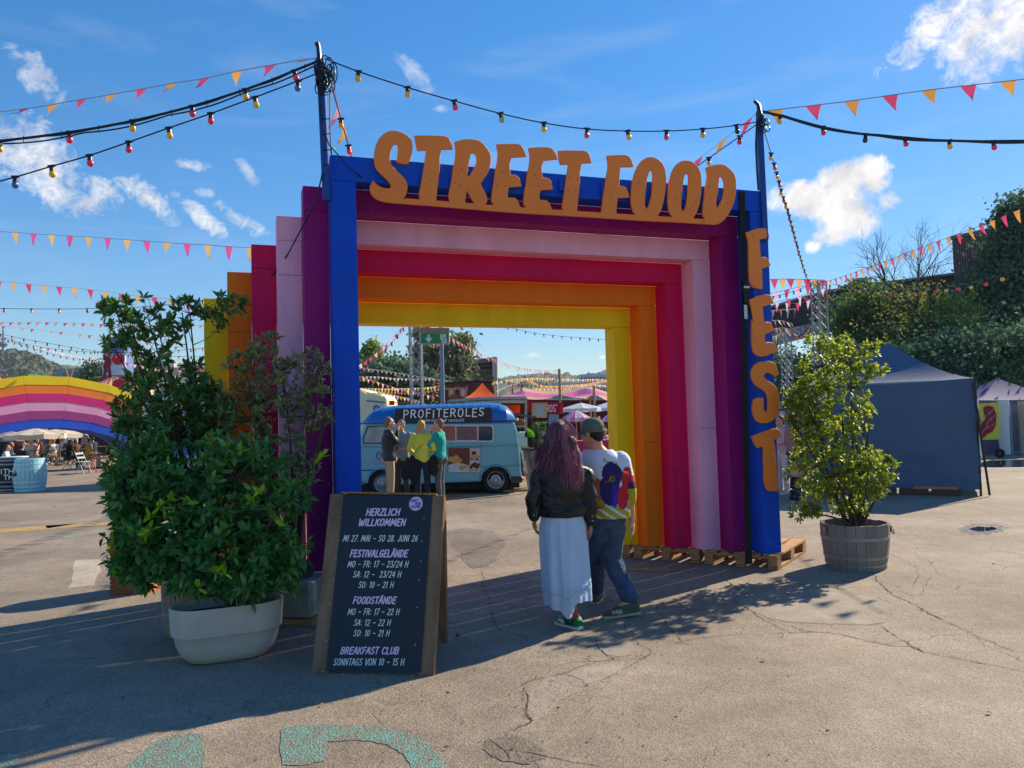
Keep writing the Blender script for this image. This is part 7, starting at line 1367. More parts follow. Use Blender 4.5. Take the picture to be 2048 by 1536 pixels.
gl_ = [('guest in black seen from behind, seated nearest the barrels', 40, 28.5, 5, 'black', (16, 18, 24), SIT), ('woman in black top and grey jeans seated sideways on a dark chair', 136, 33.6, 80, 'brown', (20, 20, 26), SIT), ('guest in yellow top leaning over the red table', 174, 33.2, 70, 'brown', (214, 160, 30), SIT), ('guest in white top at the far left edge behind the barrels', 8, 27.6, 70, 'brown', (200, 204, 206), SIT), ('grey haired guest in white shirt at the left pole', 16, 32, 60, 'grey', (190, 196, 200), SIT),
  ('guest in pink shirt facing left at the left table', 72, 38, -70, 'brown', (206, 168, 190), SIT), ('guest in pale blue dress at the left table', 60, 37, -20, 'blond', (160, 180, 200), SIT), ('standing guest in white among the left tables', 66, 42, 160, 'brown', (210, 212, 214), STAND), ('guest with teal bag at the middle table', 93, 37, 60, 'brown', (60, 90, 100), SIT), ('guest in white patterned shirt at the middle table', 110, 38.5, -70, 'sandy', (210, 204, 200), SIT), ('guest in pink at the middle table, rear', 101, 40, 170, 'blond', (196, 130, 130), SIT),
  ('standing woman in denim beneath the parasol rim', 92, 45, 20, 'black', (70, 90, 130), STAND), ('guest in maroon top left of the parasol pole', 29, 40, 40, 'brown', (120, 60, 60), SIT), ('guest in beige at the back left table', 48, 43, 150, 'brown', (180, 150, 120), SIT), ('guest in orange at the back table', 82, 45, -100, 'blond', (196, 120, 70), SIT), ('guest in white at the right rear table', 120, 43, 60, 'sandy', (206, 206, 206), SIT),
  ('dark haired guest behind the woman in black', 138, 39, 160, 'black', (70, 60, 60), SIT), ('guest in brown right of the woman in black', 153, 38, -60, 'brown', (96, 62, 48), SIT), ('bald guest standing at the right of the arch', 170, 41, 200, 'grey', (150, 140, 140), STAND), ('guest in grey behind the yellow top', 181, 38, -90, 'brown', (110, 112, 118), SIT), ('guest in dark blue at the right rear', 188, 40, -60, 'black', (40, 50, 80), SIT), ('guest in white shirt beyond the shrub, seen from behind', 315, 25, 20, 'black', (206, 212, 222), SIT)]
for k, (lab, px, Y, yaw, hr, c_, ps) in enumerate(gl_):
    figure(lab, at2(px, Y), yaw, rr_.uniform(1.66, 1.82), (ps,), cloth('guest_left%d' % k, c_), cloth(['jeans_blue', 'dark_grey', 'beige'][k % 3], [(60, 76, 104), (52, 54, 60), (176, 152, 124)][k % 3]), ['black', 'white'][k % 2], hr, group=SG_, vox=.026 if Y < 34 else .034, sleeve=[1.0, .5][k % 2], bald=(lab.startswith('bald')), fem='woman' in lab, long_hair=.12 if 'woman' in lab else 0)
OFW = mat('parasol_offwhite', (214, 206, 188), .8, .06, 1.5, trans=.25); PGp = 'off white parasols under the arch'
for lab, px, py, w, rim, Y in (('large off white parasol with drooping rim, centre', 72, 856, 112, 869, 37), ('off white parasol partly behind the arch, right', 120, 856, 100, 868, 41), ('grey parasol at the left under the arch', 22, 862, 80, 874, 40)):
    p = P(px, py, Y); parasol(lab, p.x, Y, p.z, w/2*Y/F_PX, .30, OFW if 'grey' not in lab else mat('parasol_grey', (150, 146, 142), .8, trans=.2), group=PGp, val=.22)
mb = MB(); a, b_ = P(62, 930, 36.2), P(88, 865, 36.2); mb.tube([V3(a.x-.15, 36.2, 0), b_], .035, 6); mb.build('prop_pole', WOODP, label='thin pale pole leaning beside the middle table', cat='pole')
# bar hut behind
t = thing('bar_hut', 'dark bar hut with magenta counter panels behind the guests', 'bar', at2(110, 50)); a, b_ = P(-60, 868, 50), P(260, 860, 50)
mb = MB(); mb.box(((a.x+b_.x)/2, 51.5, 1.15), (b_.x-a.x, 2.5, 2.3)); mb.build('hut_wall', mat('hut_dark', (36, 32, 40), .85, .4, .8), t)
for x0, x1 in ((24, 50), (58, 82), (124, 150)): a, b_ = P(x0, 880, 49.6), P(x1, 880, 49.6); mb = MB(); mb.box(((a.x+b_.x)/2, 49.7, .75), (b_.x-a.x, .1, .8)); mb.build('counter_panel', mat('panel_magenta', (150, 24, 80), .7, .15, 2), t)
a, b_ = P(122, 878, 48), P(155, 878, 48); mb = MB(); mb.box(((a.x+b_.x)/2, 48, 1.1), (b_.x-a.x, .1, .45)); mb.build('white_banner', WF, t)
# banner tower with pitched red top
TY = 52; q = at2(228, TY); t = thing('banner_tower', 'tall fabric tower with blue sheet, pink roof tip and red roundel', 'tower', q)
def T5(cx, cy, Y=TY): return P(cx/4.8, 520+cy/4.8, Y)
prof_part('frame', [(1063, 755), (1195, 755), (1200, 1110), (1063, 1110)], mat('banner_blue', (110, 140, 196), .8, .05, .5, trans=.2), t, TY, TY+1.2, fn=T5); prof_part('roof_tip', [(1070, 752), (1130, 705), (1195, 752)], mat('banner_salmon', (206, 110, 124), .8, trans=.2), t, TY, TY+1.2, fn=T5)
prof_part('lower_sheet', [(985, 905), (1198, 900), (1200, 1105), (985, 1105)], mat('banner_ice', (196, 216, 230), .8, trans=.2), t, TY-.25, TY-.05, fn=T5)
mb = MB(); c = T5(1135, 950, TY-.3); mb.add([c+V3(math.cos(a)*.42/1.0*1.05, 0, math.sin(a)*.40) for a in np.linspace(0, 6.283, 25)[:-1]], [tuple(range(24))]); mb.add([c+V3(math.cos(a)*.42*1.05, 0, -1.75+math.sin(a)*.40) for a in np.linspace(0, 6.283, 25)[:-1]], [tuple(range(24))])
mb.build('roundel', mat('banner_red', (200, 24, 48), .8), t, kind='stuff')
for ch, cy in (('B', 945), ('A', 1040)): letter_part(ch, T5(1030, cy, TY-.28), ux, uz, ny, .42, 1.15, mat('banner_darkred', (130, 26, 50), .8), t, wt=.16, shear=0)
mb = MB(); mb.tube([T5(1063, 1110), T5(1063, 560)], .03, 6); mb.build('flag_pole', WOODP, t); prof_part('pennant', [(1066, 568), (1112, 610), (1066, 650)], mat('pennant_grey', (92, 96, 92), .8), t, TY-.02, TY, fn=T5)
# circus tents, tipi poles, office, mast
CIR = mat('circus_canvas', (222, 206, 180), .8, .06, .6, trans=.25)
def circus(label, apx, apy, w, rim, Y, red=True):
    p = P(apx, apy, Y); r_ = w/2*Y/F_PX; zr = p.z-(rim-apy)*Y/F_PX; t = thing('circus_tent', label, 'tent', (p.x, Y, 0), 'round canvas tents'); mb = MB(); prof_ = [(.05, p.z), (r_*.2, p.z-(p.z-zr)*.38), (r_*.5, p.z-(p.z-zr)*.72), (r_, zr)]; mb.lathe((p.x, Y, 0), prof_, 24); mb.build('roof', CIR, t, smooth=True); mb = MB(); mb.lathe((p.x, Y, 0), [(r_, zr), (r_*.98, 0)], 24); mb.build('wall', CIR, t, smooth=True)
    mb = MB()
    for k in range(24): a = 2*math.pi*k/24; mb.tube([V3(p.x+math.cos(a)*q*1.005, Y+math.sin(a)*q*1.005, z+.02) for q, z in prof_], .035 if k % 2 else .02, 4)
    mb.build('rope', mat('rope_red', (170, 40, 50), .8) if red else WOODP, t, kind='stuff'); return t
circus('round cream canvas tent with red ropes right of the arch top', 226, 744, 150, 782, 58); circus('round canvas tent peeping over the arch at the left edge', -12, 745, 90, 762, 60); circus('white pagoda tent behind the shrub', 268, 770, 90, 800, 46, False)
t = thing('tipi_frame', 'crossed bare wooden tipi poles above the rainbow arch', 'tipi frame', at2(138, 48))
for a, b_ in (((131, 738), (150, 800)), ((145.5, 738), (128, 800)), ((85, 743), (88, 800)), ((97, 743), (95, 800))): p, q_ = P(a[0], a[1], 48), P(b_[0], b_[1], 48); d_ = (q_-p)*(p.z/(p.z-q_.z)); mb = MB(); mb.tube([p, p+d_], .05, 6); mb.build('pole', WOODP, t)
flats('bluish glass office block below the wooded hill', 540, 830, 1045, 1200, 170, 6, 1, lambda a, b_, Y: P(a/4.8, 520+b_/4.8, Y), mat('office_blue', (110, 138, 160), .6, .1, .1)); flats('pale end of the glass office block', 832, 874, 1040, 1200, 168, 6, 2, lambda a, b_, Y: P(a/4.8, 520+b_/4.8, Y))
flats('low building with green roof above the arch', 180, 272, 1096, 1200, 160, 2, 3, lambda a, b_, Y: P(a/4.8, 520+b_/4.8, Y), mat('roof_green', (60, 130, 60), .8))
q = P(6, 704, 600); mb = MB(); mb.tube([(q.x, 600, q.z-8), (q.x, 600, P(6, 655, 600).z)], [1.2, .5], 6); mb.lathe((q.x, 600, 0), [(2.2, q.z+4), (3.4, q.z+6), (2.2, q.z+8)], 10); mb.build('radio_mast', mat('mast_grey', (90, 100, 110), .8), label='tiny radio mast on the wooded hill at the left edge', cat='mast')
tree('pale tree crown beyond the bay shrub', tbase(262, 90), [pb(262, 735, 20, 14, 90, 2), pb(285, 745, 24, 14, 90, 2), pb(245, 750, 20, 12, 90, 2)], TL1, 5, .3, 5000, .4, 8, cl=.25)
tree('dark tree right of the glass office', tbase(198, 80), [pb(198, 745, 12, 12, 80, 2), pb(188, 758, 14, 10, 80, 2)], TL2, 4, .3, 2600, .45, 9, cl=.25)
# houses on the slope seen between branches
mb = MB(); r_ = random.Random(12)
for k in range(60):
    px = r_.uniform(255, 430); py = r_.uniform(730, 750); p = P(px, py, 1000); mb.box(p, (r_.uniform(8, 16), 10, r_.uniform(6, 10)))
mb.build('hillside_houses', mat('house_pale', (200, 190, 180), .8, .2, .01), kind='stuff')

# white and blue trailer, invented and added to shade the ground before the arch
t = thing('food_trailer', 'added long white trailer with blue band behind the shrubs, there for its shadow', 'trailer', (-9.2, 23.5, 0)); mb = MB(); mb.box((-9.2, 24.4, 1.5), (4.2, 1.9, 2.2)); mb.build('trailer_body', mat('added_trailer_white', (206, 210, 212), .5), t, bevel=.08); mb = MB(); mb.box((-9.2, 23.44, 1.0), (4.2, .02, .35)); mb.build('stripe', mat('stripe_blue', (40, 120, 190), .5), t)
for x in (-10, -8.4): mb = MB(); mb.tube([(x, 23.5, .32), (x, 23.7, .32)], .32, 16); mb.build('wheel', RUB, t)
# ------------------------------------------------------------------ right side
BLT = mat('tent_slate_blue', (74, 104, 132), .8, .07, .9, .2, 12, trans=.12); c0 = G(1962, 992); c1 = G(1600, 984); c0.z = c1.z = 0
u_ = (c0-c1).normalized(); W_ = 3.0; fl = c0-u_*W_; v_ = V3(-u_.y, u_.x, 0); ev = P(1932, 762, c0.y).z
bt = box_tent('slate blue pop up tent with closed creased front wall right of the tub', fl, u_, v_, W_, 3.0, 2.18, 3.04, BLT, walls='fr', legm=mat('tent_leg_dark', (40, 44, 50), .5))
mb = MB(); p = c0; mb.beam(p+V3(-.10, -.10, 2.1), p+V3(.10, -.10, .02), .03, .03); mb.build('guy_pole', mat('tent_leg_dark', (40, 44, 50), .5), bt)
mb = MB()
for k in range(5): mb.box(fl+u_*(.3+.55*k)+V3(0, .1, .055), (.5, .3, .10), u_, v_)
mb.build('floor_pallet', mat('pallet_dark', (80, 70, 60), .9), bt, kind='stuff'); mb = MB(); mb.box(c0-u_*.75+V3(0, -.05, .14), (.75, .06, .05), u_, v_); mb.build('light_batten', PINE, bt)
PUT = mat('tent_purple_grey', (98, 98, 140), .8, .06, 1, trans=.2); G2 = 'purple grey tents at the right edge'
a = P(1940, 900, 27); box_tent('purple grey tent behind the yellow banner, left one', (a.x, 27, 0), ux, V3(0, 1, 0), 1.25*1.2, 3, P(1945, 797, 27).z, P(1985, 752, 28).z, PUT, walls='f', group=G2, val=.3); a = P(1962, 900, 25.5); box_tent('purple grey tent at the right frame edge, nearer', (a.x, 25.5, 0), ux, V3(0, 1, 0), 3.2, 3, P(1970, 800, 25.5).z, P(2032, 755, 27).z, PUT, walls='f', group=G2, val=.3)
t = thing('banner', 'yellow green banner with a dark red blob and pale scribbles', 'banner', P(1970, 850, 24.5)); bp_ = prof_part('banner_sheet', [(1942, 808), (1997, 805), (1999, 879), (1951, 880)], mat('banner_yellow', (206, 206, 70), .7, .08, .8), t, 24.5, 24.53, fn=lambda x, y, Y: P(x, y, Y))
prof_part('red_blob', [(1967, 815), (1975, 811), (1986, 813), (1993, 828), (1992, 850), (1985, 864), (1975, 868), (1968, 876), (1960, 874), (1958, 858), (1964, 845), (1972, 838), (1968, 826)], mat('banner_crimson', (150, 26, 44), .7), bp_, 24.485, 24.495, fn=lambda x, y, Y: P(x, y, Y))
mb = MB()
for pts in ([(1969, 836), (1980, 822), (1978, 830), (1986, 818)], [(1972, 850), (1984, 834), (1982, 842), (1990, 830)], [(1962, 868), (1976, 850), (1974, 858), (1990, 846)]): mb.tube([P(x, y, 24.47) for x, y in pts], .03, 4, flat=.3)
mb.build('scribble', mat('scribble_pale', (196, 170, 160), .7), bp_, kind='stuff')
mb = MB(); mb.tube([P(2006, 800, 25), P(2007, 860, 25), V3(P(2010, 885, 25).x, 25, .05)], [.16, .17, .15], 12); mb.build('fabric_column', mat('fabric_white', (196, 204, 210), .8, .05, 2), smooth=True, label='tall pale wrapped fabric column right of the yellow banner', cat='column')
t = thing('wire_fence', 'grey wire mesh fence panel with two posts at the right edge', 'fence', (P(2030, 880, 25).x, 25, 0)); 
for px in (2019, 2040, 2062): p = P(px, 805, 25); mb = MB(); mb.tube([(p.x, 25, 0), p], .025, 6); mb.build('post', STEEL, t)
mb = MB()
for k in range(28): x = P(2019, 805, 25).x+k*.025; mb.tube([(x, 25, .1), (x, 25, P(2019, 806, 25).z-.05)], .0035, 3)
for k in range(16): z = .1+k*.1; mb.tube([(P(2019, 805, 25).x, 25, z), (P(2062, 805, 25).x, 25, z)], .0035, 3)
mb.build('mesh_wire', STEEL, t, kind='stuff'); mb = MB(); mb.box((P(2046, 880, 25.2).x+.3, 25.2, .9), (.8, .04, 1.7)); mb.build('tan_sheet', mat('sheet_tan', (200, 180, 120), .8), label='tan sheet hung behind the wire fence', cat='sheet')
mb = MB(); p = P(1999, 890, 24); mb.lathe((0, 0, 0), [(.05, -.04), (.14, -.04), (.15, 0), (.14, .04), (.05, .04)], 16); mb.v = [(p.x+v[0], 24+v[2], .15+v[1]) for v in mb.v]; mb.build('wheel', RUB, label='small black trolley wheel below the banner', cat='wheel')
# two people and a table half hidden by the tub shrub
GR = 'people behind the shrub in the tub'
figure('person in pale pink top and white trousers beside the orange letter T', at(1568, 15.6), 250, 1.60, (STAND, dict(elL=V3(-.2, .12, 1.15), wrL=V3(-.05, .26, 1.1))), cloth('blush', (196, 160, 160)), cloth('offwhite', (196, 192, 196)), 'white', 'brown', group=GR, fem=True); figure('person in dark jeans with beige bag behind the tub shrub', at(1592, 14.4), 80, 1.66, (STAND,), cloth('rose', (150, 110, 110)), cloth('jeans_dark', (30, 44, 74)), 'black', 'brown', group=GR)
sack('bag', 'beige shopping bag hanging behind the tub shrub', 'bag', 1596, 940, 14.2, (.17, .08, .15), cloth('bag_beige', (190, 160, 140)))
t = thing('food_stall', 'grey blue stall with dark rail half hidden by the tub shrub', 'food stall', at(1600, 21)); prof_part('stall_box', [(1575, 802), (1650, 800), (1650, 960), (1575, 965)], mat('stall_blue_grey', (92, 116, 140), .6, .15, 1), t, 21, 23, fn=lambda x, y, Y: P(x, y, Y)); prof_part('rail', [(1556, 818), (1612, 811), (1612, 815), (1556, 822)], mat('rail_dark', (36, 50, 60), .5), t, 20.6, 20.7, fn=lambda x, y, Y: P(x, y, Y)); prof_part('shelf', [(1586, 813), (1612, 811), (1612, 818), (1590, 820)], STEEL, t, 20.4, 20.9, fn=lambda x, y, Y: P(x, y, Y)); prof_part('post', [(1562, 820), (1569, 820), (1570, 960), (1563, 960)], WF, t, 20.7, 20.8, fn=lambda x, y, Y: P(x, y, Y))
# trusses
q = P(1652, 900, 21.5); truss('tall aluminium truss tower behind the tub shrub', q.x, 21.5, P(1652, 563, 21.5).z, .29, .3); TT2 = P(1650, 562, 21.5)
q = P(1581, 900, 31); truss('farther aluminium truss tower seen beside the blue upright', q.x, 31, P(1580, 660, 31).z, .29, .3); TT3 = P(1580, 662, 31)
# hall roof and concrete beam
def T4(x, y, Y): return P(x, y, Y)
q = at2(1700, 62); t = thing('viaduct', 'curved grey concrete viaduct deck under a dark roof edge, with pale letters', 'viaduct', q)
def ribbon(name, top, bot, Y0, Y1, m, par, d=2.0):
    n = len(top); mb = MB(); rs = []
    for i in range(n):
        Y = Y0+(Y1-Y0)*i/(n-1); a, b_ = P(top[i][0], top[i][1], Y), P(bot[i][0], bot[i][1], Y); rs.append([a, b_, b_+V3(.6, d, 0), a+V3(.6, d, 0)])
    mb.rings(rs); return mb.build(name, m, par)
DKR = mat('roof_dark', (44, 46, 52), .8, .2, .3); ribbon('roof', [(1470, 650), (1542, 615), (1600, 597), (1660, 582), (1720, 571), (1800, 562), (1910, 548), (2080, 530)], [(1470, 700), (1542, 665), (1600, 650), (1660, 634), (1720, 622), (1800, 612), (1910, 600), (2080, 590)], 64, 50, DKR, t, 5)
ribbon('roof_edge', [(1470, 644), (1542, 611), (1600, 594), (1660, 579), (1720, 568), (1800, 559), (1910, 545), (2080, 527)], [(1470, 649), (1542, 615), (1600, 598), (1660, 583), (1720, 572), (1800, 563), (1910, 549), (2080, 531)], 63.6, 49.6, mat('roof_edge_grey', (110, 116, 120), .7), t, .4)
ribbon('deck_beam', [(1470, 702), (1542, 667), (1600, 652), (1660, 636), (1720, 624), (1800, 614), (1910, 602), (2080, 592)], [(1470, 725), (1542, 690), (1600, 675), (1660, 659), (1720, 646), (1800, 634), (1910, 622), (2080, 612)], 63, 49, mat('deck_concrete', (118, 128, 132), .85, .12, .4), t, 3)
letter_part('SUM', P(1612, 660, 57.8)+V3(0, -.3, 0), (V3(1, -.35, .12)).normalized(), uz, ny, 2.0, .62, mat('graffiti_white', (176, 184, 184), .8), t, label='pale graffiti letters', wt=.2, shear=0)
for px in (1560, 1700, 1850, 2000): p = P(px, 700, 58); mb = MB(); mb.box((p.x, 60, 3.4), (.8, .8, 6.8)); mb.build('pier', mat('deck_concrete', (118, 128, 132), .85, .12, .4), t)
# corrugated shed
SHD = mat('shed_plum_cladding', (104, 84, 94), .7, .08, .5); q = at2(1960, 46); t = thing('shed', 'tall plum grey corrugated shed half covered by trees', 'building', q)
a, b_ = P(1904, 478, 46), P(2048, 455, 42); d_ = (b_-a); d_.z = 0; L_ = d_.length; d_.normalize(); n_ = V3(-d_.y, d_.x, 0); h = a.z
me = None
for k in range(26):
    mb = MB(); x = k*L_/26; w_ = L_/26; zt = h+(b_.z-a.z)*k/26*.4; base_ = V3(a.x, a.y, 0)+d_*x; mb.add([base_, base_+d_*w_*.55, base_+d_*w_*.65+n_*.06, base_+d_*w_*.95+n_*.06, base_+d_*w_]+[p+V3(0, 0, zt) for p in (base_, base_+d_*w_*.55, base_+d_*w_*.65+n_*.06, base_+d_*w_*.95+n_*.06, base_+d_*w_)], [(i, i+1, i+6, i+5) for i in range(4)]); mb.build('cladding_sheet', SHD, t)
mb = MB(); mb.box(V3(a.x, a.y, h/2)+d_*(L_/2)+n_*3.2, (L_, 6, h-.1), d_, n_); mb.build('shed_body', SHD, t); mb = MB(); mb.beam(V3(a.x, a.y, h+.05)-n_*.05, V3(a.x, a.y, h+(b_.z-a.z)*.4+.05)+d_*L_-n_*.05, .25, .2); mb.build('roof_trim', mat('trim_green_grey', (92, 110, 100), .7), t)
# trees of the bank
TR = 'trees on the bank behind the tents'
tree('big dark green tree at the right edge reaching highest', tbase(2040, 40), [pb(2035, 470, 42, 60, 40, 2, 1.6), pb(2060, 420, 40, 50, 40, 2, 1), pb(2028, 560, 44, 60, 40, 2.5, 2), pb(2065, 620, 75, 90, 40, 3, 3), pb(2006, 490, 14, 16, 40, 1, .25), pb(2018, 410, 18, 14, 40, 1, .25), pb(1992, 680, 46, 44, 39, 2.5, 1.4)], TL2, 8, .5, 42000, .22, 21, group=TR, cl=.2)
tree('sunlit yellow green tree below the shed wall', tbase(1880, 38), [pb(1866, 640, 48, 38, 38, 2, 1.4), pb(1850, 680, 70, 40, 37, 2, 1.6), pb(1905, 660, 34, 26, 38, 1.5, .8), pb(1905, 700, 60, 50, 36, 2, 1.5)], TL3, 4, .25, 24000, .19, 22, group=TR, cl=.22)
tree('mid green tree left of the bare tree', tbase(1750, 40), [pb(1752, 610, 34, 40, 40, 2, 1.3), pb(1720, 660, 40, 50, 40, 2, 1.5), pb(1785, 640, 45, 50, 40, 2, 1.6), pb(1740, 720, 80, 50, 39, 2, 2.4)], TL1, 5, .3, 26000, .2, 23, group=TR, cl=.2)
tree('small dark conifer against the sky', tbase(1715, 50), [pb(1718, 575, 12, 22, 50, 1, 1), pb(1712, 600, 28, 22, 50, 1.4, 1.4), pb(1700, 610, 40, 20, 50, 1.5, 1), pb(1762, 590, 14, 26, 50, 1, .8)], TL2, 8, .2, 5200, .26, 24, 'conifer', group=TR, cl=.22)
tree('shaded bushes low behind the blue tents', tbase(1900, 30), [pb(1800, 740, 60, 36, 31, 2, 1.5), pb(1880, 735, 70, 40, 31, 2, 2), pb(1960, 720, 70, 50, 31, 2, 2), pb(2040, 710, 60, 60, 31, 2, 2), pb(1720, 765, 60, 40, 32, 2, 1.5), pb(1650, 740, 50, 60, 34, 2, 1.6), pb(1590, 760, 40, 50, 36, 2, 1.3), pb(1640, 800, 70, 40, 33, 2, 1.4), pb(1860, 790, 120, 30, 30, 2, 1.6), pb(2010, 790, 100, 40, 32, 2, 1.6)], TL2, 2, .2, 60000, .17, 25, 'bush', group=TR, cat='bushes', cl=.2)
# bare tree with sparse catkins
r_ = np.random.default_rng(31); base_ = tbase(1880, 34); t = thing('bare_tree', 'nearly leafless tree with fanned branches before the shed', 'tree', base_, TR); mb = MB(); tips = []
def grow(p, d, L_, rad, lev):
    n = 4; pts = [p]; dd = d.copy()
    for i in range(n): dd = (dd+Vector(r_.normal(size=3)*.09)+V3(0, 0, .02)).normalized(); pts.append(pts[-1]+dd*L_/n)
    mb.tube(pts, [rad*(1-.45*i/n) for i in range(n+1)], 5 if lev < 3 else 3, False)
    if lev >= 5: tips.extend(pts[2:]); return
    for k in range([6, 5, 4, 3, 3][lev]):
        q = pts[1+int(r_.integers(n))] if lev else pts[2+k % 3]; sd = Vector(r_.normal(size=3)); sd.y *= .5; nd_ = (dd*1.0+sd.normalized()*.75+V3(0, 0, .15)).normalized(); grow(q, nd_, L_*(r_.uniform(.24, .34) if lev == 0 else r_.uniform(.58, .78)), rad*.5, lev+1)
top_ = P(1868, 605, 34); grow(base_, (top_-base_).normalized(), (top_-base_).length*.98, .13, 0)
mb.build('branch', mat('bare_bark', (66, 58, 54), .9, .2, 3), t, smooth=True, kind='stuff'); lp = [np.array(p)+r_.normal(size=3)*.1 for p in tips if p.z < P(1868, 560, 34).z and r_.random() < .5]; leaves('leaf', lp, [r_.normal(size=3) for _ in lp], .16, .09, TL3, t, seed=4)
# ------------------------------------------------------------------ festoon lights and bunting
BC = {'y': mat('bulb_yellow', (255, 196, 44), .25, .03, 3, trans=.0, coat=.5), 'r': mat('bulb_red', (248, 56, 84), .25, .03, 3, coat=.5), 'g': mat('bulb_green', (170, 186, 60), .25, .03, 3, coat=.5), 'b': mat('bulb_blue', (60, 110, 180), .25, .03, 3, coat=.5), 'd': mat('bulb_dark', (30, 40, 60), .25, .03, 3, coat=.5), 'w': mat('bulb_white', (220, 214, 200), .25, .03, 3, coat=.5)}
for k, m in BC.items():
    b_ = m.node_tree.nodes['Principled BSDF']; b_.inputs['Transmission Weight'].default_value = .0; b_.inputs['Subsurface Weight'].default_value = .35; b_.inputs['Subsurface Radius'].default_value = (.03, .03, .03)
bm_cache = {}
def bulb_mesh(c):
    if c not in bm_cache:
        mb = MB(); mb.lathe((0, 0, 0), [(.001, -.105), (.015, -.102), (.026, -.092), (.0305, -.075), (.027, -.058), (.020, -.046), (.019, -.04)], 12); me = bpy.data.meshes.new('bulb'); me.from_pydata(mb.v, [], mb.f); me.materials.append(BC[c]); me.polygons.foreach_set('use_smooth', [True]*len(me.polygons)); bm_cache[c] = me
        bm = bmesh.new(); bm.from_mesh(me); bmesh.ops.recalc_face_normals(bm, faces=bm.faces); bm.to_mesh(me); bm.free()
    if 'sock' not in bm_cache:
        mb = MB(); mb.lathe((0, 0, 0), [(.001, .012), (.014, .012), (.016, 0), (.021, -.02), (.023, -.048), (.015, -.05)], 10); mb.tube([(-.035, 0, .004), (.035, 0, .004)], .011, 6); me = bpy.data.meshes.new('socket'); me.from_pydata(mb.v, [], mb.f); me.materials.append(CAB); bm_cache['sock'] = me
    return bm_cache[c], bm_cache['sock']
def curve_pts(pts, n=60):
    """smooth line through given world points"""
    L = [0]
    for a, b_ in zip(pts[:-1], pts[1:]): L.append(L[-1]+(b_-a).length)
    out = []
    for q in np.linspace(0, L[-1], n):
        i = min(len(pts)-2, max(0, int(np.searchsorted(L, q))-1)); s_ = (q-L[i])/max(1e-9, L[i+1]-L[i]); p0, p1, p2, p3 = pts[max(0, i-1)], pts[i], pts[i+1], pts[min(len(pts)-1, i+2)]
        out.append(((p1*2)+(p2-p0)*s_+(p0*2-p1*5+p2*4-p3)*s_*s_+(p1*3-p0-p2*3+p3)*s_**3)*.5)
    return out
def sagline(a, b_, sag, n=40): return [a.lerp(b_, q)-V3(0, 0, sag*4*q*(1-q)) for q in np.linspace(0, 1, n)]
def festoon(label, line, cols, start=.03, step=None, count=None, r=.0065, scale=1.0, at_pts=None, group='strings of coloured bulbs', name='string_light'):
    t = thing(name, label, 'string lights', line[0], group); mb = MB(); mb.tube(line, r*scale, 5, False); mb.build('cable', CAB, t, smooth=True)
    L = [0]
    for a, b_ in zip(line[:-1], line[1:]): L.append(L[-1]+(b_-a).length)
    if at_pts is not None: pos = [min(line_dense(line), key=lambda p: (p-q).length) for q in at_pts]
    else:
        pos = []; 
        for k in range(count): q = L[-1]*(start+(1-2*start)*k/max(1, count-1)); i = min(len(line)-2, max(0, int(np.searchsorted(L, q))-1)); s_ = (q-L[i])/max(1e-9, L[i+1]-L[i]); pos.append(line[i].lerp(line[i+1], s_))
    for k, p in enumerate(pos):
        c = cols[k % len(cols)]; bm_, sm_ = bulb_mesh(c); rz = random.uniform(0, 3); tilt = random.uniform(-.22, .12)
        for nm, me in (('bulb', bm_), ('socket', sm_)):
            o = bpy.data.objects.new(nm, me); S.collection.objects.link(o); o.parent = t; o.location = p-Vector(line[0]); o.rotation_euler = (0, tilt, 0); o.scale = (scale*.92,)*3
    return t
def line_dense(line):
    out = []
    for a, b_ in zip(line[:-1], line[1:]): out += [a.lerp(b_, k/4) for k in range(4)]
    return out
FL = {'p': mat('flag_pink', (196, 84, 118), .8, .06, 5, trans=.32), 'o': mat('flag_orange', (200, 150, 90), .8, .06, 5, trans=.32), 'm': mat('flag_mauve', (190, 90, 146), .8, .06, 5, trans=.4), 't': mat('flag_tan', (196, 160, 110), .8, .06, 5, trans=.4), 'w': mat('flag_white', (224, 222, 214), .8, .04, 5, trans=.35), 'y': mat('flag_yellow', (232, 178, 40), .8, .05, 5, trans=.4), 'l': mat('flag_pale_pink', (232, 168, 190), .8, .05, 5, trans=.4), 'v': mat('flag_lilac', (196, 180, 206), .8, .05, 5, trans=.4)}
CORD = {'d': mat('cord_dark', (60, 70, 86), .8), 'l': mat('cord_light', (210, 206, 200), .8), 't': mat('cord_tan', (170, 130, 110), .8)}
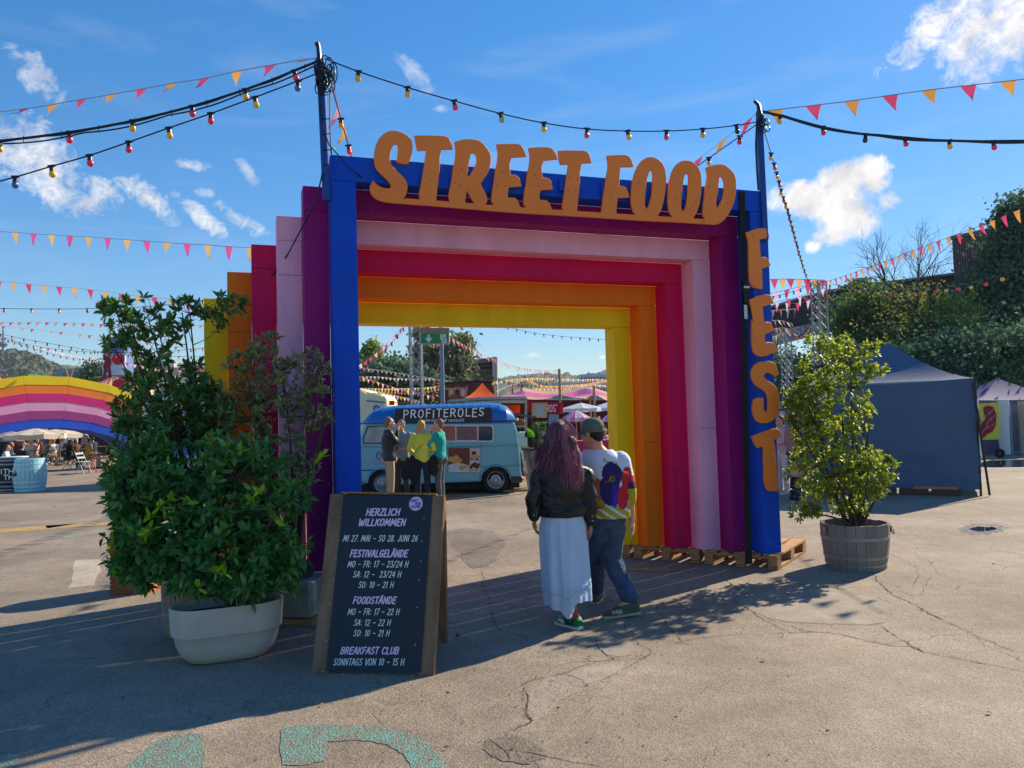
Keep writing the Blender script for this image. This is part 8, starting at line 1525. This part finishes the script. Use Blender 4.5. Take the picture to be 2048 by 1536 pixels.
def bunting(label, line, n, w, h, cols, wind=V3(0, 0, 0), flut=.3, cord='d', start=.02, end=.98, group='strings of bunting', seed=0, r=.004, name='bunting'):
    """n triangular flags sewn along line; wind pushes the tips"""
    r_ = np.random.default_rng(seed); t = thing(name, label, 'bunting', line[0], group); mb = MB(); mb.tube(line, r, 4, False); mb.build('cord', CORD[cord], t, smooth=True)
    L = [0]
    for a, b_ in zip(line[:-1], line[1:]): L.append(L[-1]+(b_-a).length)
    def at_(q): q = min(max(q, 0), L[-1]-1e-6); i = min(len(line)-2, max(0, int(np.searchsorted(L, q))-1)); s_ = (q-L[i])/max(1e-9, L[i+1]-L[i]); return line[i].lerp(line[i+1], s_)
    for k in range(n):
        q = L[-1]*(start+(end-start)*k/max(1, n-1)); a, b_ = at_(q-w/2), at_(q+w/2); tang = (b_-a).normalized(); side = tang.cross(V3(0, 0, 1)).normalized(); mb = MB(); rows = []
        wv = Vector(wind)*(1+r_.normal()*flut)+side*r_.normal()*.12*h; ph_ = r_.uniform(0, 6.28); hh = h*(1+r_.normal()*.04)
        for j in range(6):
            s_ = j/5; c = (a+b_)/2; l = a.lerp(c, s_*.985); rr = b_.lerp(c, s_*.985); dn = V3(0, 0, -hh*s_)*max(.25, 1-.25*wv.length/h)+wv*(s_**1.5)
            row = []
            for i in range(4): p = l.lerp(rr, i/3)+dn+side*(.10*w*math.sin(s_*4+ph_+i*.9)*s_*(1-.5*s_)); row.append(p)
            rows.append(row)
        mb.rings(rows, cap=False, closed=False); mb.build('flag', FL[cols[k % len(cols)]], t, smooth=True)
    return t
def PL(pts, Y0, Y1): n = len(pts); return [P(x, y, Y0+(Y1-Y0)*(x-pts[0][0])/(pts[-1][0]-pts[0][0])) for x, y in pts]
# A: between the masts
pts = [(650,117),(717,143),(815,175),(909,202),(1001,227),(1088,246),(1175,258),(1256,262),(1332,262),(1405,258),(1470,251),(1512,244)]
ln = curve_pts(PL(pts, YL, YR), 80); festoon('black cable with yellow and red bulbs hung between the two masts', ln, 'yyrgyryryd', at_pts=[P(x, y, YL+(YR-YL)*(x-650)/862) for x, y in ((718,144),(815,175),(909,202),(1001,227),(1088,246),(1175,258),(1256,262),(1332,262),(1405,258),(1472,251))])
# B: thick bundle to the left
pts = [(640,121),(590,141),(546,159),(471,186),(376,215),(256,244),(137,265),(0,282),(-160,296)]
ln = curve_pts(PL(pts, YL, 6.3), 90); tB = festoon('thick black cable bundle with large bulbs running left from the mast', ln, 'ryryryr', at_pts=[PL([(640, 0), (x, y), (-160, 0)], YL, 6.3)[1] for x, y in ((589,144),(493,180),(385,214),(267,243),(141,266),(0,283),(-110,292))], r=.012)
mb = MB(); mb.tube([p+V3(0, .01, -.018-.02*abs(math.sin(i*.17))) for i, p in enumerate(ln)], .007, 5, False); mb.build('second_cable', CAB, tB, smooth=True); mb = MB(); mb.tube([p+V3(0, -.01, -.010+.006*math.sin(i*.4)) for i, p in enumerate(ln)], .008, 5, False); mb.build('second_cable', CAB, tB, smooth=True); mb = MB()
for i in range(4, 88, 8): p = ln[i]; mb.tube([p+V3(0, -.016, .016), p+V3(.004, -.018, -.035), p+V3(.012, -.018, -.05)], .004, 4)
mb.build('cable_tie', CAB, tB, kind='stuff')
pts = [(637,146),(596,162),(509,195),(422,227),(338,256),(258,284),(179,311),(102,333),(31,354),(-120,395)]
ln = curve_pts(PL(pts, YL, 6.2), 90); festoon('lower thin black cable with bulbs running left from the mast', ln, 'byryrrybr', at_pts=[PL([(637, 0), (x, y), (-120, 0)], YL, 6.2)[1] for x, y in ((597,162),(510,195),(422,227),(338,256),(258,284),(179,311),(103,333),(31,354),(-60,379))])
pts = [(638,116),(595,121),(550,129),(482,141),(410,156.5),(342,167.5),(273,180),(205,192),(140,203),(85,212.6),(0,224),(-80,233)]
ln = curve_pts(PL(pts, YL, 8.2), 80); bunting('pink and orange pennants fluttering on the top line at the left', ln, 12, .125, .155, 'opopopopopop', wind=V3(-.07, -.02, .03), flut=.4, cord='t', start=.035, end=.97, seed=3)
# E/F: right
pts = [(1512,226),(1541,221),(1700,202),(1850,181),(2035,160),(2200,142)]; ln = curve_pts(PL(pts, YR, 8.0), 60); bunting('large pink and orange pennants on the line at the top right', ln, 9, .165, .185, 'opopopopo', wind=V3(.05, 0, .01), flut=.15, cord='t', start=.06, end=.97, seed=4, r=.005)
pts = [(1520,222),(1560,231),(1598,242),(1655,256),(1711,266),(1760,271),(1807,276),(1897,281),(2048,283),(2200,280)]
ln = curve_pts(PL(pts, YR, 8.0), 80); tF = festoon('heavy black cable bundle with bulbs at the top right', ln, 'yrdryry', at_pts=[PL([(1520, 0), (x, y), (2200, 0)], YR, 8.0)[1] for x, y in ((1560,235),(1645,256),(1730,270),(1808,277),(1897,282),(1987,284),(2100,283))], r=.014)
mb = MB(); mb.tube([p+V3(0, -.01, -.015+.006*math.sin(i*.3)) for i, p in enumerate(ln)], .010, 5, False); mb.build('second_cable', CAB, tF, smooth=True); mb = MB(); mb.tube([p+V3(0, .01, .012+.006*math.sin(i*.23)) for i, p in enumerate(ln)], .007, 5, False); mb.build('second_cable', CAB, tF, smooth=True)
# G: from the right mast far back to the truss
gp = [(1527,258),(1540,300),(1555,352),(1566,392),(1575,418),(1584,452),(1594,490),(1604,524),(1613,552),(1623,575),(1634,592),(1646,596)]
Ys = [8.4, 9.3, 10.6, 11.8, 12.8, 14.2, 16.0, 17.8, 19.2, 20.2, 21, 21.4]; ln = curve_pts([P(x, y, Y) for (x, y), Y in zip(gp, Ys)], 120); festoon('string of bulbs falling away from the right mast to the far truss', ln, 'yryryrybryryybyryy', start=.08, count=24, scale=.95)
ln = curve_pts([P(1646, 596, 21.4), P(1651, 597, 21.4), P(1657, 585, 21.4), P(1660, 570, 21.4)], 14); festoon('short loop of bulbs at the top of the tall truss', ln, 'yryr', count=5)
ln = curve_pts([P(1634, 603, 21.2), P(1626, 635, 23), P(1617, 655, 25), P(1605, 668, 27.5), P(1594, 674, 29.5), P(1584, 668, 30.8)], 50); festoon('string of bulbs between the two right truss towers', ln, 'yryryr', count=20)
# H: lines from the masts back to the central truss
ln = sagline(P(663, 170, YL), TT1, .55, 50); festoon('string of bulbs running back from the left mast to the truss', ln, 'yryr', count=26, start=.04)
ln = sagline(P(662, 158, YL), TT1+V3(0, 0, .05), .45, 50); bunting('pink and yellow pennants running back from the left mast', ln, 34, .17, .2, 'lyly', wind=V3(-.12, 0, -.02), cord='l', start=.035, seed=6)
ln = sagline(P(1512, 250, YR), TT1, .35, 50); festoon('string of bulbs running back from the right mast to the truss', ln, 'ryry', count=24, start=.02)
ln = sagline(P(1512, 228, YR), TT1+V3(0, 0, .05), .5, 50); bunting('pink and orange pennants running back from the right mast', ln, 30, .17, .2, 'popo', wind=V3(-.10, 0, -.02), cord='l', start=.01, seed=7)
# I: strings from the truss to the tent pole, and on
ln = sagline(TT1+V3(.15, 0, -.1), PT2, .5, 60); bunting('pink pennants from the truss down to the tall tent pole', ln, 42, .16, .2, 'pplo', wind=V3(.05, 0, 0), cord='l', seed=8); ln = sagline(TT1+V3(.15, 0, -.25), PT2-V3(0, 0, .35), .9, 60); festoon('dark string of bulbs from the truss to the tall tent pole', ln, 'dbdr', count=26)
ln = curve_pts([P(990, 648, 30), P(1049, 662, 30), P(1107, 671, 30), P(1208, 679, 30), P(1260, 682, 30)], 30); festoon('thin string of dark bulbs crossing the sky in the opening', ln, 'dbd', count=15)
ln = sagline(TT1+V3(-.1, 0, -.05), P(620, 745, 23), .7, 40); festoon('dark string of bulbs from the truss down to the left', ln, 'drd', count=16); ln = sagline(TT1+V3(-.1, 0, 0), P(620, 742, 23), .6, 40); bunting('small pink pennants from the truss down to the left', ln, 20, .14, .17, 'plp', wind=V3(.05, 0, .02), cord='l', seed=9)
BG = 'rows of bunting in the gate opening'
def row(label, pts, Y0, Y1, n, w, h, cols, cord='l', grp=BG, seed=0, wind=V3(0, 0, 0)):
    w, h = (w*.72, h*.72) if grp == BG else (w, h)
    return bunting(label, curve_pts(PL(pts, Y0, Y1), 40), n, w, h, cols, wind=wind, cord=cord, group=grp, seed=seed, flut=.2, r=.006)
row('white and pink pennants on the highest line over the trailer', [(715, 735), (770, 742), (820, 750), (905, 763)], 28, 30, 22, .14, .16, 'wl', seed=11); row('pale pennants on the second line over the trailer', [(715, 754), (750, 753), (800, 757), (870, 757)], 30, 30, 20, .15, .15, 'wl', seed=12)
row('pink and yellow pennants falling towards the truss base', [(715, 752), (760, 766), (800, 778), (840, 786), (870, 795)], 26, 24, 16, .16, .2, 'pyl', seed=13); row('yellow and white pennants level behind the truss', [(715, 776), (780, 777), (850, 775), (885, 770)], 30, 30, 26, .16, .2, 'yw', seed=14); row('yellow and white pennants drooping to the right of the trailer', [(715, 778), (760, 784), (800, 793), (840, 802)], 27, 27, 18, .16, .2, 'ywl', seed=15)
row('small yellow pennants behind the first drooping row', [(720, 778), (780, 784), (830, 786), (880, 778)], 32, 32, 24, .12, .14, 'yo', seed=16)
ln = curve_pts([TT1+V3(.15, -.1, -.2), P(884, 700, 20.5), P(872, 745, 20.3), P(866, 800, 20)], 40); bunting('tangled orange and pink pennants hanging down near the lamp post', ln, 26, .12, .16, 'popo', wind=V3(-.03, 0, -.02), flut=.8, cord='t', seed=17, start=.1)
ln = curve_pts([P(884, 705, 20.2), P(880, 745, 20.2), P(872, 790, 20.2)], 20); festoon('string of small orange bulbs hanging beside the lamp post', ln, 'yry', count=14, scale=.8)
row('yellow and white pennants in a level row before the hill', [(985, 764), (1050, 756), (1110, 757), (1160, 758)], 36, 36, 34, .16, .24, 'yw', seed=18); row('yellow pennants rising to the ridge of the stretch tent', [(990, 783), (1015, 772), (1052, 756)], 34, 37, 22, .14, .16, 'yw', seed=19, cord='t')
row('dense yellow pennants from the ridge to the right', [(1055, 757), (1075, 768), (1100, 772), (1170, 768)], 38, 38, 34, .14, .2, 'yyw', seed=20); row('yellow and white pennants low across the white flats', [(1065, 776), (1120, 777), (1170, 768), (1215, 760)], 40, 40, 36, .16, .22, 'yw', seed=21); row('yellow and white pennants upper row by the yellow upright', [(1160, 759), (1190, 758), (1225, 760)], 40, 40, 14, .18, .24, 'yw', seed=22); row('yellow and white pennants lower row by the yellow upright', [(1160, 770), (1190, 769), (1225, 772)], 41, 41, 14, .18, .24, 'wy', seed=23)
# left field
LG = 'lines of bunting over the seating area on the left'
bunting('tan and mauve pennants on the highest long line at the left', curve_pts(PL([(-120, 455), (0, 463), (90, 469), (177, 474), (262, 480), (345, 486), (425, 491), (503, 496), (560, 500)], 17, 14), 60), 18, .20, .26, 'tm', cord='d', group=LG, seed=31, flut=.1, start=.02)
bunting('tan and pink pennants on the second long line at the left', curve_pts(PL([(-100, 557), (0, 563), (85, 571), (170, 578), (256, 590), (330, 597), (420, 607)], 19, 17), 60), 17, .18, .25, 'tp', cord='l', group=LG, seed=32, flut=.1, wind=V3(.02, 0, 0))
bunting('orange and pink pennants on a nearly level line at the left', curve_pts(PL([(-60, 643), (0, 645), (100, 645), (220, 649), (330, 651), (430, 650)], 30, 30), 50), 27, .17, .16, 'po', cord='l', group=LG, seed=33, wind=V3(-.07, 0, 0), flut=.2)
bunting('faded pennants on the long line dipping towards the tower', curve_pts(PL([(-60, 646), (0, 652), (100, 662), (200, 673), (262, 681), (400, 700)], 32, 32), 50), 24, .16, .15, 'pvt', cord='l', group=LG, seed=34, wind=V3(-.05, 0, 0), flut=.2)
SLG = 'strings of bulbs over the seating area on the left'
def frow(label, pts, Y0, Y1, n, cols, sc=1.0): return festoon(label, curve_pts(PL(pts, Y0, Y1), 50), cols, count=n, group=SLG, scale=sc)
frow('level dark cable with few bulbs above the arch', [(-60, 617), (0, 617), (100, 618), (200, 617), (300, 613), (420, 600)], 18, 17, 9, 'wryyd'); frow('upper dark cable of small bulbs sloping down at the left', [(-60, 655), (0, 668), (60, 680), (140, 694), (200, 703), (300, 705), (420, 695)], 26, 26, 20, 'dwdr'); frow('middle dark cable of small bulbs sloping down at the left', [(-60, 662), (0, 673), (50, 688), (100, 697), (180, 704), (260, 706)], 28, 30, 22, 'ryrb'); frow('lowest dark cable of small bulbs sloping to the tower', [(-60, 664), (0, 676), (60, 695), (130, 714), (205, 724)], 28, 34, 20, 'rdrd'); frow('dark cable of bulbs behind the bay shrub', [(225, 710), (300, 712), (400, 713), (440, 712)], 26, 26, 9, 'rydr')
row('rows of tiny pennants converging at the striped tower', [(60, 690), (120, 705), (170, 716), (210, 722)], 36, 48, 24, .2, .2, 'lwv', grp=LG, seed=35); row('tiny pink pennants over the distant slope', [(250, 725), (300, 735), (360, 742), (430, 735)], 40, 40, 22, .18, .2, 'plw', grp=LG, seed=36)
# right field
RG = 'lines of bunting by the right truss towers'
bunting('pink and orange pennants rising from the truss to the top right tree', curve_pts([P(1640, 563, 21.4), P(1663, 560, 20.8), P(1750, 530, 18), P(1850, 492, 15.5), P(1950, 455, 13.8), P(2048, 415, 12.4), P(2200, 350, 11)], 80), 30, .17, .21, 'popo', cord='d', group=RG, seed=41, wind=V3(.04, 0, .0), flut=.3)
row('tan and pink pennants between gate and truss, top row', [(1530, 559), (1580, 558), (1650, 560)], 22, 21.5, 8, .22, .30, 'tp', 'd', RG, 42); row('pink pennants on the middle row between gate and truss', [(1530, 590), (1585, 577), (1640, 566)], 24, 22, 6, .22, .32, 'pl', 'd', RG, 43); row('lilac and pink pennants on the third row between gate and truss', [(1530, 608), (1570, 600), (1610, 590), (1648, 575)], 25, 22, 6, .2, .3, 'pv', 'd', RG, 44)
row('mauve pennants on the fourth row before the dark roof', [(1530, 610), (1560, 606), (1603, 605), (1640, 590)], 26, 23, 6, .2, .3, 'vp', 'l', RG, 45); row('lilac pennants on the fifth row before the concrete beam', [(1530, 623), (1560, 620), (1592, 618)], 27, 29, 5, .22, .32, 'mv', 'l', RG, 46); row('pink and white pennants on the sixth row above the far truss', [(1530, 642), (1560, 641), (1585, 648)], 28, 30, 7, .2, .26, 'pw', 'l', RG, 47, V3(.1, 0, 0)); row('pennants knotted at the top of the far truss', [(1545, 657), (1570, 656), (1580, 660), (1596, 672)], 30, 31, 9, .2, .26, 'pwy', 'l', RG, 48, V3(.1, 0, 0)); row('yellow pennants drooping left of the far truss', [(1545, 674), (1556, 670), (1572, 662)], 30, 31, 5, .26, .3, 'yw', 'l', RG, 49)
row('pink streamers at the hub beside the tall truss', [(1603, 590), (1612, 596), (1622, 600)], 24, 24, 6, .2, .4, 'pp', 'l', RG, 50, V3(.25, 0, 0))
frow('dark cable with tiny bulbs before the far roof', [(1530, 596), (1570, 588), (1600, 578), (1645, 563)], 24, 22, 9, 'drd'); ln = curve_pts([P(1665, 568, 21), P(1700, 575, 20), P(1760, 580, 18), P(1830, 580, 16), P(1900, 572, 14), P(1960, 562, 12.5), P(2048, 535, 11), P(2150, 500, 10)], 70); festoon('string of yellow and red bulbs before the bank of trees', ln, 'yryr', count=17, scale=1.1)
# ------------------------------------------------------------------ air
mb = MB(); mb.box((0, 900, 52), (3600, 2200, 106));
hm = bpy.data.materials.new('haze_air'); hm.use_nodes = True; t_ = hm.node_tree; t_.nodes.remove(t_.nodes['Principled BSDF']); pv = t_.nodes.new('ShaderNodeVolumePrincipled'); pv.inputs['Color'].default_value = (.86, .93, 1, 1); pv.inputs['Density'].default_value = .0002; pv.inputs['Anisotropy'].default_value = .0
t_.links.new(pv.outputs[0], t_.nodes['Material Output'].inputs['Volume']); mb.build('haze', hm, kind='stuff')
